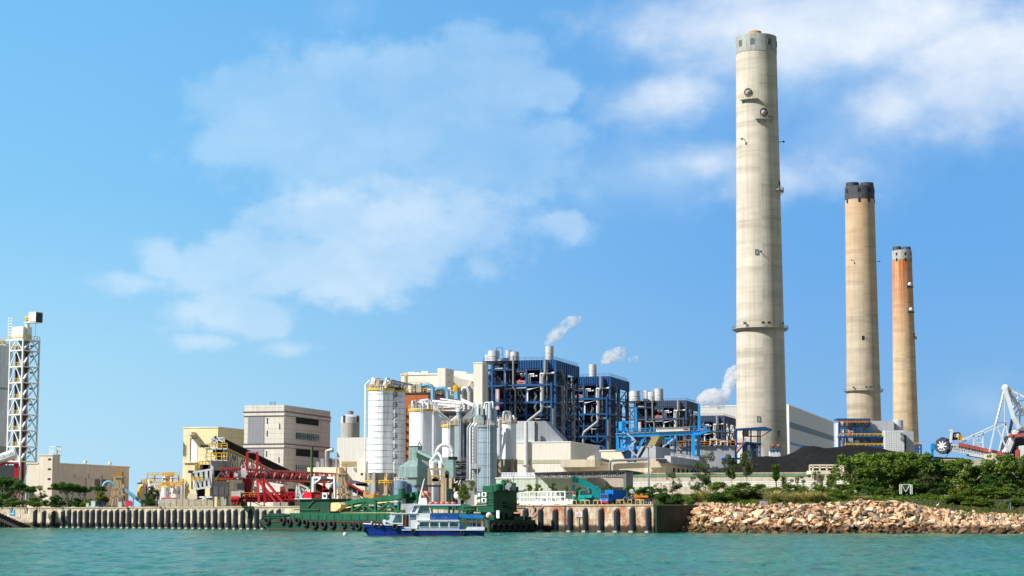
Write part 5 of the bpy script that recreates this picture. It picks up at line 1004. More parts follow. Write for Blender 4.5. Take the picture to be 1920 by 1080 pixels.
for (x, y) in ((0, 0), (-w, 0), (0, d), (-w, d)): MB().bar((x, y, 0), (x, y, h), .48).build('tower_leg', 'white_steel', tw)
for i, z in enumerate(lv):
    q = MB(); q.bar((-w, 0, z), (0, 0, z), .5); q.bar((0, 0, z), (0, d, z), .4); q.bar((-w, d, z), (0, d, z), .4); q.bar((-w, 0, z), (-w, d, z), .4); q.build('tie_frame', 'white_steel', tw)
    if i:
        MB().box(-w * .92, -w * .1, .3, d * .5, z + .15, z + .3).build('landing', 'galvanised', tw); MB().rail([(-w * .92, .2, z + .3), (-w * .15, .2, z + .3)], 1.2, .14, 1.4).build('landing_railing', 'yellow_paint', tw)
for i in range(len(lv) - 1):
    a, b_ = lv[i + 1], lv[i]; q = MB(); q.bar((-w, 0, a), (-w * .5, 0, b_), .32); q.bar((0, 0, a), (-w * .5, 0, b_), .32); q.build('front_brace', 'white_steel', tw)
    q = MB(); q.bar((0, 0, a), (0, d * .5, b_), .5); q.bar((0, d, a), (0, d * .5, b_), .32); q.build('side_brace', 'white_steel', tw)
    q = MB(); q.bar((-.8, .8, a), (-.8, d * .48, b_), .9, .3); q.bar((-w, d, a), (0, d, b_), .3); q.build('stair_flight', 'galvanised', tw)
    MB().cbox((.4, d * .5, b_ - 2), .8, .8, .7).build('lamp', 'galvanised', tw)
q = MB(); [q.bar((0, y0, 0), (0, y1, lv[-1]), .4) for y0, y1 in ((0, d * .5), (d, d * .5))]; [q.bar((x0, 0, 0), (-w * .5, 0, lv[-1]), .4) for x0 in (-w, 0)]; q.build('foot_brace', 'white_steel', tw)
MB().box(-w * .72, -w * .3, d * .3, d * .62, 0, h + .5).build('lift_shaft', 'concrete_grey', tw); MB().bar((-w * .12, d * .3, 0), (-w * .12, d * .3, h - 2), .5).build('riser_pipe', 'deep_red', tw); MB().bar((-w * .85, d * .3, 0), (-w * .85, d * .3, h - 2), .7).build('riser_pipe', 'rust_dark', tw)
MB().box(-w * .95, -w * .1, .5, d * .6, h + .4, h + 4.8).build('head_house', 'white_paint', tw); MB().box(-w * 1.3, .3, -.3, d + .3, h, h + .35).build('head_deck', 'white_steel', tw); MB().rail([(-w * 1.25, -.2, h + .3), (0, -.2, h + .3), (.2, d, h + .3)], 1.3, .14, 1.3).build('head_railing', 'yellow_paint', tw)
for x in (-w * 1.25, -w * .98): MB().bar((x, .5, h), (x, .5, h + 8.2), .22).build('mast', 'white_steel', tw)
q = MB(); [q.bar((-w * 1.25, .5, h + z), (-w * .98, .5, h + z), .18) for z in range(1, 9)]; q.build('mast_rungs', 'white_steel', tw)
q = MB(); q.box(-w * .25, w * .72, 1.5, 4.6, h + 6.0, h + 6.4); q.build('jib_deck', 'white_steel', tw); q = MB(); q.box(w * .18, w * .72, 1.3, 4.8, h + 6.4, h + 9.8); q.build('winch_house', 'white_paint', tw); MB().box(w * .72, w * .74, 1.5, 4.6, h + 6.2, h + 9.5).build('winch_dark_side', 'dark_grey', tw)  # dark sheet covers the whole right side of the winch house
MB().rail([(-w * .25, 1.5, h + 6.4), (w * .2, 1.5, h + 6.4)], 1.5, .16, 1).cbox((w * .02, 2.5, h + 7.6), 1.6, 1.5, 1.8).build('winch', 'yellow_paint', tw); MB().bar((-.6, 2.4, h), (-.6, 2.4, h + 6), 1.2).build('jib_post', 'white_steel', tw); MB().bar((w * .7, 1.6, h + 6), (w * .7, 1.6, h + 1), .08).build('hoist_rope', 'dark_grey', tw)
ic = thing('inclined_conveyor', 'white tube conveyor with red trestle running up to lattice tower', 'conveyor', at(10, 950, 690)); p6 = lambda u, v, dy=0: at(u, v, 690 + dy)
MB().tube([p6(-20, 868), p6(29, 850)], 1.7, 12).build('tube', 'white_steel', ic, True); MB().truss(p6(-20, 862, -2), p6(28, 846, -2), p6(-20, 869, -2), p6(28, 852, -2), 7, .35, .22).build('walkway', 'white_steel', ic, True); MB().tube([p6(-20, 880, -1), p6(5, 870, -1), p6(12, 868, -1), p6(34, 869, -1)], .4, 8).build('red_pipe', 'red_paint', ic, True); MB().bar(p6(31.5, 955), p6(31.5, 870), 1.3).build('trestle_leg', 'red_paint', ic, True)
a, c = p6(-20, 955, 6), p6(30, 872, 6); MB().box(a.x, c.x, 697, 704, G, c.z).build('base_house', 'dark_grey', ic, True)
YBg = 655
P, w, d, h = block(51, 98.8, 112.5, 854, YBg); bgb = thing('beige_building', 'low beige building with stair tower and long windowless side wall', 'building', P, SITE); zz = lambda v: zat(v, YBg) - G; W98 = w; wl = w * (98.8 - 73) / (98.8 - 51)
h2 = zz(869.3); dl = solve(P, DV, 248, 877)
MB().box(-wl, 0, 0, d, 0, h).build('stair_tower', 'beige_wall', bgb); MB().box(-wl - .2, .2, -.2, d + .2, h, h + .35).build('parapet', 'cream_concrete', bgb)
MB().box(-w, -wl, .02, dl, 0, h2).box(-wl, -1.2, d, dl, 0, h2).build('main_block', 'beige_wall', bgb)
q = MB(); q.box(-w - .2, -wl - .05, -.2, 8, h2, h2 + .4); q.box(-1.5, -.8, d + .1, dl, h2, h2 + .4); q.build('roof_edge', 'cream_concrete', bgb)
for v in (861, 879.5, 898, 916): MB().box(-wl * .32, -wl * .12, -.12, .03, zz(v + 1.6), zz(v - 1.6)).build('window', 'dark_glass', bgb)
for (u0, u1) in ((145.5, 167), (171.5, 192.5), (197, 216)):
    ya, yb = solve(P, DV, u0, 885), solve(P, DV, u1, 885); q = MB(); q.box(-1.25, -.75, ya, yb, h2 - 4.2, h2 - 3.0); q.box(-1.25, -.85, yb, yb + .9, 0, h2 - 4.2); q.build('bay_frame', 'beige_wall', bgb)
yb = solve(P, DV, 184, 888); MB().box(-1.3, -1.08, yb, yb + 9, h2 - 6.6, h2 - 4.5).build('vent', 'band_grey', bgb)
for u in (175, 221): yq = solve(P, DV, u, 870); MB().tube([(-3, yq, h2), (-3, yq, h2 + 1)], .3, 6).ball((-3, yq, h2 + 1.2), .7).build('roof_vent', 'silver_steel', bgb)
MB().rail([(-2.6, 3, h), (-.4, 3, h), (-.4, 6, h)], 3, .2, .8).build('roof_cage', 'white_steel', bgb)
YCb = 720
P, w, d, h = block(344, 409, 470, 802, YCb); crb = thing('cream_building', 'tall cream building with narrow white door panel, left of grey building', 'building', P, SITE); zz = lambda v: zat(v, YCb) - G; fx = lambda u: -w * (409 - u) / 65.
MB().box(-w, 0, 0, d, 0, h).build('wall', 'cream_wall', crb); MB().box(-w - .2, .2, -.2, d + .2, h, h + .35).build('roof_edge', 'cream_concrete', crb)
MB().box(fx(358.5), fx(371.5), -.15, .05, zz(866), zz(822)).build('door_panel', 'white_paint', crb); MB().box(fx(357.6), fx(358.5), -.35, .05, zz(866), zz(821)).box(fx(357.6), fx(371.5), -.35, .05, zz(822), zz(821)).build('door_frame', 'band_grey', crb)
MB().box(fx(356), fx(367), -3.5, 0, zz(815.5), zz(809.5)).build('duct_hood', 'beige_wall', crb); MB().box(fx(349), fx(374), -3.2, 0, zz(868.2), zz(867)).build('ledge', 'beige_wall', crb); MB().box(fx(354), fx(372), -2.6, -.01, 0, zz(868.4)).build('porch', 'cream_wall', crb)
YGb = 650
P, w, d, h = block(458.5, 533, 619.5, 759, YGb); gyb = thing('grey_building', 'grey panelled block with two dark bands and ribbed louvre', 'building', P, SITE); zz = lambda v: zat(v, YGb) - G; fx = lambda u: -w * (532 - u) / 74.5
MB().box(-w, 0, 0, d, 0, h).build('wall', 'grey_panel', gyb)
for (va, vb) in ((770.5, 778.5), (831, 838.5)):
    q = MB(); q.box(-w - .35, .35, -.35, d + .35, zz(va + 1.8), zz(va)); q.build('band', 'band_grey', gyb); q = MB(); q.box(-w - .15, .15, -.15, d + .15, zz(vb), zz(va + 1.8) - .02); q.build('band', 'grey_panel', gyb) ; q = MB(); q.box(-w - .3, .3, -.3, d + .3, zz(vb + .9), zz(vb) - .02); q.build('band', 'band_grey', gyb)
for (va, vb) in ((779.6, 831), (840, 866)): MB().box(fx(464.5), fx(495), -.12, .05, zz(vb), zz(va)).build('louvre_panel', 'louvre', gyb)
for (u, va, vb) in ((500.7, 783, 794), (524, 794, 805), (500.7, 807, 818), (500, 845, 856), (523.5, 857, 867.5), (523.5, 895, 905)): MB().box(fx(u - .8), fx(u + .8), -.1, .05, zz(vb), zz(va)).build('slit_window', 'dark_glass', gyb)
yy = lambda u, v: solve(P, DV, u, v)
for (v0, v1, m, nm) in ((779, 791, 'dark_gap', 'vent_recess'), (808.5, 821, 'green_glass', 'window'), (840, 853, 'dark_gap', 'vent_recess'), (870, 882.5, 'green_glass', 'window')):
    ya, yb = yy(555, v0), yy(597, v0); o = MB().box(-.05, .14, ya, yb, zz(v1), zz(v0)).build(nm, m, gyb)
    if nm == 'window':
        q = MB(); [q.box(.0, .24, ya + (yb - ya) * k / 12 - .09, ya + (yb - ya) * k / 12 + .09, zz(v1), zz(v0)) for k in range(13)]; q.box(.0, .22, ya, yb, zz((v0 + v1) / 2) - .1, zz((v0 + v1) / 2) + .1); q.build('mullions', 'dark_grey', o); ROOTM
MB().box(.0, .2, yy(540, 930), yy(552, 930), 0, zz(916)).build('doorway', 'dark_gap', gyb); MB().box(fx(478), fx(487), -.14, .05, zz(926), zz(912)).build('doorway', 'dark_glass', gyb)
q = MB(); [q.bar((fx(u), 4, h), (fx(u), 4, h + 1.3), .12) for u in (497, 500, 504, 506)]; q.build('antenna', 'dark_grey', gyb)
P, w, d, h = block(394.7, 400, 431, 864, 600); tt = thing('transfer_tower', 'white and grey steel transfer tower with V braced opening', 'tower', P, SITE); zz = lambda v: zat(v, 600) - G
zo1, zo0 = zz(881.5), zz(902); zl = zz(930)
MB().box(-w, 0, 0, d, zo1, h).build('upper_casing', 'tower_grey', tt); MB().box(-w, 0, 0, d, zl, zo0).build('lower_casing', 'tower_grey', tt)
for (x, y) in ((-w + .4, .4), (-.4, .4), (-.4, d - .4), (-w + .4, d - .4), ): MB().bar((x, y, 0), (x, y, zo1), .8).build('corner_post', 'tower_grey', tt)
MB().box(-w * .7, -w * .5, 2, d - 2, zo0, zo1).build('inner_machine', 'dark_gap', tt); MB().bar((.1, 1, zo0 + .3), (.1, d * .45, zo1 - .5), .35).bar((.1, d - 1, zo0 + .3), (.1, d * .45, zo1 - .5), .35).build('v_brace', 'white_steel', tt); MB().rail([(.1, .5, zo0), (.1, d - .5, zo0)], 1.0, .35, 2).build('opening_railing', 'yellow_paint', tt)
for z in (zo0 - .6, zl + 3.2, zl): MB().box(-.05, .15, 0, d, z - .2, z + .2).build('casing_rib', 'galvanised', tt)
for y in (d * .35, d * .7): MB().box(-.05, .18, y - .15, y + .15, zl - 1, zl + 3.2).build('casing_rib', 'galvanised', tt)
for x, y in ((-w - 6, 0), (-1, 1), (-1, d - 1), (-w - 1, 2)): MB().cbox((x, y, 0), 1.6, 1.6, zl - .05, 0, True).build('pier', 'concrete_grey', tt)
q = MB(); q.bar((-w - 7, -.5, zl * .9), (0, -.5, zl * .9), .4); q.bar((-w - 6, -.5, zl * .9), (-w - 3, -.5, zl * .3), .3); q.bar((-2, -.5, zl * .9), (-5, -.5, zl * .3), .3); q.build('foot_bracing', 'white_steel', tt)
p5 = lambda u, v, dy=0: at(u, v, 600 + dy)
br_ = thing('lattice_bridge', 'white lattice bridge joining the left side of transfer tower', 'bridge', p5(378, 950));
for dy in (-1, 4): MB().truss(p5(362, 886, dy), p5(396, 880, dy), p5(369, 917, dy), p5(396, 912, dy), 7, .55, .5).build('truss', 'white_steel', br_, True)
q = MB(); q.ext([p5(365, 907, 0), p5(395, 902, 0), p5(395, 913, 0), p5(369, 918, 0)], (0, 3.5, 0)); q.build('deck', 'galvanised', br_, True); MB().rail([p5(360, 903, -1.2), p5(380, 902, -1.2)], 1.2, .25, 1).rail([p5(373, 878, 1), p5(392, 878, 1)], 2, .3, 1).build('railing', 'yellow_paint', br_, True)
q = MB(); q.bar(p5(360, 917), p5(360, 884), .4); q.cbox(p5(358, 884.5), 1.6, .7, .8); q.build('lamp', 'dark_grey', br_, True); q = MB(); [q.cbox(p5(u, 877, 1), 1.6, 1.4, 1.8) for u in (381, 386, 391)]; q.build('motor', 'rust_dark', br_, True)
q = MB(); q.ext([p5(352, 936), p5(352, 925), p5(369, 925), p5(369, 936)], (0, 6, 0)); q.ext([p5(360, 925, 1), p5(361, 912, 1), p5(366, 914, 1), p5(369, 925, 1)], (0, 3, 0)); q.build('low_wall', 'cream_concrete', br_, True)
bn = MB(); bn.tube([p5(377, 935, 3), p5(377, 918, 3)], 1.1 * 1, 14); bn.v = bn.v; tag(MB().lathe([(1.15, 0), (1.15, 2.9)], tuple(p5(377, 935, 3)), 16).build('black_bin', 'dark_gap'), 'black round bin below the white lattice bridge', 'bin')
hh = thing('head_house', 'white framed conveyor head house on yellow railed platform above transfer tower', 'conveyor head', p5(410, 864, 3)); q = MB()
for (a_, b_) in (((397, 838), (397, 822)), ((407, 838), (407, 822)), ((420, 830), (420, 821)), ((397, 822), (421, 821)), ((397, 830), (407, 830)), ((407, 823), (420, 829))): q.bar(p5(*a_, 0), p5(*b_, 0), .5); q.bar(p5(*a_, 5), p5(*b_, 5), .4)
q.build('frame', 'white_steel', hh, True); q = MB(); q.ext([p5(398, 834, .3), p5(398, 824, .3), p5(406.5, 824, .3), p5(406.5, 834, .3)], (0, 2, 0)); q.build('panel', 'white_paint', hh, True)
q = MB(); q.ext([p5(407, 838, 1), p5(408, 827, 1), p5(420, 826, 1), p5(424, 838, 1)], (0, 4, 0)); q.ext([p5(398, 849, 1), p5(400, 843, 1), p5(418, 842, 1), p5(421, 856, 1), p5(408, 862, 1), p5(404, 856, 1)], (0, 4, 0)); q.build('drive_machinery', 'dark_grey', hh, True)
q = MB(); a, c = p5(385, 842.5, -1), p5(425, 840.5, -1); q.box(a.x, c.x, 599, 607, a.z, c.z); a, c = p5(387, 864, -1), p5(426, 862.5, -1); q.box(a.x, c.x, 599, 607, a.z, c.z); q.build('platform', 'white_steel', hh, True)
MB().rail([p5(382, 841, -1.1), p5(426, 839.5, -1.1)], 1.3, .24, 1.4).rail([p5(386, 862, -1.1), p5(425, 862, -1.1)], 2, .26, 1.4).build('railing', 'yellow_paint', hh, True); [MB().bar(p5(u, 864, 0), p5(u, 841, 0), .35).build('post', 'white_steel', hh, True) for u in (388, 404, 420)]; MB().cbox(p5(383.5, 836.5, -1), 2.4, .8, .8).build('lamp', 'dark_grey', hh, True); MB().cbox(p5(404, 820, 0), .6, .6, .8).build('lamp', 'dark_grey', hh, True)
cg = thing('conveyor_gallery', 'long dark conveyor gallery sloping down past the grey building', 'conveyor', p5(500, 950, 20)); A0, A1 = p5(420, 829, 2), at(606, 918, 640)
dn = Vector((0, 0, 1)); th_ = 2.2
q = MB(); q.ext([A0 + dn * .6, A1 + dn * .6, A1 - dn * 1.9, A0 - dn * 1.9], (.8, 3.2, 0)); q.build('gallery_casing', 'dark_gap', cg, True)
q = MB(); n = 34
for i in range(n + 1): p_ = A0.lerp(A1, i / n) + Vector((-.25, -.1, 0)); q.bar(p_ + dn * .9, p_ - dn * 1.5, .3)
q.bar(A0 + dn * .9, A1 + dn * .9, .35); q.build('gallery_frame', 'rust_dark', cg, True)
q = MB(); q.bar(A0 + Vector((-.3, -.4, -1.3)), A1 + Vector((-.3, -.4, -1.3)), .3, .4); q.build('handrail', 'yellow_paint', cg, True)
q = MB(); L0, L1 = A0 - dn * 2, A0.lerp(A1, .62) - dn * 2
q.truss(L0, L1, L0 - dn * 7.5, L1 - dn * 1.8, 14, .3, .26); q.truss(L0 + Vector((0, 4, 0)), L1 + Vector((0, 4, 0)), L0 + Vector((0, 4, -7.5)), L1 + Vector((0, 4, -1.8)), 14, .3, .26); q.build('support_truss', 'pipe_grey', cg, True)
for f_, n_ in ((.16, 0), (.33, 1)):
    p_ = A0.lerp(A1, f_) - dn * 6; q = MB(); q.truss(p_ + Vector((-1, 0, 0)), Vector((p_.x - 2.2, p_.y, G)), p_ + Vector((1, 0, 0)), Vector((p_.x + 2.2, p_.y, G)), 5, .35, .25); q.build('trestle', 'white_steel', cg, True)
tr = thing('white_trestle', 'white braced steel trestle under the red boom', 'trestle', at(567, 950, 585)); T5 = lambda u, v, dy=0: at(u, v, 585 + dy); q = MB()
q.bar(T5(553, 937), T5(558, 907), .5); q.bar(T5(566, 937), T5(558, 907), .5); q.bar(T5(558, 907), T5(577, 915), .35); q.bar(T5(577, 915), T5(580, 935), .4); q.bar(T5(555, 922), T5(562, 922), .35); q.bar(T5(565, 930), T5(577, 915), .3); q.bar(T5(566, 916), T5(580, 930), .3); q.bar(T5(553, 937), T5(562, 922), .3); q.bar(T5(566, 937), T5(555, 922), .3); q.build('frame', 'white_steel', tr, True)
# ---------------------------------------------------------------- red ship loader
rl = thing('ship_loader', 'long red lattice boom ship loader on raking red legs', 'ship loader', at(463, 948, 566)); O = at(463, 948, 566); PS = at(438, 890, 566); PE0 = solve(Vector((PS.x, PS.y, 0)), DV, 630, 890)
def bpnt(f, z, y=0.0): return Vector((PS.x, PS.y, 0)) + DV * (PE0 * f) + WV * y + Vector((0, 0, z))
zt0, zb0 = at(438, 878, 566).z, at(438, 897, 566).z; zt1 = at(630, 888.5, 566 + DV.y * PE0).z; zb1 = at(630, 905, 566 + DV.y * PE0).z
f1 = .12
for y in (0, -3.6):
    q = MB(); q.truss(bpnt(0, zt0, y), bpnt(1, zt1, y), bpnt(0, zb0, y), bpnt(1, zb1, y), 20, .45, .26, zig=True); q.build('boom_side', 'red_paint', rl, True)
q = MB()
for i in range(25):
    f = i / 24; q.bar(bpnt(f, zt0 + (zt1 - zt0) * f, 0), bpnt(f, zt0 + (zt1 - zt0) * f, -3.6), .22); q.bar(bpnt(f, zb0 + (zb1 - zb0) * f, 0), bpnt(f, zb0 + (zb1 - zb0) * f, -3.6), .22)
q.build('boom_cross_ties', 'red_paint', rl, True)
q = MB(); q.ext([bpnt(.1, zb0 + 1.6, -.4), bpnt(1, zb1 + 1.6, -.4), bpnt(1, zb1 + .5, -.4), bpnt(.1, zb0 + .5, -.4)], WV * -2.8); q.build('boom_belt', 'dark_grey', rl, True)
q = MB(); q.ext([bpnt(.06, zb0 + 2.2, -3.4), bpnt(1, zb1 + 2.0, -3.4), bpnt(1, zb1 - .2, -3.4), bpnt(.06, zb0 - .1, -3.4)], WV * -.2); q.build('boom_walkway', 'deep_red', rl, True)
q = MB()
for i in range(0, 24, 2):
    f = i / 24; q.bar(bpnt(f + .01, zb0 + (zb1 - zb0) * f, .15), bpnt(f + .05, zt0 + (zt1 - zt0) * f, .15), .3)
q.build('boom_pale_braces', 'pink_steel', rl, True)
R5 = lambda u, v, dy=0: at(u, v, 567 + dy)
q = MB(); [q.cbox(R5(rnd.uniform(440, 458), rnd.uniform(880, 895), rnd.uniform(0, 3)), rnd.uniform(.6, 1.6), .8, rnd.uniform(.5, 1.5)) for i in range(12)]; q.build('head_machinery', 'sign_board', rl, True)
for u in (463.2, 482.5): MB().bar(R5(u, 881, 1), R5(u, 847.5, 1), .6).build('pylon_post', 'red_paint', rl, True)
MB().bar(R5(463, 848, 1), R5(483, 848, 1), .35).build('pylon_beam', 'pink_steel', rl, True)
for (u0, v0, u1, v1, m) in ((463, 861, 454, 874, 'pink_steel'), (482, 861, 471, 876, 'pink_steel'), (483, 861, 494, 878, 'red_paint')): MB().bar(R5(u0, v0, 1), R5(u1, v1, 1), .35).build('stay', m, rl, True)
q = MB(); q.ext([R5(453, 925, 1), R5(455, 897, 1), R5(460, 897, 1), R5(461, 925, 1)], (0, 3, 0)); q.ext([R5(461, 925, 2), R5(461, 897, 2), R5(474, 898, 2), R5(470, 925, 2)], (0, 4, 0)); q.tube([R5(457, 912, .5), R5(459, 912, .5)], 1.2, 10); q.build('slew_column', 'red_paint', rl, True)
q = MB(); q.cbox(R5(452, 912, 0), 2.0, 2, 1.8); q.build('operator_cab', 'dark_grey', rl, True); MB().cbox(R5(453, 921, 0), 1.6, 1.6, .8).cbox(R5(443, 927.5, -.5), 2.6, 1.6, 1.9).build('cabinet', 'sign_board', rl, True)
for (u0, v0, u1, v1) in ((482, 898, 486, 943), (483, 898, 519, 943), (494, 898, 498, 942), (495, 898, 532, 943)): MB().bar(R5(u0, v0, 0), R5(u1, v1, -2), .6).build('raking_leg', 'red_paint', rl, True)
q = MB(); a, c = R5(440, 941, 0), R5(553, 937, 0); q.box(a.x, c.x, 567, 574, a.z, c.z); q.build('chassis_beam', 'deep_red', rl, True)
q = MB(); q.truss(R5(455, 926, 0), R5(553, 923, 0), R5(440, 938, 0), R5(553, 936, 0), 12, .45, .35); q.build('chassis_frame', 'red_paint', rl, True); q = MB(); q.ext([R5(458, 936, 2), R5(458, 928, 2), R5(552, 927, 2), R5(552, 936, 2)], (0, 3, 0)); q.build('chassis_conveyor', 'dark_gap', rl, True)
MB().rail([R5(432, 933, -1), R5(486, 931, -1)], 1.2, .2, 1.2).build('chassis_railing', 'orange_rail', rl, True)
q = MB(); q.tube([R5(434, 936, -1), R5(449, 936, -1)], .9, 10); q.tube([R5(438, 938, -1), R5(441, 945, -1), R5(445, 945, -1), R5(447, 938, -1)], .7, 8); q.build('bogie', 'red_paint', rl, True); q = MB(); q.tube([R5(452, 941, 0), R5(462, 941, 0)], 1.2, 10); q.tube([R5(526, 921, 1), R5(534, 921, 1)], 1.4, 10); q.build('drum', 'deep_red', rl, True)
for u in (520, 533): MB().cbox(R5(u, 946, -2), 2.2, 1.6, 1.2).build('leg_foot', 'concrete_grey', rl, True)
R6 = lambda u, v, dy=0: at(u, v, 612 + dy); q = MB()
for (a_, b_) in (((606, 935), (608, 904)), ((626, 935), (624, 904)), ((607, 921), (625, 921)), ((607, 912), (616, 921)), ((606, 921), (626, 919))): q.bar(R6(*a_), R6(*b_), .8)
q.build('rear_support', 'red_paint', rl, True)
rc2 = thing('covered_conveyor', 'dark conveyor with red roof edge sloping down behind concrete tower', 'conveyor', at(670, 950, 600)); p7 = lambda u, v, dy=0: at(u, v, 600 + dy)
q = MB(); q.ext([p7(652, 905), p7(694, 929), p7(694, 940), p7(652, 917)], (0, 3, 0)); q.build('casing', 'dark_gap', rc2, True); MB().bar(p7(652, 906, -.3), p7(694, 930, -.3), .35, .6).build('roof_edge', 'red_paint', rc2, True); q = MB(); [q.bar(p7(u, 950), p7(u, 918), .35) for u in (660, 670, 682, 690)]; q.build('post', 'galvanised', rc2, True)
q = MB(); q.ext([p7(654, 906, 6), p7(656, 899, 6), p7(666, 901, 6), p7(690, 906, 6), p7(690, 913, 6), p7(668, 910, 6)], (0, 3, 0)); q.build('rear_casing', 'band_grey', rc2, True); q = MB(); [q.cbox(p7(u, 908, 5.6), 1.6, .4, .5) for u in range(668, 690, 4)]; q.build('light_strip', 'white_steel', rc2, True)
wb = MB(); wb.cbox(p7(663.5, 934, -20), 1.4, 1.2, 1.0); wb.cbox(p7(663.5, 934, -20) + Vector((0, 0, .6)), 1.7, 1.3, .25); tag(wb.build('white_cabinet', 'concrete_grey'), 'small cream cabinet right of the nearer concrete trestle tower', 'cabinet')
def trestle_tower(label, u0, u1, t0, t1, vt, vb, Y, hose):
    p_ = lambda u, v, dy=0: at(u, v, Y + dy); t = thing('trestle_tower', label, 'trestle tower', p_((u0 + u1) / 2, 948), 0, 'concrete trestle towers'); D4 = 4.5
    base = G + .3
    for dy, s in ((0, 0), (D4, .12)):
        sh = 4 if dy else 0
        for i, (ub, ut) in enumerate(((u0, t0), (u0 + (u1 - u0) * .42, t0 + (t1 - t0) * .38), (u0 + (u1 - u0) * .62, t0 + (t1 - t0) * .62), (u1, t1))):
            if dy and i in (1, 2): continue
            a = p_(ub + sh, vb, dy); a.z = base; MB().bar(a, p_(ut + sh, vt, dy), .40).build('leg', 'timber_concrete', t, True)
    for f in (.45, .7):
        q = MB(); ua, ub = t0 + (u0 - t0) * f, t1 + (u1 - t1) * f; v = vt + (vb - vt) * f
        q.bar(p_(ua, v), p_(ub, v), .4); q.bar(p_(ua + 4, v, D4), p_(ub + 4, v, D4), .35); q.bar(p_(ua, v), p_(ua + 4, v, D4), .5); q.bar(p_(ub, v), p_(ub + 4, v, D4), .5); q.build('tie_beam', 'timber_concrete', t, True)
    q = MB(); a, c = p_(t0 - 1, vt + 1.5, -.6), p_(t1 + 5, vt - .5, -.6); q.box(a.x, c.x, Y - .6, Y + D4 + .6, a.z, c.z); q.build('cap_slab', 'timber_concrete', t, True); MB().rail([p_(t0 - 1, vt - .5, -.5), p_(t1 + 5, vt - .5, -.5), p_(t1 + 5, vt - .5, D4)], 1.5, .16, .9).rail([p_(t0, vt - .5, D4), p_(t1 + 6, vt - .5, D4)], 2.4, .14, 1).build('railing', 'orange_rail', t, True)
    q = MB(); [q.bar(p_(t1 + 4 + k * .4, vt + 2 + k * 9, 2), p_(t1 + 8 + k * .4, vt + 2 + k * 9, 2), .8, .3) for k in range(5)]; q.bar(p_(t1 + 5, vt, 2.5), p_(t1 + 9, vb, 2.5), .5); q.build('side_stair', 'timber_concrete', t, True)
    MB().box(p_(u0, 0).x - .5, p_(u1 + 4, 0).x + .5, Y - .8, Y + D4 + .8, G, base).build('footing', 'concrete_grey', t, True)
    hs = thing('loading_hose', hose[0], 'hose', p_(hose[1][0][0], 948, -3)); k = hose[2]; q = MB(); q.tube([p_(u, v, -3) for u, v in hose[1][:k]], .42, 10); q.build('rubber_hose', 'dark_gap', hs, True); q = MB(); q.tube([p_(u, v, -3) for u, v in hose[1][k - 1:]], .4, 10); q.build('pipe_bend', 'pale_blue_duct', hs, True)
    return t
trestle_tower('concrete trestle tower standing by itself near the tank farm', 205.5, 231, 215.5, 225, 894, 946, 632, ('white bent pipe with black hose beside the far trestle tower', [(190.5, 940), (191.5, 920), (193, 912), (196, 906), (201, 903), (206, 903), (211, 906), (217, 911)], 3))
trestle_tower('concrete trestle tower behind the green barge, in front of red boom', 622, 653, 632, 644, 888, 944, 562, ('blue white bent pipe with black hose above the barge', [(619.5, 936), (619.5, 914), (620.5, 910), (623, 906.5), (627, 906), (631, 908.5), (637, 913)], 2))
YTf = 700; p8 = lambda u, v, dy=0: at(u, v, YTf + dy)
tanks = [(301, 318, 914.5, 0), (322, 339, 912, 6), (265, 277, 906, 10), (304.5, 317, 894, 14), (318, 325, 893.5, 20), (281, 300, 917, 16), (334, 345, 905, 20)]
tl = ['white tank with front face lit, middle of the tank farm', 'white tank beside red pipe at the right of tank farm', 'tall white tank at the left end of tank farm', 'upper white tank behind the middle tank, on the skyline', 'narrow tall white tank on the skyline right of upper tank', 'wide white tank half hidden behind the small farm tree', 'white tank against the cream building at tank farm end']
for (u0, u1, v, dy), lbl in zip(tanks, tl):
    c, r_ = cyl_at(u0, u1, v, YTf + dy); zt = c.z - G; t = thing('storage_tank', lbl, 'tank', (c.x, c.y, G), 0, 'white tanks of the tank farm'); MB().lathe([(r_, 0), (r_, zt), (r_ * .5, zt + .7), (.1, zt + .9)], n=28).build('shell', 'white_paint', t)
    ring_rail(t, r_, zt, 'yellow_paint', 1.3, 12, .16)
    MB().tube([(r_ * .8, -r_ * .8, 0), (r_ * .8, -r_ * .8, zt * .9), (r_ * .2, -r_ * .8, zt * .95)], .25, 6).build('feed_pipe', 'red_paint' if rnd.random() < .5 else 'pipe_grey', t)
pf = thing('process_rack', 'open steel frame with yellow railings and pipes around white tanks', 'pipe frame', p8(305, 950, 12));
for u in (276, 290, 318, 335): MB().bar(p8(u, 950, 12), p8(u, 889 + rnd.uniform(0, 2), 12), .45).build('post', 'pale_orange', pf, True)
for v in (889.5, 897, 905): MB().bar(p8(276, v, 12), p8(336, v, 12), .3).build('beam', 'timber_concrete', pf, True)
MB().rail([p8(274, 908, 8), p8(300, 908, 8)], 1.5, .25, 1.5).rail([p8(303, 912, 3), p8(340, 911, 3)], 1.4, .25, 1.5).rail([p8(276, 894, 11), p8(336, 893, 11)], 1.4, .2, 1.8).build('railing', 'yellow_paint', pf, True)
for i in range(16): u = rnd.uniform(264, 340); v = rnd.uniform(893, 925); MB().tube([p8(u, v, rnd.uniform(-2, 12)), p8(u + rnd.uniform(-9, 9), v + rnd.choice([0, 12, 18]), rnd.uniform(-2, 12))], rnd.uniform(.18, .45), 6).build('pipe', rnd.choice(['white_steel', 'white_paint', 'pale_orange', 'galvanised', 'faded_red']), pf, True)
q = MB(); q.tube([p8(263, 936), p8(261, 928), p8(262, 918), p8(265, 912), p8(268, 911)], .7, 8); q.build('yellow_bend', 'yellow_paint', pf, True)
MB().box(p8(322, 0).x, p8(350, 0).x, 698, 699, G, zat(933, 700)).build('red_bund', 'faded_red', pf, True)
bw = thing('bund_wall', 'low row of weathered concrete blocks along the quay edge', 'wall', at(340, 948, 600));
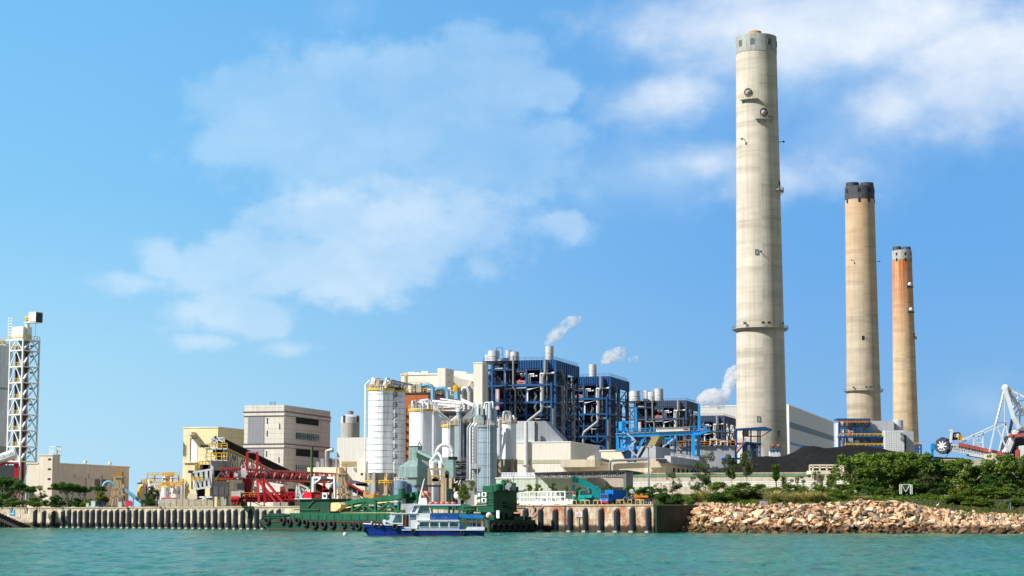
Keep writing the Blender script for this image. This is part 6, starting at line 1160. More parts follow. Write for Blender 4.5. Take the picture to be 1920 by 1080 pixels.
for i in range(9): u = 297 + i * 11.5; a, c = at(u, 946, 600), at(u + 10.8, 936, 600); MB().box(a.x, c.x, 600, 602, G, c.z + rnd.uniform(-.3, .2)).build('block', 'old_concrete', bw, True)
MB().rail([at(297, 945, 598), at(325, 945, 598)], 1.2, .22, 2).build('rail', 'white_steel', bw, True)
pc = thing('slanting_pipe', 'slanting pale blue pipe running down left of the tank farm', 'pipe', at(252, 948, 640)); MB().tube([at(232, 917, 640), at(264, 940, 640)], .55, 8).build('pipe_body', 'pale_blue_duct', pc, True); MB().bar(at(250, 948, 640), at(250, 930, 640), .3).build('pipe_stand', 'galvanised', pc, True)
q = MB(); q.cbox(at(242, 945, 615), 1.9, 1.2, 1.3); q.cbox(at(242, 945, 615) + Vector((0, 0, .8)), 1.2, 1.0, .5); tag(q.build('pink_container', 'pink_plastic'), 'small bright pink container on the quay right of trestle tower', 'container')
for (u, w_) in ((197, 1.2), (186.5, .7), (246, 1.0)): tag(MB().cbox((at(u, 0, 612).x, 612, G), w_, .9, w_ * 1.4, 0, True).cbox((at(u, 0, 612).x, 612, G + w_ * 1.4), w_ * 1.15, 1.0, .15, 0, True).build('white_box', 'white_paint'), {197: 'larger white box on quay under the far bent pipe', 186.5: 'smallest white box on quay left of far hose', 246: 'white box beside the pink container'}[u], 'box')
tag(MB().cbox((at(210, 0, 628).x, 628, G + .3), 2.4, 1.2, 1.5, 0, True).cbox((at(210, 0, 628).x, 628, G + 1.8), 1.6, 1.0, .4, 0, True).build('blue_drum_box', 'truck_blue'), 'small blue box under the far concrete trestle tower', 'box')
for (u0, u1, m, lbl) in ((5, 74, 'green_band', 'long pale green low wall on the quay at left edge'), (92, 122, 'green_band', 'short green low wall below the dark round shrub'), (129, 196, 'green_band', 'green painted low wall in front of the yellow shrub')):
    a = quay_pt(u0, 948, 5); b_ = quay_pt(u1, 948, 5); a.z = b_.z = G; q = MB(); dv = (b_ - a); q.ext([a, b_, b_ + Vector((0, 0, 1.15)), a + Vector((0, 0, 1.15))], QN * .5); wl_ = thing('low_wall', lbl, 'wall', a); q.build('wall_body', m, wl_, True); q = MB(); q.ext([a + Vector((0, 0, 1.15)) - QN * .1, b_ + Vector((0, 0, 1.15)) - QN * .1, b_ + Vector((0, 0, 1.3)) - QN * .1, a + Vector((0, 0, 1.3)) - QN * .1], QN * .7); q.build('coping', 'concrete_grey', wl_, True)
tag(MB().cbox((quay_pt(86, 948, 6).x, quay_pt(86, 948, 6).y, G), 3.2, 1.5, .9, 0, True).cbox((quay_pt(86, 948, 6).x, quay_pt(86, 948, 6).y, G + .9), 2.8, 1.2, .3, 0, True).build('blue_skip', 'truck_blue'), 'blue bin standing in the gap between green low walls', 'bin')
# ---------------------------------------------------------------- quay wall
def quay_mat():
    t = NT('quay_stone'); tc = t.n('ShaderNodeTexCoord'); sx = t.n('ShaderNodeSeparateXYZ'); t.l(tc.outputs['Object'], sx.inputs[0])
    cx = t.n('ShaderNodeCombineXYZ'); t.l(sx.outputs[0], cx.inputs[0]); t.l(sx.outputs[2], cx.inputs[1])
    def nz(s, sc_, det=5, ro=.62, off=0):
        mp = t.n('ShaderNodeMapping'); mp.inputs['Scale'].default_value = s; mp.inputs['Location'].default_value = (off, off, 0); t.l(cx.outputs[0], mp.inputs['Vector']); return t.noise(mp.outputs[0], sc_, det, ro)
    c = t.ramp(nz((1, 1, 1), .35), [(.25, srgb(140, 130, 114)), (.5, srgb(202, 188, 162)), (.75, srgb(222, 210, 190))])
    c = t.mix(c, t.ramp(nz((.9, .12, 1), 1.2, 4, .65), [(.36, .5), (.56, 1.0)]), .9)
    mr = t.n('ShaderNodeMapRange'); t.set(mr, From_Min=-75., From_Max=-30.); t.l(sx.outputs[0], mr.inputs['Value'])
    r2 = t.n('ShaderNodeMath', operation='MULTIPLY'); t.l(mr.outputs[0], r2.inputs[0]); t.l(t.ramp(nz((.55, .3, 1), .75, 6, .7, 3), [(.44, 0.0), (.58, .85)]), r2.inputs[1])
    c = t.mix(c, srgb(170, 88, 34), r2.outputs[0], 'MIX')
    br = t.brick(cx.outputs[0], 3.4, 1.5, .06, .5, 1, .88, .55); c = t.mix(c, br.outputs['Color'], .6)
    zz = t.n('ShaderNodeMath', operation='ADD'); t.l(sx.outputs[2], zz.inputs[0]); nn = nz((1, .5, 1), .8, 5)
    sc_ = t.n('ShaderNodeMath', operation='MULTIPLY'); t.l(nn, sc_.inputs[0]); sc_.inputs[1].default_value = -2.2; t.l(sc_.outputs[0], zz.inputs[1])
    c = t.mix(c, t.ramp_at(zz.outputs[0]) if False else t.ramp(zz.outputs[0], [(.0, (.10, .085, .07)), (.42, (.26, .22, .18)), (.75, (1, 1, 1))]))
    t.l(c, t.b.inputs['Base Color']); t.b.inputs['Roughness'].default_value = .85; t.bump(nz((1, 1, 1), 1.5), .5, .2); M['quay_stone'] = t.m
quay_mat()
QA = math.atan2(.7208, .6931)
qw = thing('quay_wall', 'long stained stone quay wall hung with black fenders', 'quay wall', QE, QA)
LQ = 420
MB().box(-LQ, 0, 0, .6, -6, G - .35).build('wall_face', 'quay_stone', qw); MB().box(-.6, -.02, .6, 17, -6, G - .35).build('wall_return', 'shaded_stone', qw)
MB().box(-LQ, .12, -.18, 3.2, G - .35, G + .02).build('coping', 'stone_tan', qw)
FU = [67.7, 84.2, 102.3, 120.4, 131, 142.4, 152.7, 165, 175.8, 187.3, 198.6, 210, 221.6, 233, 244, 256.4, 268, 280.7, 292.7, 305, 317.3, 329.6, 341.8, 354.3, 366.9, 379.6, 392.4, 405.4, 418, 431, 444, 457.4, 470.6, 483.5, 497, 510.5, 524, 987.5, 1015.8, 1043, 1071, 1099.7, 1128.8, 1158.2, 1188, 1217.7]
fm_ = None
Pq = Vector((QE.x, QE.y, 0)); Dq = Vector((.6931, -.7208, 0))
for u in FU:
    x = solve(Pq, Dq, u, 970)
    if fm_ is None:
        q = MB(); q.ext([(-.55, 0, .3), (-.55, -.75, .3), (-.3, -1.05, .3), (.3, -1.05, .3), (.55, -.75, .3), (.55, 0, .3)], (0, 0, 4.9)); q.add([(-.55, 0, 5.2), (-.55, -.75, 5.2), (-.3, -1.05, 5.2), (.3, -1.05, 5.2), (.55, -.75, 5.2), (.55, 0, 5.2), (-.45, -.02, 5.85), (.45, -.02, 5.85)], [(0, 1, 6), (1, 2, 6), (2, 3, 7, 6), (3, 4, 7), (4, 5, 7), (5, 0, 6, 7)])
        fm_ = q.build('fender', 'fender_rubber', qw); fm_.location = (x, 0, 0)
        q = MB(); q.ext([(-.6, 0, -.3), (-.6, -1.12, -.3), (.6, -1.12, -.3), (.6, 0, -.3)], (0, 0, .75)); sh = q.build('fender_shoe', 'concrete_grey', fm_); fk = sh
    else:
        o = fm_.copy(); COL.objects.link(o); o.parent = qw; o.location = (x, 0, 0); o.rotation_euler = (0, rnd.uniform(-.022, .022), 0); o.scale = (rnd.uniform(.88, 1.08), 1, rnd.uniform(.94, 1.01)); k = fk.copy(); COL.objects.link(k); k.parent = o
for u in (1060, 960):
    x = solve(Pq, Dq, u, 970); q = MB(); [q.bar((x + dx, -.2, 0), (x + dx, -.2, G), .09) for dx in (-.25, .25)]; [q.bar((x - .25, -.2, .3 + k * .35), (x + .25, -.2, .3 + k * .35), .07) for k in range(17)]; q.build('ladder', 'dark_grey', qw)
q = MB(); n = 16
for i in range(n): x0 = solve(Pq, Dq, -25 + i * 5.4, 975); x1 = solve(Pq, Dq, -25 + (i + 1) * 5.4, 975); z = 6.4 - i * .41; q.box(x0, x1, -4.2, -.02, z - .9, z)
stp = thing('landing_steps', 'dark wet landing steps going down at the left end of quay', 'steps', QE, QA); q.build('step_flight', 'dark_step', stp)
for u in (5, 14, 22, 31, 38): x = solve(Pq, Dq, u, 975); MB().bar((x, -4.0, -2), (x, -4.0, 6.4 - (u + 25) / 5.4 * .41 - .8), .6).build('pile', 'dark_gap', stp)
def sign_board(name, label, x, z, w_, h_, m, red=True):
    t = thing(name, label, 'sign', QE + QD * x, QA); MB().box(-w_ / 2, w_ / 2, -.22, -.1, z, z + h_).build('board', m, t)
    if red:
        MB().box(-w_ * .42, w_ * .42, -.232, -.21, z + h_ * .08, z + h_ * .1).build('border_line', 'sign_red', t)
        q = MB(); q.lathe([(h_ * .13, 0), (h_ * .13, .02)], n=12); q.v = [Vector((p.x, -.235 - p.z, p.y + z + h_ * .78)) for p in q.v]; q.build('emblem', 'sign_red', t)
        for k in range(3): MB().box(-w_ * .36 + k * .05, w_ * (.36 - .06 * k), -.235, -.21, z + h_ * (.2 + .14 * k), z + h_ * (.27 + .14 * k)).build('text_line', 'sign_red', t)
    else:
        for k in range(2): MB().box(-w_ * .3, w_ * .3, -.235, -.21, z + h_ * (.3 + .3 * k), z + h_ * (.38 + .3 * k)).build('text_line', 'white_paint', t)
    return t
x = solve(Pq, Dq, 1087, 960); s1 = sign_board('warning_sign', 'white board with faded red writing on the quay wall between fenders', x, 3.55, 2.3, 1.25, 'sign_board'); MB().bar((.05, -.16, -.5), (.05, -.16, 3.6), .14).build('sign_post', 'dark_grey', s1)
x = solve(Pq, Dq, 24, 960); sign_board('blue_sign', 'blue square sign on the quay wall above landing steps', x, 3.9, 2.8, 1.8, 'sign_blue', False)
x = solve(Pq, Dq, 36, 960); s2 = sign_board('pale_sign', 'pale pinkish notice right of the blue sign on quay wall', x, 3.2, 2.0, 1.2, 'sign_board')
# ---------------------------------------------------------------- quay furniture and vehicles on the east apron
def onq(u, off): p = quay_pt(u, 948, off); p.z = G + .02; return p
hoop0 = None
for i, (u, off) in enumerate(((945, 3.5), (966, 3.6), (1077.5, 2.0), (1093, 2.0), (1101.5, 3.4), (1116.5, 3.4), (1124.5, 2.0), (1159.5, 3.4), (1166.5, 2.0), (1181, 2.0), (1195.5, 2.0), (1203.5, 3.2))):
    P = onq(u, off)
    if hoop0 is None:
        hoop0 = thing('hoop_barrier', 'yellow tube hoop barrier along the quay edge', 'barrier', P, QA, 'yellow hoop barriers'); q = MB(); q.tube([(-.62, 0, 0), (-.62, 0, .85), (-.5, 0, 1.0), (.5, 0, 1.0), (.62, 0, .85), (.62, 0, 0)], .085, 8); q.build('hoop', 'hoop_yellow', hoop0); q = MB(); q.cbox((-.62, 0, 0), .3, .3, .04, 0, True); q.build('foot_plate', 'dark_grey', hoop0); q = MB(); q.cbox((.62, 0, 0), .3, .3, .04, 0, True); q.build('foot_plate', 'dark_grey', hoop0)
    else: dup(hoop0, P)
kerb = MB(); kerb.ext([onq(962, 4.5), onq(1073, 4.5), onq(1073, 4.5) + Vector((0, 0, .9)), onq(962, 4.5) + Vector((0, 0, .9))], QN * .5); kw = tag(kerb.build('white_kerb_wall', 'white_paint'), 'long white low kerb wall in front of the white frame', 'kerb')
wf = thing('open_white_frame', 'long white post and beam frame along the quay', 'frame', onq(1020, 7.5), QA); Pw = onq(1020, 7.5); xs = [solve(Pw, Dq, u, 930) for u in (977, 994, 1009.5, 1027, 1035, 1043, 1060)]
for x in xs: MB().bar((x, 0, 0), (x, 0, 3.2), .26).build('post', 'white_paint', wf); MB().bar((x, 3, 0), (x, 3, 3.2), .2).build('post', 'white_steel', wf)
q = MB(); [q.bar((xs[0], 0, z), (xs[-1], 0, z), .2) for z in (1.9, 3.2)]; q.bar((xs[0], 3, 3.2), (xs[-1], 3, 3.2), .18); [q.bar((x, 0, 3.2), (x, 3, 3.2), .18) for x in xs]; q.build('beam', 'white_paint', wf); q = MB(); [q.bar((x + 1.1, 0, 1.9), (x + 1.1, 0, 3.2), .12) for x in xs[:-1]]; q.build('mullion', 'white_steel', wf)
q = MB(); [q.cbox((rnd.uniform(xs[0], xs[-1]), 4.5, 0), rnd.uniform(1, 2), 1.2, rnd.uniform(.9, 1.6), 0, True) for i in range(9)]; q.build('stored_crates', 'white_steel', wf);
# vehicles ------------------------------------------------
def wheel(root, x, y, r=.5, w=.3, axis='y'):
    q = MB(); a = Vector((0, w / 2, 0)); q.tube([Vector((x, y, r)) - a, Vector((x, y, r)) + a], r, 16); o = q.build('wheel', 'black_rubber', root); q = MB(); q.tube([Vector((x, y, r)) - a * 1.1, Vector((x, y, r)) + a * 1.1], r * .5, 12); q.build('rim', 'galvanised', o)
VA = QA + R(-8)
Pc = onq(1104, 8.0); mc = thing('mobile_crane', 'teal mobile crane with boom laid forward to upper left', 'mobile crane', Pc, R(14)); Yv = Pc.y; lp_ = lambda u, v, dy=0: at(u, v, Yv + dy)
q = MB(); q.ext([lp_(1075, 941, -1.3), lp_(1076, 936, -1.3), lp_(1080, 934.5, -1.3), lp_(1102, 934, -1.3), lp_(1126, 937, -1.3), lp_(1128, 941, -1.3)], (0, 2.6, 0)); q.build('carrier', 'teal_paint', mc, True)
q = MB(); q.ext([lp_(1075, 940, -1.45), lp_(1077, 935, -1.45), lp_(1101, 934.5, -1.45), lp_(1101, 940, -1.45)], (0, .5, 0)); q.build('front_apron', 'bright_teal', mc, True)
q = MB(); q.ext([lp_(1084.5, 933.5, -1.2), lp_(1086, 920, -1.2), lp_(1089, 918, -1.2), lp_(1097.5, 918.5, -1.2), lp_(1099, 933.5, -1.2)], (0, 1.3, 0)); q.build('cab', 'bright_teal', mc, True); q = MB(); q.ext([lp_(1087, 927, -1.25), lp_(1087.8, 920.5, -1.25), lp_(1092.5, 919.5, -1.25), lp_(1092.5, 928, -1.25)], (0, .1, 0)); q.build('cab_window', 'cabin_glass', mc, True); q = MB(); q.ext([lp_(1093.5, 928, -1.25), lp_(1093.5, 919.7, -1.25), lp_(1097, 919.8, -1.25), lp_(1097.8, 929, -1.25)], (0, .1, 0)); q.build('cab_window', 'cabin_glass', mc, True)
q = MB(); q.ext([lp_(1100, 935, -.8), lp_(1104, 929, -.8), lp_(1116, 922, -.8), lp_(1124, 914, -.8), lp_(1127, 918, -.8), lp_(1126, 935, -.8)], (0, 2.2, 0)); q.build('superstructure', 'teal_paint', mc, True)
q = MB(); q.bar(lp_(1078, 897.5, 0), lp_(1101, 909.5, 0), 1.05, 1.35); q.build('boom_inner_section', 'teal_paint', mc, True); q = MB(); q.bar(lp_(1099, 908, 0), lp_(1117, 920, 0), 1.3, 1.75); q.build('boom_base_section', 'teal_paint', mc, True)
q = MB(); q.ext([lp_(1072, 901, -.7), lp_(1072.5, 894, -.7), lp_(1077, 893, -.7), lp_(1082, 896, -.7), lp_(1081, 904, -.7), lp_(1075, 905, -.7)], (0, 1.4, 0)); q.build('boom_head', 'dark_teal', mc, True); q = MB(); q.cbox(lp_(1075.3, 914.5, 0), .7, .6, 1.3); q.bar(lp_(1075, 904), lp_(1075.3, 913), .12); q.cbox(lp_(1075.3, 917.5, 0), .3, .3, .5); q.build('hook_block', 'dark_teal', mc, True)
q = MB(); q.bar(lp_(1104, 925, -.9), lp_(1102, 913, -.9), .3); q.build('boom_cylinder', 'galvanised', mc, True); q = MB(); q.ext([lp_(1112, 913.5, -.6), lp_(1112.5, 911.5, -.6), lp_(1121, 911.5, -.6), lp_(1121, 913.5, -.6)], (0, 1.6, 0)); q.build('counterweight_cover', 'bright_teal', mc, True); q = MB(); q.cbox(lp_(1102, 930.5, -1.3), 1.9, .8, .7); q.cbox(lp_(1075, 933, -1.4), .5, .3, .8); q.build('engine_cover', 'bright_teal', mc, True)
for u in (1079.5, 1106, 1121):
    q = MB(); c0 = lp_(u, 940, -1.5); c0.z = G + .72; q.tube([c0, c0 + Vector((0, .5, 0))], .7, 18); o = q.build('wheel', 'black_rubber', mc, True); q = MB(); q.tube([c0 - Vector((0, .03, 0)), c0 + Vector((0, .1, 0))], .32, 12); q.build('rim', 'dark_teal', o, True); q = MB(); q.tube([c0 + Vector((0, 2.3, 0)), c0 + Vector((0, 2.8, 0))], .7, 18); q.build('wheel', 'black_rubber', mc, True)
Pt = onq(1133, 6.0); TA = R(38); lo = thing('blue_lorry', 'blue box lorry with red front bumper beside the teal crane', 'lorry', Pt, TA)
MB().box(-1.15, 1.15, 0, 1.75, .75, 2.55).build('cab', 'truck_blue', lo); MB().box(-1.02, 1.02, -.04, .02, 1.5, 2.35).build('windscreen', 'cabin_glass', lo); MB().box(1.13, 1.18, .3, 1.2, 1.5, 2.3).build('side_window', 'cabin_glass', lo); MB().box(-1.18, 1.18, -.15, .1, .42, .82).build('bumper', 'bright_red', lo)
MB().box(-1.25, 1.25, 1.95, 7.2, 1.0, 3.45).build('cargo_box', 'lorry_box', lo); q = MB(); [q.box(-1.3, -1.24, 2.1 + k * .72, 2.2 + k * .72, 1.0, 3.4) for k in range(8)]; [q.box(1.24, 1.29, 2.1 + k * .72, 2.2 + k * .72, 1.0, 3.4) for k in range(8)]; [q.box(-1.1 + k * .55, -1.0 + k * .55, 1.89, 1.96, 2.6, 3.4) for k in range(5)]; q.build('box_ribs', 'truck_blue', lo); MB().box(-.4, .4, .3, 7.0, .6, .95).build('chassis', 'dark_grey', lo)
for x in (-.8, .8): MB().cbox((x, -.06, 1.0), .3, .1, .22).build('headlight', 'chrome_lamp', lo); MB().bar((x * 1.55, .2, 1.7), (x * 1.55, .2, 2.3), .16).build('mirror', 'dark_grey', lo)
for y in (.9, 5.8):
    for x in (-1.0, 1.0):
        q = MB(); q.tube([(x - .16, y, .48), (x + .16, y, .48)], .48, 16); o = q.build('wheel', 'black_rubber', lo); q = MB(); q.tube([(x - .18, y, .48), (x + .18, y, .48)], .22, 12); q.build('rim', 'galvanised', o)
Pv = onq(1177, 5.6); sv = thing('dark_car', 'dark off road car parked between blue lorry and orange plant', 'car', Pv, R(-14))
q = MB(); q.ext([(-2.2, -.9, .45), (-2.25, -.9, .95), (-1.2, -.9, 1.12), (2.1, -.9, 1.12), (2.2, -.9, .45)], (0, 1.8, 0)); q.build('body', 'car_paint', sv); q = MB(); q.add([(-1.2, -.86, 1.12), (2.1, -.86, 1.12), (2.1, .86, 1.12), (-1.2, .86, 1.12), (-.45, -.72, 1.85), (1.95, -.72, 1.85), (1.95, .72, 1.85), (-.45, .72, 1.85)], [(0, 1, 5, 4), (1, 2, 6, 5), (2, 3, 7, 6), (3, 0, 4, 7), (4, 5, 6, 7)]); q.build('cabin', 'car_paint', sv)
for (x0, x1) in ((-.75, .15), (.3, 1.15), (1.28, 1.9)): q = MB(); q.ext([(x0, -.86, 1.2), (x1, -.86, 1.2), (x1 - .02, -.77, 1.72), (x0 + .25 if x0 < -.5 else x0 + .02, -.77, 1.72)], (0, .04, 0)); q.build('side_window', 'pale_glass', sv)
q = MB(); q.ext([(-1.17, -.7, 1.2), (-.55, -.62, 1.78), (-.55, .62, 1.78), (-1.17, .7, 1.2)], (-.03, 0, .03)); q.build('windscreen', 'cabin_glass', sv); MB().box(-2.32, -2.2, -.85, .85, .4, .62).build('bumper', 'galvanised', sv)
for y in (-.65, .65): MB().cbox((-2.26, y, .82), .1, .34, .2).build('headlight', 'chrome_lamp', sv)
for x in (-1.4, 1.4):
    for y in (-.85, .85): wheel(sv, x, y, .38, .24)
for y in (-.7, .7): MB().bar((-.4, y, 1.9), (1.9, y, 1.9), .06).build('roof_rail', 'galvanised', sv)
Po = onq(1203, 4.6); op = thing('orange_plant', 'orange flat bed machine under the round tree by quay corner', 'plant machine', Po, R(5)); q = MB(); q.ext([(-1.7, -.8, 1.55), (-1.75, -.8, 2.2), (-1.2, -.8, 2.35), (-.6, -.8, 2.0), (0, -.8, 2.3), (.5, -.8, 1.95), (1.1, -.8, 2.1), (1.6, -.8, 1.9), (1.5, -.8, 1.55)], (0, 1.6, 0)); q.build('tipping_tray', 'orange_paint', op); MB().box(-1.5, -.3, -.7, .7, .6, 1.3).build('engine_block', 'orange_paint', op); MB().box(-1.4, 2.0, -.6, .6, .9, 1.5).build('chassis', 'dark_grey', op)
for x in (-.9, 1.1):
    for y in (-.75, .75): wheel(op, x, y, .45, .3)
def disc_sign(label, u, off, v, r, m, m2=None, Y=None):
    P = onq(u, off) if Y is None else Vector((at(u, 0, Y).x, Y, G)); z = zat(v, P.y) - G; t = thing('round_sign', label, 'sign', P, 0); MB().tube([(0, .06, 0), (0, .06, z + r)], .06, 8).build('post', 'galvanised', t)
    q = MB(); q.tube([(0, 0, z), (0, -.06, z)], r, 24); q.build('disc', m, t)
    if m2: q = MB(); q.tube([(0, -.05, z), (0, -.09, z)], r * .72, 24); q.build('disc_face', m2, t); MB().cbox((0, -.1, z), r * 1.1, .03, r * .22).build('bar', m, t)
    return t
t = disc_sign('white round sign with dark centre stripes above the dark car', 1184, 7, 921, .62, 'galvanised', 'white_paint'); MB().add([(-.4, -.04, 1.6), (.4, -.04, 1.6), (0, -.04, 2.2)], [(0, 1, 2)]).ext([(-.4, -.03, 1.6), (.4, -.03, 1.6), (0, -.03, 2.2)], (0, .04, 0)).build('lower_plate', 'white_paint', t)
disc_sign('small purple blue disc sign left of the teal crane', 1071, 5, 925, .24, 'purple_paint'); t = disc_sign('small red disc sign on white plate left of teal crane', 1076.5, 5, 925, .3, 'bright_red'); MB().box(-.32, .32, .0, .05, 2.0, 3.0).build('plate', 'white_paint', t)
disc_sign('purple blue disc sign on pink post behind the ferry roof', 847.5, 4, 928.2, .3, 'purple_paint')
mg = thing('mooring_lines', 'slack mooring ropes from barge stern up to quay edge', 'ropes', onq(1003, 0));
for i, ((u0, v0, y0), (u1, v1)) in enumerate((((985, 971, 488), (1004, 950)), ((983, 972, 488), (1018, 949)), ((1010, 975, 490), (1018, 950)), ((1000, 972, 488), (993, 955)))):
    a = at(u0, v0, y0); b_ = quay_pt(u1, 948, -.3); b_.z = zat(v1, b_.y); pts = [a.lerp(b_, k / 8) - Vector((0, 0, math.sin(math.pi * k / 8) * .7)) for k in range(9)]; MB().tube(pts, .09, 5).build('rope', 'sign_board', mg, True)
q = MB(); [q.cbox(onq(1003 + i * 1.2, .2) - Vector((0, 0, .5 + i * .4)), .8, .7, .7) for i in range(3)]; q.build('rope_fender', 'black_rubber', mg, True)
# ---------------------------------------------------------------- green conveyor barge
B0 = at(918, 998, 470); B0.z = 0
bg_ = thing('conveyor_barge', 'long green barge with conveyors and deckhouse moored along the quay', 'barge', B0, QA)
def bq(u, v, off=0.0):
    """point in barge coordinates seen at (u, v) on the plane off metres inboard of its near side"""
    Pn = B0 + QN * off; s = solve(Pn, QD, u, v); p = Pn + QD * s; return Vector((s, off, zat(v, p.y)))
xb = bq(487, 975).x; xw = bq(509, 995).x; BW = 15.0; zd = 2.9
q = MB(); n = len(q.v)
q.ext([(xb, 0, zd), (xb + .3, 0, 1.9), (xw, 0, -.6), (0, 0, -.6), (0, 0, zd)], (0, BW, 0)); q.build('hull', 'hull_dark_green', bg_)
MB().box(xb + .4, .1, -.14, -.01, 2.25, 2.55).build('rubbing_strake', 'rust_dark', bg_); MB().box(xw - 2, .1, -.1, -.01, .25, .55).build('rubbing_strake', 'rust_dark', bg_)
xc = bq(538, 966).x
q = MB(); q.box(xc, -9, .9, 1.2, zd, bq(700, 961.8, .9).z); q.build('side_coaming', 'hull_green', bg_)
q = MB(); [q.box(xc + 2 + k * 3.3, xc + 2.2 + k * 3.3, .8, .92, zd, zd + 1.2) for k in range(int((-10 - xc) / 3.3))]; q.build('coaming_stiffener', 'dark_green', bg_)
q = MB(); q.box(xc, -12, 1.3, BW - 1, zd, zd + 1.55); q.build('hold_cargo', 'sand_cargo', bg_); q = MB(); q.ext([(xb + 1.5, .4, zd), (xb + 3, .4, zd + 1.6), (xb + 9, .4, zd + 1.2), (xb + 10, .4, zd)], (0, 5, 0)); q.build('bow_bulwark', 'dark_green', bg_); MB().rail([(xb + 1, .1, zd), (xc, .1, zd)], 1.1, .1, 1.6).build('bow_railing', 'hull_green', bg_)
q = MB(); [q.cbox((xc - rnd.uniform(0, 6), rnd.uniform(.5, 3), zd), .9, .7, rnd.uniform(.4, 1.1), 0, True) for i in range(6)]; q.build('deck_winch', 'sign_board', bg_)
a, c = bq(562, 951, 4), bq(618, 937, 4); e = MB(); e.box(a.x, c.x, 4, 11, zd, c.z); e.build('engine_house', 'dark_green', bg_); MB().box(a.x - 1, c.x + .3, 3.4, 11.4, c.z, c.z + .25).build('engine_house_roof', 'dark_green', bg_)
q = MB(); q.box(a.x - 2, c.x - 4, 3.6, 3.8, zd + 2.4, zd + 2.7); q.bar(bq(577, 951, 3.8), bq(590, 937.5, 3.8), .35); q.build('engine_house_brace', 'hull_green', bg_); MB().box(a.x - 1.6, a.x + 5.5, 3.5, 9, c.z + .25, c.z + .4).build('engine_house_awning', 'white_steel', bg_)
r0, r1 = bq(569.5, 934.5, 4.4), bq(584, 922.5, 4.4); MB().box(r0.x, r1.x, 4.4, 7.4, r0.z, r1.z).build('generator_box', 'bright_red', bg_); r0, r1 = bq(590, 934.5, 5), bq(604, 927, 5); MB().box(r0.x, r1.x, 5, 7.5, r0.z, r1.z).build('generator_box', 'deep_red', bg_)
q = MB(); [q.bar(bq(605.5, 935, 5), bq(606.5, 925.5, 5), .35), q.bar(bq(613, 935, 5), bq(613, 926, 5), .35), q.bar(bq(606, 925.5, 5), bq(613.5, 925.5, 5), .5), q.bar(bq(606, 934, 5), bq(613, 934, 5), .3)]; q.build('white_stand', 'white_paint', bg_)
q = MB(); q.bar(bq(583.5, 936, 8), bq(585, 838, 8), .5); [q.cbox(bq(584.5, v, 8), 1.0, .3, .2) for v in range(842, 930, 9)]; q.build('lattice_mast', 'mast_green', bg_)
q = MB(); q.bar(bq(588, 924, 7), bq(588.5, 894.5, 7), .8); q.bar(bq(588, 895, 7), bq(629, 896, 7), .5); q.bar(bq(590, 906, 7), bq(601, 897.5, 7), .4); q.bar(bq(627.5, 896, 7), bq(628.5, 934, 7), .5); q.build('davit_frame', 'white_steel', bg_); q = MB(); q.cbox(bq(609, 895.5, 7), 2.4, .7, .8); q.build('davit_winch', 'dark_grey', bg_)
q = MB(); q.ext([bq(620, 958.5, 1.6), bq(620, 944.5, 1.6), bq(622, 942.5, 1.6), bq(635, 942, 1.6), bq(639, 946, 1.6), bq(639, 951, 1.6), bq(632, 956, 1.6), bq(629, 958.5, 1.6)], (0, 2.6, 0)); q.build('chute_house', 'chute_cream', bg_)
def brun(name, pts, off, w_, h_, m):
    q = MB(); [q.bar(bq(*a, off), bq(*b_, off), w_, h_) for a, b_ in zip(pts, pts[1:])]; return q.build(name, m, bg_)
brun('conveyor_arm', [(638, 946.5), (684, 938.5)], 4, 1.3, 1.1, 'green_steel'); brun('conveyor_arm', [(677, 942), (754, 930.8)], 6, 1.6, 1.15, 'green_steel'); brun('conveyor_arm', [(748, 935), (776, 927)], 8, 1.3, 1.0, 'green_steel'); brun('catwalk', [(636, 955), (690, 944), (748, 940)], 3.4, .6, .25, 'chute_cream')
brun('discharge_arm', [(683, 936.5), (705, 942)], 3.2, 1.2, 1.0, 'green_steel')
for u in (661.5, 683, 704.5, 748): brun('trestle_leg', [(u, 961), (u, 939.5 + abs(u - 690) * .02)], 3, .62, .62, 'green_steel')
brun('trestle_beam', [(661, 943), (684, 939), (705, 943)], 3, .6, .6, 'green_steel'); brun('trestle_brace', [(684, 947), (706, 961)], 2.8, .5, .5, 'green_steel'); brun('trestle_brace', [(664, 956), (684, 944)], 2.8, .4, .4, 'green_steel'); brun('trestle_brace', [(711, 955), (729, 942.5), (747, 960)], 2.8, .55, .55, 'green_steel'); brun('trestle_brace', [(721, 956), (734, 949)], 2.8, .45, .45, 'green_steel'); brun('deck_beam', [(641, 960.5), (760, 958)], 3, .5, .5, 'dark_green')
q = MB(); p_ = bq(754, 930, 6); q.lathe([(.9, 0), (.9, 2.4)], (p_.x, 6, p_.z - .6), 12); q.build('head_drum', 'hull_green', bg_); q = MB(); [q.cbox(bq(rnd.uniform(765, 784), rnd.uniform(926, 938), 9), rnd.uniform(.8, 2), 1.2, rnd.uniform(.5, 1.6)) for i in range(12)]; q.build('drive_gear', 'green_steel', bg_)
for i in range(44): u = rnd.uniform(640, 750); q = MB(); s_ = rnd.uniform(.4, 1.1); q.cbox(bq(u, rnd.uniform(947, 959), rnd.uniform(5, 9)), s_ * 1.6, s_, s_); q.build('deck_gear', rnd.choice(['galvanised', 'dark_grey', 'dark_green', 'rust_dark', 'chute_cream']), bg_)
a, c = bq(752, 962, 3), bq(783, 944.5, 3); MB().box(a.x, c.x, 3, 8, zd, c.z).build('grey_house', 'wall_grey', bg_); MB().ext([bq(755.5, 960, 2.95), bq(757.5, 952, 2.95), bq(759.5, 960, 2.95)], (0, .04, 0)).build('stain_mark', 'band_grey', bg_)
brun('discharge_boom', [(800, 950), (866, 953), (884, 960)], 7, 1.2, 1.0, 'green_steel'); brun('discharge_boom', [(866, 949), (890, 955)], 5, 1.4, 1.2, 'hull_green')
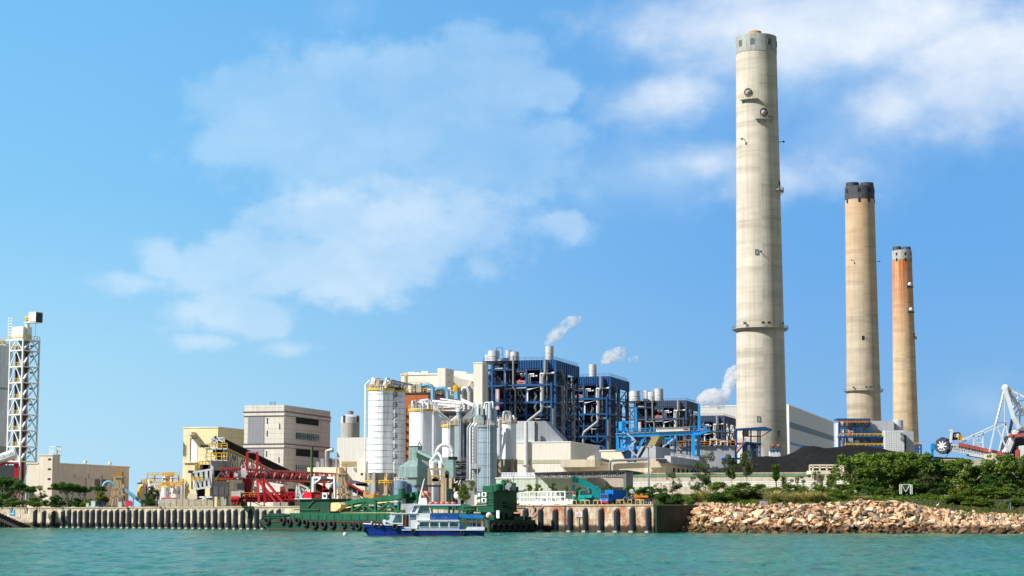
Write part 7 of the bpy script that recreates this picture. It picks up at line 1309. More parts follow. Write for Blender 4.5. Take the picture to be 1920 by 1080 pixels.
for u in (842, 850, 862, 876, 886): brun('boom_post', [(u, 968), (u, 952)], 5, .4, .4, 'hull_green')
q = MB(); [q.cbox(bq(u, 950.5, 5.5), 1.4, .8, 1.0) for u in (840, 853)]; [q.bar(bq(u, 966, 4.5), bq(u + 4, 951, 4.5), .25) for u in (868, 879)]; q.rail([bq(868, 961, 4), bq(896, 960, 4)], 1.4, .15, 1.2); q.build('boom_railing', 'hull_green', bg_)
brun('deck_pipe', [(640, 962.5), (690, 962), (740, 962)], 1.1, .25, .25, 'chute_cream')
x0 = bq(895, 950, 2).x; D1 = 9.6; zt = bq(930, 922.5, 2).z; zm = bq(930, 959, 2).z
MB().box(x0 + .5, -1.2, 2.6, D1 - .6, zd, zm).build('lower_house', 'house_green', bg_); MB().box(x0, -.8, 2, D1, zm, zt).build('upper_house', 'house_green', bg_)
for z in (zm + (zt - zm) * .36, zm + (zt - zm) * .66, zm, zt): MB().box(x0 - .15, -.6, 1.8, D1 + .2, z - .14, z + .14).build('deck_edge', 'hull_green', bg_)
for k, z in enumerate((zm + (zt - zm) * .70, zm + (zt - zm) * .40)):
    MB().box(x0 + 4.6, -1.0, 1.95, 2.02, z, z + (zt - zm) * .2).build('window_band', 'dark_green', bg_)
    q = MB(); q.box(x0 + .3, x0 + 1.1, 1.85, 2.02, z + .35, z + 1.3); q.build('porthole', 'boat_white', bg_); q = MB(); q.box(x0 + 2.0, x0 + 3.6, 1.5, 2.0, z + .3, z + 1.3); o = q.build('air_conditioner', 'boat_white', bg_); q = MB(); q.lathe([(.38, 0), (.38, .03)], n=14); q.v = [Vector((p.x + x0 + 2.8, 1.49 - p.z, p.y + z + .8)) for p in q.v]; q.build('fan_grille', 'dark_gap', o); MB().box(x0 + .4, x0 + 3.4, 1.8, 2.0, z - .4, z + .0).build('notice_strip', 'sign_board', bg_)
MB().box(-.85, -.7, 5, 6.4, zt - 3.6, zt - 2.2).build('stern_window', 'dark_gap', bg_); MB().box(-1.25, -1.1, 4, 5.2, zd, zm - .4).box(-1.25, -1.1, 6, 7.0, zd, zm - .4).box(-1.25, -1.1, 8.5, 11, zd, zm - .5).build('stern_doorway', 'dark_gap', bg_); MB().box(x0 + 6.0, x0 + 7.0, 2.5, 2.62, zd + .4, zd + 2.2).build('notice', 'boat_white', bg_)
MB().box(-1.2, .9, D1 - 3, D1 + 1.2, zm + .6, zm + .85).build('stern_balcony', 'dark_green', bg_); MB().rail([(.8, D1 - 3, zm + .85), (.8, D1 + 1.2, zm + .85)], 1.1, .09, 1).build('balcony_railing', 'dark_green', bg_)
MB().box(-1.2, .3, 1.8, D1 + 1.4, zt + .1, zt + .4).build('roof_overhang', 'dark_green', bg_); a = bq(905, 919, 3); MB().box(a.x, a.x + 3.4, 3, 5.4, zt, zt + 1.5).build('roof_locker', 'hull_green', bg_); q = MB(); q.lathe([(1.4, zt), (1.4, zt + 1.6), (1.0, zt + 2.0)], (-2.2, 4.6, 0), 18); q.build('roof_vent', 'hull_green', bg_); MB().box(-2.0, 0, 7.0, 8.6, zt, zt + 2.2).build('vent_casing', 'galvanised', bg_); MB().box(-1.5, -.2, 9, D1, zt + .3, zt + 1.3).build('roof_locker', 'hull_green', bg_); MB().bar((x0 + 6, 5, zt), (x0 + 6, 5, zt + 2.2), .25).bar((x0 + 5.4, 5, zt + 2.6), (x0 + 6.4, 5, zt + 1.8), .7).build('searchlight', 'hull_green', bg_); MB().bar((-1.0, 8.6, zt), (-1.0, 8.6, zt + 4), .12).build('flag_staff', 'galvanised', bg_)
q = MB(); q.box(x0 + 1.6, x0 + 4.4, .4, 1.6, zd, zd + .8); q.build('bollard', 'dark_green', bg_); q = MB(); q.ball((-1, .8, zd + 1.0), .8); q.build('white_drum', 'sign_board', bg_); q = MB(); q.cbox((0, 9, zd), 1.0, 3, .9, 0, True); q.cbox((0, 12.6, zd), .8, 1.4, .8, 0, True); q.build('stern_bollard', 'dark_green', bg_); MB().rail([(x0 - 8, .2, zd), (-.2, .2, zd)], 1.1, .08, 1.4).build('side_railing', 'dark_green', bg_)
MB().box(-.02, .12, .3, BW - .2, .4, 2.0).build('stern_fender_board', 'black_rubber', bg_)
def tyre_mesh(name, R0=1.0, r0=.36):
    q = MB(); n, m = 24, 10; vs = []; fs = []
    for i in range(n):
        a = 2 * math.pi * i / n
        for j in range(m):
            b_ = 2 * math.pi * j / m; rr = R0 + r0 * math.cos(b_) * .95; vs.append((rr * math.cos(a), r0 * .85 * math.sin(b_), rr * math.sin(a)))
    for i in range(n):
        for j in range(m): fs.append((i * m + j, ((i + 1) % n) * m + j, ((i + 1) % n) * m + (j + 1) % m, i * m + (j + 1) % m))
    q.add(vs, fs, True); return q
ty0 = None; twords = ['nearest the bow of the green barge', 'second from the barge bow, beside a smaller gap', 'third from the barge bow', 'fourth from the barge bow, hung higher than its neighbours', 'fifth from the barge bow', 'sixth from the barge bow, hung low', 'seventh from the barge bow, lowest of the row', 'eighth from the barge bow, with a rope across', 'smaller one past the gap in the barge tyre row', 'second smaller one after the gap, beside the last big one', 'last big one of the barge row, just ahead of the ferry bow']
for (X, Yz, k), wd in zip(((145, 665, 1), (340, 662, 1), (425, 680, 1), (535, 665, 1), (637, 690, 1.05), (753, 710, 1.05), (867, 716, 1.05), (981, 712, 1.05), (1125, 718, .8), (1240, 722, .8), (1312, 735, 1.0)), twords):
    p_ = bq(480 + X / 6.857, 880 + Yz / 6.857, -.35); P = B0 + QD * p_.x - QN * .42; P.z = p_.z
    if ty0 is None:
        q = tyre_mesh('tyre', .80, .34); ty0 = q.build('tyre_fender', 'tyre_rubber'); ty0.location = P; ty0.rotation_euler = (0, 0, -QA); tag(ty0, 'black tyre fender ' + wd, 'tyre', 'tyre fenders along the barge side'); ROOTM[ty0.name] = Matrix()
    else:
        o = ty0.copy(); COL.objects.link(o); o.location = P; o.scale = (k, k, k); o['label'] = 'black tyre fender ' + wd
st_lab = 'black tyre fender in the shaded row across the barge stern'
for k in range(8):
    o = ty0.copy(); COL.objects.link(o); P = B0 + QN * (1.2 + k * 1.85) + QD * .45; P.z = 1.15; o.location = P; o.rotation_euler = (0, 0, -QA + R(90)); o['label'] = st_lab; o['group'] = 'tyre fenders across the barge stern'
o = ty0.copy(); COL.objects.link(o); P = B0 + QD * (xb - .5) - QN * -1.5; P.z = 2.2; o.location = P; o.rotation_euler = (0, 0, -QA + R(80)); o['label'] = 'black tyre fender on the raked bow end of barge';
dm = thing('mixer_drum', 'orange and white striped drum on the quay behind the ferry mast', 'drum', at(794, 948, 545)); d0 = at(785.5, 929.5, 545); d1 = at(805, 928, 547); dv = (d1 - d0)
q = MB(); q.tube([d0, d0 + dv * .15, d0 + dv * .45, d0 + dv * .8, d1], [.5, .85, 1.15, 1.1, .8], 18); q.build('drum_body', 'drum_stripes', dm, True); q = MB(); q.bar(d0 + dv * .3 - Vector((0, 0, 1)), Vector(((d0 + dv * .3).x, 545, G)), .3); q.bar(d0 + dv * .8 - Vector((0, 0, .8)), Vector(((d0 + dv * .8).x, 545, G)), .3); q.build('stand', 'dark_grey', dm, True)
# ---------------------------------------------------------------- ferry
YF_ = 387.0; F0 = Vector((at(795, 1005, YF_).x, YF_, 0)); K_ = YF_ / FPX
fr = thing('ferry', 'blue hulled passenger ferry with white cabins and blue awnings', 'ferry', F0, 0)
fx = lambda X: (660 + X / 5.3333 - 795) * K_; fz = lambda Yz: (1004.7 - (880 + Yz / 5.3333)) * K_
secs = []
for X, hb, hw, zY in ((118, .15, .02, 535), (150, .75, .12, 537), (200, 1.4, .6, 540), (280, 2.1, 1.35, 544), (380, 2.5, 2.0, 549), (505, 2.65, 2.35, 553), (506, 2.65, 2.35, 596), (700, 2.7, 2.5, 602), (950, 2.7, 2.5, 606), (1200, 2.6, 2.35, 606), (1320, 2.4, 2.15, 604)):
    secs.append((fx(X), hb, hw, fz(zY)))
vs = []; fs = []
for i, (x, hb, hw, z) in enumerate(secs):
    xs_ = x + (.0 if i > 3 else (3 - i) * .0)
    xw_ = max(x, fx(168)) if i < 4 else (x if i < 10 else fx(1308))
    for s_ in (-1, 1): pass
    vs += [(x, -hb, z), (x * .4 + xw_ * .6 if i < 3 else x, -(hb * .35 + hw * .65), z * .45), (xw_, -hw, -.02), (xw_, -hw * .5, -.7), (xw_, hw * .5, -.7), (xw_, hw, -.02), (x, (hb * .35 + hw * .65), z * .45), (x, hb, z)]
for i in range(len(secs) - 1):
    for j in range(7): a = i * 8 + j; fs.append((a, a + 1, a + 9, a + 8))
    fs.append((i * 8 + 7, i * 8, i * 8 + 8, i * 8 + 15))
fs.append(tuple(range(8))); e = (len(secs) - 1) * 8; fs.append(tuple(range(e, e + 8))[::-1])
hull = MB().add(vs, fs).build('hull', 'hull_blue', fr)
q = MB(); vs2 = []; fs2 = []
for i, (x, hb, hw, z) in enumerate(secs):
    xw_ = max(x, fx(168)) if i < 4 else (x if i < 10 else fx(1308))
    vs2 += [(xw_, -hw - .03, .32), (xw_, -hw - .03, -.3), (xw_, hw + .03, -.3), (xw_, hw + .03, .32)]
for i in range(len(secs) - 1):
    for j in (0, 2): a = i * 4 + j; fs2.append((a, a + 1, a + 5, a + 4))
e = (len(secs) - 1) * 4; fs2.append((e, e + 1, e + 2, e + 3)); MB().add(vs2, fs2).build('boot_top', 'boot_red', fr)
q = MB(); [q.bar((secs[i][0], -secs[i][1] - .03, secs[i][3] - .08), (secs[i + 1][0], -secs[i + 1][1] - .03, secs[i + 1][3] - .08), .12, .16) for i in range(5)]; q.build('bow_rail', 'boat_white', fr); q = MB(); q.bar((fx(130), -.5, fz(566)), (fx(300), -2.15, fz(578)), .1, .12); q.bar((fx(300), -2.15, fz(578)), (fx(500), -2.6, fz(590)), .1, .12); q.build('spray_rail', 'hull_blue', fr)
MB().box(fx(506), fx(1320), -2.76, -2.66, fz(607), fz(598)).build('side_rail', 'boat_white', fr); MB().box(fx(506), fx(1075), -2.74, -2.6, fz(597), fz(590)).build('blue_stripe', 'tarp_blue', fr)
HB = 2.35
def prism(name, pts, m, hb=HB, par=None):
    q = MB(); q.ext([(fx(a), -hb, fz(b_)) for a, b_ in pts], (0, 2 * hb, 0)); return q.build(name, m, par or fr)
def panel(name, pts, m, hb, par, t=.05):
    q = MB(); q.ext([(fx(a), -hb - t, fz(b_)) for a, b_ in pts], (0, t * .8, 0)); return q.build(name, m, par)
fc = prism('fore_cabin', [(345, 520), (398, 442), (655, 440), (785, 440), (785, 505), (655, 590), (515, 590), (505, 545), (400, 545)], 'boat_white')
q = MB(); q.box(fx(392), fx(660), -HB - .15, HB + .15, fz(445), fz(436)); q.build('fore_cabin_roof', 'white_paint', fr)
panel('window', [(412, 528), (442, 462), (505, 462), (505, 528)], 'green_glass', HB, fr); panel('window_blind', [(440, 472), (445, 460), (503, 460), (503, 470)], 'tarp_blue', HB + .03, fr); panel('window_post', [(477, 530), (477, 462), (481, 462), (481, 530)], 'wood_door', HB + .03, fr)
panel('doorway', [(518, 568), (518, 458), (574, 458), (574, 568)], 'dark_gap', HB, fr); panel('door', [(533, 566), (536, 460), (552, 460), (548, 566)], 'wood_door', HB + .03, fr); panel('window', [(584, 500), (584, 462), (643, 462), (643, 500)], 'pale_glass', HB, fr); panel('window_blind', [(584, 472), (584, 458), (643, 458), (643, 472)], 'tarp_blue', HB + .03, fr); panel('door_frame', [(577, 568), (577, 456), (583, 456), (583, 568)], 'white_paint', HB + .02, fr); panel('door_frame', [(508, 575), (508, 456), (516, 456), (516, 575)], 'white_paint', HB + .02, fr)
for k in range(3):
    y0, y1 = -HB + .3 + k * 1.55, -HB + 1.4 + k * 1.55; MB().ext([(fx(352) - .06, y0, fz(512)), (fx(352) - .06, y1, fz(512)), (fx(388) - .06, y1, fz(452)), (fx(388) - .06, y0, fz(452))], (.04, 0, .03)).build('front_pane', 'tarp_blue', fr)
panel('front_pillar', [(356, 505), (362, 492), (385, 470), (372, 500)], 'tarp_blue', HB + .01, fr)
lc = prism('saloon', [(650, 600), (655, 505), (1072, 510), (1072, 602)], 'boat_white', HB + .05)
for x0_, x1_ in ((683, 768), (785, 865), (882, 960), (977, 1060)):
    w_ = panel('saloon_window', [(x0_, 571), (x0_, 524), (x1_, 524), (x1_, 571)], 'saloon_glass', HB + .06, fr); q = MB(); z0_, z1_ = fz(574), fz(521); q.box(fx(x0_ - 3), fx(x1_ + 3), -HB - .16, -HB - .08, z1_ - .06, z1_); q.box(fx(x0_ - 3), fx(x1_ + 3), -HB - .16, -HB - .08, z0_, z0_ + .06); q.build('window_frame', 'white_paint', w_)
MB().box(fx(652), fx(1074), -HB - .2, HB + .2, fz(512), fz(504)).build('saloon_roof', 'boat_white', fr); q = MB(); q.tube([(fx(655), -HB - .15, fz(588)), (fx(658), -HB - .15, fz(555)), (fx(675), -HB - .15, fz(545))], .09, 8); q.build('exhaust_pipe', 'white_paint', fr)
wh = MB(); wh.ext([(fx(578), -1.9, fz(438)), (fx(626), -1.9, fz(362)), (fx(690), -1.9, fz(360)), (fx(655), -1.9, fz(438))], (0, 3.8, 0)); wh.build('wheelhouse_front', 'boat_white', fr); MB().box(fx(640), fx(785), -1.6, 1.6, fz(440), fz(364)).build('wheelhouse_glass', 'wheelhouse_glass', fr)
q = MB(); [q.bar((fx(a), y, fz(440)), (fx(b_), y, fz(362)), .22) for y in (-1.85, 1.85) for a, b_ in ((792, 775),)]; q.build('wheelhouse_pillar', 'boat_white', fr)
panel('front_slot', [(600, 428), (630, 372), (640, 372), (612, 428)], 'tarp_blue', 1.9, fr); panel('front_slot', [(618, 428), (646, 372), (655, 372), (630, 428)], 'tarp_blue', 1.9, fr)
MB().box(fx(612), fx(1085), -2.2, 2.2, fz(362), fz(350)).build('canopy', 'white_paint', fr); MB().box(fx(785), fx(1085), -2.22, 2.22, fz(372), fz(362.5)).build('canopy_valance', 'tarp_blue', fr); MB().bar((fx(575), -2, fz(373)), (fx(625), -2, fz(358)), .14).build('canopy_visor', 'boat_white', fr)
for X in (860, 960, 1055, 1082):
    for y in (-2.1, 2.1): MB().bar((fx(X), y, fz(505)), (fx(X), y, fz(370)), .07).build('canopy_post', 'galvanised', fr)
q = MB(); [q.box(fx(X), fx(X + 40), y, y + .4, fz(470), fz(440)) for X in (830, 900, 970) for y in (-1.4, 1)]; q.build('bench', 'wood_door', fr)
MB().box(fx(785), fx(1068), -2.3, -2.24, fz(508), fz(441)).box(fx(785), fx(1068), 2.24, 2.3, fz(508), fz(441)).box(fx(1064), fx(1069), -2.3, 2.3, fz(508), fz(441)).build('side_tarpaulin', 'tarp_blue', fr)
def lettering(txt, X, Yz, h):
    cu = bpy.data.curves.new('lettering', 'FONT'); cu.body = txt; cu.size = h * 1.4; cu.extrude = .004; cu.space_character = 1.5; tmp = bpy.data.objects.new('t', cu); me_ = bpy.data.meshes.new_from_object(tmp); bpy.data.objects.remove(tmp); o = bpy.data.objects.new('lettering', me_); COL.objects.link(o); o.parent = fr; o.location = (fx(X), -2.31, fz(Yz)); o.rotation_euler = (R(90), 0, 0); me_.materials.clear(); me_.materials.append(M['pale_paint'])
lettering('KSP', 797, 491, .24); lettering('47180', 897, 486, .22)
q = MB(); pr = [(1062, 462), (1075, 452), (1150, 450), (1240, 450), (1285, 452), (1308, 462), (1316, 478), (1310, 488), (1290, 490), (1200, 490), (1150, 488), (1066, 474)]; q.ext([(fx(a), -2.3, fz(b_)) for a, b_ in pr], (0, 4.6, 0)); q.build('aft_awning', 'awning_blue', fr)
for X in (1200, 1245, 1295):
    for y in (-2.2, 2.2): MB().bar((fx(X), y, fz(570)), (fx(X), y, fz(488)), .1).build('awning_post', 'galvanised', fr)
panel('aft_tarpaulin', [(1072, 602), (1072, 520), (1125, 600)], 'tarp_blue', HB, fr); MB().box(fx(1290), fx(1318), -2.0, 1.5, fz(575), fz(488)).build('stern_screen', 'timber_concrete', fr); MB().box(fx(1185), fx(1230), -1.5, -.5, fz(580), fz(535)).box(fx(1240), fx(1285), -1.6, -.4, fz(575), fz(545)).build('engine_box', 'tarp_blue', fr)
q = MB(); q.ext([(fx(1135), -2.62, fz(601)), (fx(1150), -2.62, fz(572)), (fx(1322), -2.45, fz(572)), (fx(1322), -2.45, fz(601))], (0, .15, 0)); q.build('bulwark', 'boat_white', fr); q = MB(); q.ext([(fx(1135), 2.47, fz(601)), (fx(1150), 2.47, fz(572)), (fx(1322), 2.3, fz(572)), (fx(1322), 2.3, fz(601))], (0, .15, 0)); q.build('bulwark', 'boat_white', fr)
q = MB(); q.ext([(fx(1325), -1.6, fz(590)), (fx(1322), -1.6, fz(497)), (fx(1342), -1.6, fz(497)), (fx(1356), -1.6, fz(560)), (fx(1350), -1.6, fz(588))], (0, 2.6, 0)); q.build('raised_gangway', 'boat_white', fr); MB().box(fx(1076), fx(1320), -2.3, 2.3, fz(603), fz(600)).build('aft_deck', 'dark_grey', fr)
q = MB(); bx, tx = fx(706), fx(712); q.add([(fx(660), -.8, fz(350)), (fx(752), -.8, fz(350)), (fx(752), .8, fz(350)), (fx(660), .8, fz(350)), (fx(672), -.5, fz(288)), (fx(742), -.5, fz(288)), (fx(742), .5, fz(288)), (fx(672), .5, fz(288))], [(0, 1, 5, 4), (1, 2, 6, 5), (2, 3, 7, 6), (3, 0, 4, 7), (4, 5, 6, 7)]); q.build('mast_house', 'boat_white', fr); q = MB(); q.tube([(fx(676), 0, fz(300)), (fx(716), 0, fz(120)), (fx(724), 0, fz(92))], [.22, .1, .05], 8); q.build('mast', 'boat_white', fr); MB().ext([(fx(708), 0, fz(210)), (fx(711), 0, fz(184)), (fx(718), 0, fz(180)), (fx(729), 0, fz(190)), (fx(726), 0, fz(206)), (fx(716), 0, fz(210))], (0, .05, 0)).build('flag', 'bright_red', fr); MB().box(fx(718), fx(752), -.6, .6, fz(349), fz(341)).build('vent_slot', 'dark_gap', fr)
for k in range(5):
    X = 795 + k * 55; q = MB(); q.lathe([(.42, 0), (.5, .06), (.52, .3), (.46, .42), (.2, .46)], (fx(X), -1.4, fz(349)), 16); o = q.build('life_raft', 'raft_red', fr); q = MB(); q.lathe([(.525, .2), (.525, .27)], (fx(X), -1.4, fz(349)), 16, cap=False); q.build('raft_band', 'boat_white', o)
q = MB(); [q.ball((fx(X), -1.2, fz(530)), .22) for X in (205,)]; q.build('bow_lamp', 'sign_board', fr); MB().box(fx(310), fx(340), -.6, .6, fz(545), fz(502)).build('anchor_winch', 'boat_white', fr)
for (X, Yz, k, wd) in ((230, 542, .46, 'foremost on the blue ferry side'), (297, 552, .46, 'second along the blue ferry bow'), (440, 572, .52, 'under the fore cabin window of the ferry'), (620, 616, .42, 'below the ferry door'), (1105, 632, .42, 'below the aft tarpaulin of the ferry')):
    o = ty0.copy(); COL.objects.link(o); x = fx(X); hb = np.interp(x, [s_[0] for s_ in secs], [s_[1] for s_ in secs]); o.location = (F0.x + x, YF_ - hb - .12, fz(Yz)); o.scale = (k, k, k); o.rotation_euler = (R(-8), 0, R(-14) if X < 300 else 0); o['label'] = 'black tyre fender ' + wd; o['group'] = 'tyre fenders of the ferry'
for (X, Yz, y, wd) in ((128, 600, -.3, 'hanging from the stem of the ferry'), (1336, 600, -1.8, 'on the stern corner of the ferry')):
    o = ty0.copy(); COL.objects.link(o); o.location = (F0.x + fx(X), YF_ + y, fz(Yz)); o.scale = (.42,) * 3; o.rotation_euler = (0, 0, R(80)); o['label'] = 'black tyre fender ' + wd; o['group'] = 'tyre fenders of the ferry'
p_ = at(647, 1001.8, 400); by = thing('mooring_buoy', 'small white round buoy floating ahead of the ferry bow', 'buoy', (p_.x, 400, 0)); MB().ball((0, 0, .22), .42, 14, 10).build('float', 'buoy_white', by); MB().tube([(0, 0, .5), (0, 0, .75)], .1, 8).build('lifting_eye', 'dark_grey', by); a = Vector((.3, 0, .4)); b_ = Vector((F0.x + fx(118) - p_.x, YF_ - 400, fz(545))); MB().tube([a.lerp(b_, k / 8) - Vector((0, 0, math.sin(math.pi * k / 8) * .45)) for k in range(9)], .06, 5).build('buoy_rope', 'dark_grey', by)
# ---------------------------------------------------------------- embankment, boulders
def toe(u): return np.interp(u, [1200, 1255, 1320, 1400, 1500, 1920, 2200], [474, 468, 456, 448, 444, 430, 426])
def rtop(u): return np.interp(u, [1200, 1255, 1330, 1420, 1500, 1560, 1620, 1680, 1720, 1780, 1850, 1920, 2200], [952, 956, 947, 951, 950, 947, 943, 943, 950, 961, 967, 971, 971])
def surf(u, t):
    """embankment surface: u image column, t metres inland from the toe"""
    Y0 = toe(u); zt_ = at(u, rtop(u), Y0 + 11).z; k = [(-3, -2.2), (0, -.5), (11, zt_), (24, max(zt_, 7.2) + .4), (40, 8.3), (60, 6.2)]
    z = np.interp(t, [a for a, b_ in k], [b_ for a, b_ in k]); Y = Y0 + t; return Vector((xat_(u, Y0 + 5) * (Y / (Y0 + 5)) ** .6, Y, float(z)))
def xat_(u, Y): r = ray(u, 960); return r[0] / r[1] * Y
us = np.linspace(1250, 2150, 120); tsv = [-3, 0, 3, 6, 9, 11, 14, 18, 24, 32, 40, 60]; gv = []; gf = []
for t_ in tsv:
    for u in us: p_ = surf(u, t_); gv.append(p_ + Vector((0, 0, mnoise.noise(p_ * .3) * .4)))
n = len(us)
for j in range(len(tsv) - 1):
    for i in range(n - 1): gf.append((j * n + i, j * n + i + 1, (j + 1) * n + i + 1, (j + 1) * n + i))
kind(MB().add(gv, gf, True).build('embankment', 'bank_soil'), 'structure')
def rock_mat(name, lo, hi, mid, isl=False):
    t = NT(name); oi = t.n('ShaderNodeObjectInfo'); ge = t.n('ShaderNodeNewGeometry')
    c = t.ramp(ge.outputs['Random Per Island'] if isl else oi.outputs['Random'], [(.0, lo), (.3, mid), (.55, hi), (.72, mid), (.8, srgb(150, 136, 126)), (1.0, srgb(112, 102, 96))]); v = t.coord((1, 1, 1), 'Object')
    c = t.mix(c, t.ramp(t.noise(v, 1.3, 5, .65), [(.3, .62), (.5, 1.0), (.72, 1.12)])); c = t.mix(c, srgb(196, 112, 52), t.ramp(t.noise(v, .7, 3), [(.57, 0.0), (.74, .35)]), 'MIX')
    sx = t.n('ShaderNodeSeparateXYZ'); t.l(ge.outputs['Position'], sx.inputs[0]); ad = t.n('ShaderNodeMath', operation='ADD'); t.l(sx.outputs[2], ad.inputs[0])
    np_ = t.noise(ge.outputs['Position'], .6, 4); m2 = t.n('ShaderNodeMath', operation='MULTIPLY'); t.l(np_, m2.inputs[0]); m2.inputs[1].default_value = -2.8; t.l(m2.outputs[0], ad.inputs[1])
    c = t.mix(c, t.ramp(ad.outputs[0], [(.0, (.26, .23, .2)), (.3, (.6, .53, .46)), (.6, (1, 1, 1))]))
    t.l(c, t.b.inputs['Base Color']); t.b.inputs['Roughness'].default_value = .8; t.b.inputs['Specular IOR Level'].default_value = .25; t.bump(t.noise(v, 3, 5, .7), .5, .12); M[name] = t.m
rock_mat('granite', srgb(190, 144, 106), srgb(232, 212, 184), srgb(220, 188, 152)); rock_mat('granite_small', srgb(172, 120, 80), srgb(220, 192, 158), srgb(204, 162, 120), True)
def rock_mesh(seed):
    q = random.Random(seed); bm = bmesh.new()
    for i in range(11): v = Vector((q.gauss(0, 1), q.gauss(0, 1), q.gauss(0, 1))).normalized() * q.uniform(.8, 1.05); v.x *= 1.15; v.z *= .78; bm.verts.new(v)
    bmesh.ops.convex_hull(bm, input=bm.verts[:]);
    for v in [v for v in bm.verts if not v.link_faces]: bm.verts.remove(v)
    bmesh.ops.bevel(bm, geom=bm.edges[:], offset=.035, segments=1, affect='EDGES')
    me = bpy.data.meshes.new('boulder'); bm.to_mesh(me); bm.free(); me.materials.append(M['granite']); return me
RM = [rock_mesh(100 + i) for i in range(14)]; rr = random.Random(77); cnt = 0; filler = MB(); placed = []
lab = 'tan boulder among the many of the rock slope beside the quay'
tries = 0
while cnt < 300 and tries < 9000:
    tries += 1; u = rr.uniform(1252, 1945); t_ = rr.uniform(-.5, 12.0) if u < 1740 else rr.uniform(-.5, 11.0)
    if u < 1300 and t_ > 9: continue
    p_ = surf(u, t_); s_ = rr.uniform(.62, 1.42) * (1.05 if t_ < 9 else .8)
    if any((p_ - q_).length < (s_ + s2) * .50 for q_, s2 in placed[-400:]): continue
    placed.append((p_, s_)); o = bpy.data.objects.new('boulder', rr.choice(RM)); COL.objects.link(o); o.location = p_ + Vector((0, -.25, .25)); o.scale = (s_ * rr.uniform(.85, 1.25), s_ * rr.uniform(.8, 1.1), s_ * rr.uniform(.75, 1.05)); o.rotation_euler = (rr.uniform(-.5, .5), rr.uniform(-.5, .5), rr.uniform(0, 6.28)); tag(o, lab, 'boulder', 'boulders of the rock slope'); cnt += 1
print('boulders', cnt)
bms = bmesh.new()
for i in range(3000):
    u = rr.uniform(1248, 1990); t_ = rr.uniform(-1, 12.5); p_ = surf(u, t_); s_ = rr.uniform(.35, .85); b2 = bmesh.new(); b2.from_mesh(rr.choice(RM)); mat_ = Matrix.Translation(p_ + Vector((0, 0, .1))) @ Matrix.Rotation(rr.uniform(0, 6.28), 4, Vector((rr.random(), rr.random(), 1)).normalized()) @ Matrix.Diagonal((s_, s_ * .9, s_ * .8, 1)); bmesh.ops.transform(b2, matrix=mat_, verts=b2.verts); tmp = bpy.data.meshes.new('t'); b2.to_mesh(tmp); b2.free(); bms.from_mesh(tmp); bpy.data.meshes.remove(tmp)
me = bpy.data.meshes.new('small_rocks'); bms.to_mesh(me); bms.free(); me.materials.append(M['granite_small']); so_ = bpy.data.objects.new('small_rocks', me); COL.objects.link(so_); kind(so_, 'stuff')
# ---------------------------------------------------------------- vegetation
def leaf_mat(name, a, b_, c_):
    t = NT(name); v = t.coord((1, 1, 1), 'Object'); oi = t.n('ShaderNodeObjectInfo')
    c = t.ramp(t.noise(v, .9, 5, .7), [(.3, a), (.5, b_), (.72, c_)]); c = t.mix(c, t.ramp(oi.outputs['Random'], [(.0, (.8, .85, .8)), (1.0, (1.12, 1.08, 1.0))]))
    t.l(c, t.b.inputs['Base Color']); t.b.inputs['Roughness'].default_value = .6; t.b.inputs['Specular IOR Level'].default_value = .25
    tr = t.n('ShaderNodeBsdfTranslucent'); t.l(c, tr.inputs['Color']); mx = t.n('ShaderNodeMixShader'); mx.inputs[0].default_value = .25; t.l(t.b.outputs[0], mx.inputs[1]); t.l(tr.outputs[0], mx.inputs[2]); t.l(mx.outputs[0], t.out.inputs['Surface']); M[name] = t.m
leaf_mat('leaf_dark', (.020, .065, .010), (.050, .130, .016), (.105, .205, .028)); leaf_mat('leaf_mid', (.055, .11, .012), (.125, .205, .022), (.23, .31, .045)); leaf_mat('leaf_olive', (.05, .075, .022), (.095, .13, .038), (.16, .19, .065)); leaf_mat('leaf_yellow', (.09, .13, .012), (.19, .21, .02), (.32, .29, .03)); leaf_mat('leaf_straw', (.34, .32, .09), (.52, .47, .19), (.66, .58, .32))
def leaves(name, clumps, per, size, seed, mat, parent, up=.5):
    g = np.random.default_rng(seed); C = [];
    for (x, y, z, r, rz) in clumps:
        m = max(4, int(per * r * r)); d = g.normal(size=(m, 3)); d /= np.linalg.norm(d, axis=1, keepdims=True); rad = g.uniform(.35, 1.08, (m, 1)) ** .6; p = d * rad * np.array([r, r, rz]) + np.array([x, y, z]); C.append(np.concatenate([p, d], 1))
    C = np.concatenate(C); n = len(C); p = C[:, :3]; nrm = C[:, 3:] * .6 + g.normal(size=(n, 3)) * .6 + np.array([0, 0, up]); nrm /= np.linalg.norm(nrm, axis=1, keepdims=True)
    t_ = np.cross(nrm, g.normal(size=(n, 3))); t_ /= np.linalg.norm(t_, axis=1, keepdims=True); b_ = np.cross(nrm, t_); s = size * g.uniform(.6, 1.5, (n, 1)); t_ *= s; b_ *= s * .55
    vs = np.stack([p - t_, p - b_ * .9, p + t_, p + b_], 1).reshape(-1, 3); me = bpy.data.meshes.new(name); me.vertices.add(4 * n); me.vertices.foreach_set('co', vs.ravel()); me.loops.add(4 * n); me.loops.foreach_set('vertex_index', np.arange(4 * n)); me.polygons.add(n); me.polygons.foreach_set('loop_start', np.arange(0, 4 * n, 4)); me.update(); me.validate(); me.materials.append(M[mat])
    o = bpy.data.objects.new(name, me); COL.objects.link(o); o.parent = parent; return o
def limb(q, a, b_, r0, r1, g, bend=.12):
    a, b_ = Vector(a), Vector(b_); L = (b_ - a).length; pts = [a.lerp(b_, k / 4) + Vector((g.uniform(-1, 1), g.uniform(-1, 1), 0)) * L * bend * (k % 4 > 0) * .5 for k in range(5)]; q.tube(pts, [r0 + (r1 - r0) * k / 4 for k in range(5)], 6)
PROT = {}
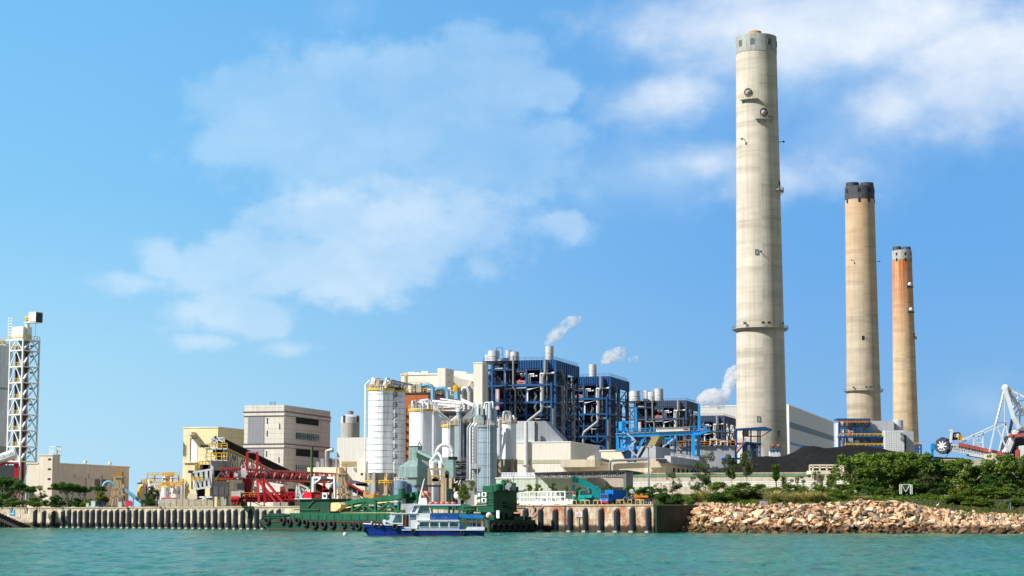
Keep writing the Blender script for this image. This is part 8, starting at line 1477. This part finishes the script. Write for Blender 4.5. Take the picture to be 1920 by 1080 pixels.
def proto(kind_, seed):
    """unit plants, 1 m tall and about 1 m wide, kept as the first one placed"""
    g = random.Random(seed); r = bpy.data.objects.new(kind_[0], None); COL.objects.link(r); form = kind_[1]; q = MB()
    if form == 'umbrella':
        cl = [];
        for k in range(3): x = g.uniform(-.18, .18); limb(q, (x * .3, g.uniform(-.08, .08), -.03), (x * 1.6, g.uniform(-.2, .2), .72), .030, .014, g); [limb(q, (x * 1.2, 0, .5), (x + g.uniform(-.4, .4), g.uniform(-.3, .3), .78), .013, .006, g) for _ in range(3)]
        for k in range(20): a = g.uniform(0, 6.28); rr_ = g.uniform(0, .46); cl.append((math.cos(a) * rr_, math.sin(a) * rr_ * .8, .80 + g.uniform(-.09, .1) - rr_ * .14, g.uniform(.09, .17), g.uniform(.05, .09)))
        per, sz = 11000, .026
    elif form == 'crown':
        cl = []; limb(q, (0, 0, -.05), (g.uniform(-.06, .06), 0, .6), .032, .016, g); [limb(q, (0, 0, g.uniform(.25, .5)), (g.uniform(-.34, .34), g.uniform(-.3, .3), g.uniform(.5, .8)), .015, .006, g) for _ in range(6)]
        for k in range(64): a = g.uniform(0, 6.28); rr_ = .5 * g.random() ** .5; z = g.uniform(.26, .95); rr_ *= math.sin(math.pi * min(1, max(.1, (z - .1) / .95))) ** .5; cl.append((math.cos(a) * rr_, math.sin(a) * rr_, z, g.uniform(.05, .13), g.uniform(.035, .085)))
        per, sz = 10500, .024
    elif form == 'loose':
        cl = []; limb(q, (0, 0, -.05), (g.uniform(-.05, .05), 0, .9), .022, .008, g); [limb(q, (0, 0, g.uniform(.3, .7)), (g.uniform(-.36, .36), g.uniform(-.3, .3), g.uniform(.45, .9)), .010, .004, g) for _ in range(9)]
        for k in range(24): a = g.uniform(0, 6.28); z = g.choice([g.uniform(.3, .55), g.uniform(.6, .97)]); rr_ = g.uniform(.05, .42) * (1.15 - abs(z - .72)); cl.append((math.cos(a) * rr_, math.sin(a) * rr_, z, g.uniform(.06, .13), g.uniform(.05, .10)))
        per, sz = 11000, .019
    elif form == 'pole':
        cl = []; limb(q, (0, 0, -.05), (.02, 0, .75), .020, .012, g, .05); [limb(q, (0, 0, g.uniform(.45, .6)), (g.uniform(-.3, .3), g.uniform(-.3, .3), g.uniform(.62, .9)), .010, .004, g) for _ in range(7)]
        for k in range(20): a = g.uniform(0, 6.28); z = g.uniform(.55, .96); rr_ = g.uniform(.03, .3) * math.sin(math.pi * (z - .42) / .62) * 1.3; cl.append((math.cos(a) * rr_, math.sin(a) * rr_, z, g.uniform(.06, .12), g.uniform(.05, .09)))
        per, sz = 12500, .022
    elif form == 'shrub':
        cl = []; [limb(q, (g.uniform(-.1, .1), 0, -.06), (g.uniform(-.35, .35), g.uniform(-.25, .25), .6), .014, .006, g) for _ in range(5)]
        for k in range(26): a = g.uniform(0, 6.28); rr_ = g.uniform(.0, .46); z = g.uniform(.12, .9) * (1.05 - rr_ * .9); cl.append((math.cos(a) * rr_, math.sin(a) * rr_, z, g.uniform(.10, .2), g.uniform(.09, .18)))
        per, sz = 5600, .036
    elif form in ('grass', 'yucca'):
        n = 240 if form == 'grass' else 170; f = MB()
        for k in range(n):
            a = g.uniform(0, 6.28); rr_ = g.uniform(0, .22) if form == 'grass' else .03; b0 = Vector((math.cos(a) * rr_, math.sin(a) * rr_, -.03 if form == 'grass' else g.choice([.55, .7, .85]))); L = g.uniform(.5, 1.0) if form == 'grass' else g.uniform(.22, .34); ln = g.uniform(.1, .55) if form == 'grass' else g.uniform(.3, 1.4); d = Vector((math.cos(a) * ln, math.sin(a) * ln, 1)).normalized(); w_ = .026 if form == 'grass' else .022; s_ = Vector((-math.sin(a), math.cos(a), 0)) * w_; m_ = b0 + d * L * .6; e_ = b0 + d * L + Vector((math.cos(a), math.sin(a), -.5)) * L * .22; f.add([b0 - s_, b0 + s_, m_ + s_ * .8, m_ - s_ * .8, e_], [(0, 1, 2, 3), (3, 2, 4)])
        o = f.build('blades' if form == 'grass' else 'leaf_rosette', kind_[2]); o.parent = r
        if form == 'yucca': limb(q, (0, 0, -.05), (0, 0, .85), .035, .02, g); q.build('trunk', 'bark').parent = r
        return r
    leaves('crown' if form != 'shrub' else 'foliage', cl, per, sz, seed, kind_[2], r); o = q.build('trunk' if form != 'shrub' else 'stems', kind_[3]); o.parent = r; return r
def plant(kind_, variants, u, v0, v1, wpx, Y, label, group, z=None):
    """stand a plant so that it spans v1..v0 and wpx columns at depth Y"""
    g = random.Random(int(u * 7 + v1)); key = (kind_, g.randrange(variants)); zb = z if z is not None else zat(v0, Y); x = at(u, (v0 + v1) / 2, Y).x; h = (v0 - v1) * Y / FPX
    if u > 1262 and Y - toe(u) < 58: zs_ = surf(u, Y - toe(u)).z - .1; h = max(h * .55, zb + h - zs_); zb = zs_
    w_ = wpx * Y / FPX
    if key not in PROT: r = proto(kind_, hash(kind_[1]) % 1 + 31 * key[1] + len(PROT) * 7); PROT[key] = r
    else:
        r0 = PROT[key]; r = r0.copy(); COL.objects.link(r)
        for ch in [o for o in COL.objects if o.parent == r0]: c = ch.copy(); COL.objects.link(c); c.parent = r
    r.location = (x, Y, zb); r.scale = (w_, w_, h); r.rotation_euler = (0, 0, g.uniform(0, 6.28)); tag(r, label, kind_[4], group); return r
UMB = ('umbrella_tree', 'umbrella', 'leaf_dark', 'pale_bark', 'tree'); CRN = ('broad_tree', 'crown', 'leaf_mid', 'bark', 'tree'); DRK = ('dark_tree', 'crown', 'leaf_dark', 'bark', 'tree'); LOO = ('feathery_tree', 'loose', 'leaf_olive', 'bark', 'tree'); POL = ('slender_tree', 'pole', 'leaf_olive', 'pale_bark', 'tree'); SHR = ('shrub', 'shrub', 'leaf_mid', 'bark', 'shrub'); SHD = ('dark_shrub', 'shrub', 'leaf_dark', 'bark', 'shrub'); SHY = ('yellow_shrub', 'shrub', 'leaf_yellow', 'bark', 'shrub'); GRS = ('grass_clump', 'grass', 'leaf_straw', 'bark', 'grass'); YUC = ('yucca_tree', 'yucca', 'leaf_mid', 'bark', 'tree'); SAP = ('sapling', 'pole', 'leaf_mid', 'pale_bark', 'tree'); GRN = ('green_grass_clump', 'grass', 'leaf_mid', 'bark', 'grass')
W_ = 'trees along the west quay'; Eg = 'trees behind the rock slope'; Sg = 'shrubs behind the rock slope'; Wg = 'shrubs along the west quay'; Mg = 'small trees behind the white frame'
for a in (
    (UMB, 3, 8, 948, 893, 50, 662, 'dense umbrella tree cut by the left edge of picture', W_), (UMB, 3, 34, 948, 902, 44, 655, 'pale stemmed umbrella tree under the inclined white conveyor', W_), (UMB, 3, 58, 948, 909, 36, 650, 'pale stemmed tree before the left corner of beige building', W_), (LOO, 2, 76, 948, 911, 34, 648, 'thin half bare tree in front of the beige building front', W_),
    (DRK, 2, 12, 948, 892, 60, 668, 'dense dark tree behind the left edge umbrella tree', W_), (UMB, 3, 44, 948, 904, 40, 660, 'umbrella tree between the two pale stemmed left trees', W_), (UMB, 3, 134, 950, 904, 50, 642, 'umbrella tree just right of wide dark one', W_), (UMB, 3, 116, 950, 901, 58, 640, 'wide dark umbrella tree covering beige stair tower foot', W_), (UMB, 3, 154, 950, 909, 40, 645, 'umbrella tree in the middle of the beige side wall', W_), (UMB, 3, 184, 948, 907, 40, 645, 'umbrella tree behind the yellow shrub', W_),
    (SHD, 2, 105, 952, 926, 34, 622, 'round dark shrub right above the fenders below umbrella tree', Wg), (SHY, 2, 189, 949, 921, 38, 628, 'bright yellow green shrub beside black loading hose', Wg), (SHR, 2, 25, 950, 934, 46, 640, 'low hedge shrub above the long green wall at left', Wg), (SHR, 2, 62, 950, 933, 44, 640, 'low hedge shrub under the half bare tree', Wg), (SHD, 2, 86, 950, 936, 22, 635, 'small shrub beside the blue bin', Wg), (SHD, 2, 142, 950, 934, 34, 640, 'dark low shrub behind the short green wall', Wg), (SHR, 2, 164, 950, 936, 26, 634, 'low shrub left of the yellow shrub', Wg), (SHD, 2, 4, 952, 925, 30, 645, 'dark shrub in the bottom left corner of the land', Wg),
    (DRK, 2, 285, 948, 911, 26, 660, 'small round tree in front of the white storage tanks', W_), (SHD, 2, 278, 949, 933, 36, 622, 'dark clipped hedge shrub below the tank farm tree', Wg),
    (SHR, 2, 870, 938, 903, 26, 535, 'green shrub in front of horizontal tank, left one', Mg), (SAP, 2, 885, 940, 901, 26, 533, 'sapling in front of big panelled silo', Mg), (SHD, 2, 852, 915, 905, 14, 560, 'tiny shrub at pump house roof', Mg), (SHD, 2, 950, 942, 900, 44, 520, 'large dark leafy shrub behind the green deckhouse', Mg), (SAP, 2, 992, 944, 909, 26, 512, 'little tree at the left end of the white frame', Mg), (SAP, 2, 1009, 944, 907, 28, 510, 'little tree, second along the white frame', Mg), (SAP, 2, 1037, 944, 906, 22, 508, 'little tree near the right end of white frame', Mg), (SAP, 2, 1060, 944, 910, 24, 505, 'little tree right of the white frame end post', Mg), (SHD, 2, 1086, 938, 912, 26, 505, 'shrub partly hidden behind the teal crane cab', Mg), (SHD, 2, 1142, 940, 908, 36, 520, 'dark shrub behind the blue lorry roof', Mg), (SHD, 2, 1180, 942, 905, 22, 525, 'dark shrub against the canopy end wall', Mg),
    (DRK, 2, 1216, 948, 911, 54, 482, 'round bushy tree above the orange machine on quay corner', Eg), (LOO, 2, 1263, 945, 885, 44, 500, 'thin young tree in front of yard wall left part', Eg), (LOO, 2, 1322, 942, 846, 58, 505, 'tall feathery grey green tree at gantry right legs', Eg), (LOO, 2, 1310, 942, 888, 48, 500, 'lower feathery tree under the tall feathery one', Eg), (POL, 2, 1371, 932, 853, 50, 500, 'slender pale trunked tree left of its taller twin', Eg), (POL, 2, 1400, 938, 846, 44, 495, 'slender tree with longest pale trunk before coal heap', Eg), (LOO, 2, 1240, 945, 906, 34, 490, 'small leafy tree right of the round bushy tree', Eg),
    (SHR, 2, 1348, 946, 904, 66, 478, 'big green bush left half of the thicket above rocks', Sg), (SHR, 2, 1394, 945, 905, 68, 476, 'big green bush below the two slender trees', Sg), (SHD, 2, 1345, 950, 922, 44, 468, 'dark shrub low behind the top boulders on left', Sg), (SHD, 2, 1270, 950, 925, 50, 478, 'dark shrub beside quay corner under young tree', Sg), (SHR, 2, 1298, 950, 926, 30, 474, 'small shrub left of the tall grass clump', Sg), (SHR, 2, 1425, 945, 908, 56, 478, 'bush between big thicket and the warning board', Sg), (SHR, 2, 1478, 946, 902, 60, 478, 'bush under the yucca tree', Sg), (SHR, 2, 1510, 946, 908, 64, 480, 'bush right of the yucca tree behind grass', Sg), (SHR, 2, 1543, 946, 906, 66, 484, 'bush in front of railed platform', Sg), (SHR, 2, 1575, 946, 908, 62, 482, 'bush left of the wide tree group', Sg), (SHR, 2, 1610, 944, 910, 44, 472, 'light green bush under the left wide tree', Sg), (SHR, 2, 1655, 940, 912, 44, 474, 'bush left of the white metal gate', Sg),
    (YUC, 1, 1455, 936, 874, 46, 492, 'spiky yucca like tree standing above the thicket', Eg), (YUC, 1, 1470, 938, 895, 36, 488, 'shorter spiky tree right of the tall yucca', Eg), (LOO, 2, 1498, 938, 893, 36, 500, 'thin see-through tree in front of yard wall right part', Eg), (LOO, 2, 1530, 940, 884, 34, 505, 'thin bare tree left of railed platform', Eg), (LOO, 2, 1552, 940, 890, 30, 500, 'second thin bare tree in front of railed platform', Eg),
    (GRS, 2, 1318, 946, 910, 50, 475, 'tall straw coloured grass clump at the left of slope', 'grass clumps on the slope'), (GRS, 2, 1448, 944, 910, 46, 464, 'straw grass clump behind warning board', 'grass clumps on the slope'), (GRS, 2, 1482, 948, 916, 50, 460, 'straw grass clump under yucca, left of widest grass', 'grass clumps on the slope'), (GRS, 2, 1507, 950, 912, 56, 459, 'widest straw grass clump in middle of slope', 'grass clumps on the slope'), (GRS, 2, 1532, 949, 914, 48, 459, 'straw grass clump right of widest one', 'grass clumps on the slope'), (GRS, 2, 1612, 948, 926, 44, 460, 'dry low grass clump below wide tree', 'grass clumps on the slope'), (GRN, 2, 1580, 950, 922, 40, 464, 'green grass clump left of lamp post on slope', 'grass clumps on the slope'),
    (CRN, 3, 1600, 935, 853, 96, 486, 'wide tree at left end of the big tree group', Eg), (CRN, 3, 1638, 935, 848, 112, 492, 'tallest wide tree of the big group before coal', Eg), (CRN, 3, 1682, 932, 846, 112, 490, 'wide tree above the white metal gate', Eg), (CRN, 3, 1722, 934, 849, 104, 486, 'wide tree with pale trunk right of gate', Eg), (DRK, 2, 1757, 936, 858, 88, 488, 'smaller wide tree at right end of big group', Eg), (CRN, 3, 1805, 945, 860, 76, 480, 'bright leafed tree below the bucket wheel boom', Eg), (DRK, 2, 1838, 946, 870, 72, 482, 'dark tree in front of bare concrete wall', Eg), (CRN, 3, 1878, 944, 850, 84, 476, 'leafy tree below the reclaimer mast', Eg), (CRN, 3, 1915, 946, 854, 84, 474, 'leafy tree cut by the right edge of picture', Eg), (DRK, 2, 1862, 948, 890, 60, 470, 'low dark tree between two leafy ones at right', Eg), (LOO, 2, 1740, 940, 880, 60, 480, 'grey twiggy tree under the big group right end', Eg),
    (SHD, 2, 1632, 942, 900, 64, 478, 'dark thicket under the tallest wide tree', Sg), (SHD, 2, 1712, 940, 898, 64, 480, 'dark thicket behind the gate under pale trunked tree', Sg), (SHR, 2, 1822, 956, 912, 70, 460, 'broad bush below the yellowish bush at right', Sg), (SHR, 2, 1868, 958, 908, 70, 458, 'broad bush left of the bush near right edge', Sg), (SHR, 2, 1372, 948, 914, 60, 470, 'broad bush in front of the two thicket halves', Sg), (SHR, 2, 1455, 946, 914, 50, 474, 'bush in front of the yucca stem', Sg), (SHD, 2, 1245, 948, 922, 46, 476, 'dark bush beside orange machine', Sg), (SHY, 2, 1805, 945, 908, 54, 464, 'yellowish bush in the middle of the right thicket', Sg), (SHD, 2, 1770, 945, 905, 56, 470, 'dark bush left of the yellowish bush', Sg), (SHD, 2, 1848, 948, 905, 60, 466, 'dark bush right of the yellowish bush', Sg), (SHR, 2, 1895, 950, 908, 60, 464, 'green bush near right edge of slope', Sg), (SHR, 2, 1790, 960, 932, 64, 456, 'low green bush overhanging boulders left of tripod', Sg), (SHR, 2, 1838, 964, 936, 66, 452, 'low green bush overhanging boulders beside tripod', Sg), (SHR, 2, 1905, 966, 938, 56, 450, 'low green bush right of the tripod', Sg), (SHR, 2, 1735, 950, 926, 48, 462, 'low bush where the boulders end on top', Sg), (SHD, 2, 1690, 938, 916, 40, 474, 'dark bush behind white metal gate', Sg)): plant(*a)
cl = []; g = random.Random(5)
for i in range(900):
    u = g.uniform(1262, 2050); t_ = g.uniform(11.5, 34) if u < 1730 else g.uniform(9.5, 34); p_ = surf(u, t_); s2_ = g.choice([.5, .8, 1.0, 1.5]); cl.append((p_.x, p_.y, p_.z + .1 * s2_, g.uniform(.5, 1.1) * s2_, g.uniform(.3, .75) * s2_))
gc = leaves('ground_cover', cl, 60, .17, 9, 'leaf_mid', None); kind(gc, 'stuff')
cl = []
for i in range(44): p_ = quay_pt(g.choice([g.uniform(955, 1245), g.uniform(240, 520)]), 948, g.uniform(.5, 2.6)); cl.append((p_.x, p_.y, G + .1, g.uniform(.25, .5), .2))
gt = leaves('weeds', cl, 150, .12, 10, 'leaf_mid', None); kind(gt, 'stuff')
Y_ = 462; t = thing('warning_board', 'white warning board with faded red writing among the boulders', 'sign', (at(1433, 950, 446).x, 446, zat(962, 446))); z0_ = zat(962, 446); MB().box(-.08, .08, 0, .12, 0, zat(938, 446) - z0_).build('post', 'pipe_grey', t); a_ = zat(949, 446) - z0_; b2_ = zat(939.5, 446) - z0_; MB().box(-1.0, .65, -.06, 0, a_, b2_).build('board', 'sign_board', t)
for k in range(3): MB().box(-.8, .5, -.075, -.055, a_ + .2 + k * .22, a_ + .3 + k * .22).build('text_line', 'sign_red', t)
MB().box(-.35, -.1, -.075, -.055, b2_ - .28, b2_ - .1).build('emblem', 'sign_red', t); MB().cbox((.3, .05, b2_ + .2), .5, .4, .45).build('lamp', 'band_grey', t); MB().cbox((0, 0, -.6), .9, .8, .8).build('footing', 'concrete_grey', t)
for u, vt_, vb_, Yq, lbl in ((1620.5, 926, 951, 460, 'thin grey lamp post on the boulder slope below wide trees'), ):
    t = thing('slope_lamp', lbl, 'lamp post', (at(u, vb_, Yq).x, Yq, zat(vb_, Yq))); h_ = zat(vt_, Yq) - zat(vb_, Yq); MB().tube([(0, 0, -.4), (0, 0, h_)], .09, 6).build('pole', 'pipe_grey', t); MB().cbox((-.35, 0, h_), 1.1, .4, .3).build('lamp', 'band_grey', t)
t = thing('wire_tripod', 'grey tripod lamp stand on white footing at right of the slope', 'tripod', (at(1895, 968, 447).x, 447, zat(966, 447))); h_ = 3.2; q = MB(); [q.bar((x, y, -.2), (0, 0, h_), .1) for x, y in ((-1.0, 0), (.9, .3), (0, -.6))]; q.bar((0, 0, 0), (0, 0, h_), .12); q.build('legs', 'pipe_grey', t); MB().cbox((-.5, 0, h_ + .1), 1.2, .5, .4).build('lamp', 'band_grey', t); MB().cbox((0, 0, -.1), 1.1, .9, .6).build('footing', 'white_paint', t)
t = thing('white_gate', 'white metal gate with crossed braces under the wide trees', 'gate', (at(1700, 925, 466).x, 466, zat(924, 466))); h_ = 1.9; q = MB(); [q.bar((x, 0, -.3), (x, 0, h_), .2) for x in (-1.55, -1.2, .9, 1.25)]; q.build('posts', 'white_paint', t); q = MB(); q.bar((-1.5, 0, h_), (.9, 0, h_), .14); q.bar((-1.1, 0, h_), (-.2, 0, .2), .13); q.bar((.8, 0, h_), (-.2, 0, .2), .13); q.build('braces', 'white_paint', t)
p_ = at(1758.5, 951, 447); eg = thing('egret', 'white egret standing on the boulders at right', 'bird', (p_.x, 447, p_.z - .1)); q = MB(); q.tube([(-.34, 0, .42), (-.18, 0, .52), (0, 0, .60), (.16, 0, .66), (.22, 0, .78), (.17, 0, .90), (.23, 0, 1.0), (.30, 0, 1.03), (.34, 0, 1.02)], [.02, .12, .16, .12, .055, .045, .04, .06, .03], 10); q.build('body', 'feather_white', eg); q = MB(); q.tube([(.33, 0, 1.02), (.5, 0, .99)], [.025, .005], 6); q.build('bill', 'yellow_paint', eg); q = MB(); [q.tube([(.02, y, .46), (.05, y, .22), (.0, y, -.02)], .018, 5) for y in (-.05, .05)]; q.build('legs', 'dark_gap', eg)
# ---------------------------------------------------------------- steam
t = NT('steam_vapour'); t.t.nodes.remove(t.b); v = t.coord((1, 1, 1), 'Object'); pv = t.n('ShaderNodeVolumePrincipled'); pv.inputs['Color'].default_value = (.98, .98, 1, 1); pv.inputs['Anisotropy'].default_value = .2
mr = t.n('ShaderNodeMapRange'); t.set(mr, From_Min=.40, From_Max=.66, To_Min=.0, To_Max=.5); t.l(t.noise(v, .28, 5, .6), mr.inputs['Value']); t.l(mr.outputs[0], pv.inputs['Density']); t.l(pv.outputs[0], t.out.inputs['Volume']); M['steam_vapour'] = t.m
def steam(label, puffs, Y):
    s_ = Y / FPX; q = MB(); g = random.Random(len(label))
    for u, v_, r_ in puffs: q.ball(at(u, v_, Y + g.uniform(-1.5, 1.5)), r_ * s_ * 1.7, 12, 8)
    o = q.build('steam_plume', 'steam_vapour'); m = o.modifiers.new('merge', 'REMESH'); m.mode = 'VOXEL'; m.voxel_size = .55; tag(o, label, 'steam', 'steam plumes over the boiler houses'); return o
steam('white steam drifting right from the stack on tallest boiler house', [(1025, 642, 4), (1029, 637, 5), (1036, 631, 7), (1045, 625, 8), (1053, 617, 7), (1060, 609, 6), (1068, 604, 7), (1078, 601, 6), (1086, 597, 3.5)], 856)
steam('white steam puff above the second boiler house stack', [(1131, 679, 3), (1135, 674, 6), (1143, 669, 8), (1152, 666, 8.5), (1160, 663, 8), (1166, 657, 5), (1163, 671, 5), (1184, 674, 4), (1192, 673, 4)], 949)
steam('largest steam cloud rising beside the tallest chimney shaft', [(1311, 753, 5), (1319, 749, 8), (1330, 745, 10), (1341, 742, 9), (1336, 751, 8), (1352, 762, 5), (1356, 749, 7), (1360, 736, 7), (1365, 724, 7), (1370, 711, 8), (1374, 702, 9), (1381, 698, 9)], 1345)
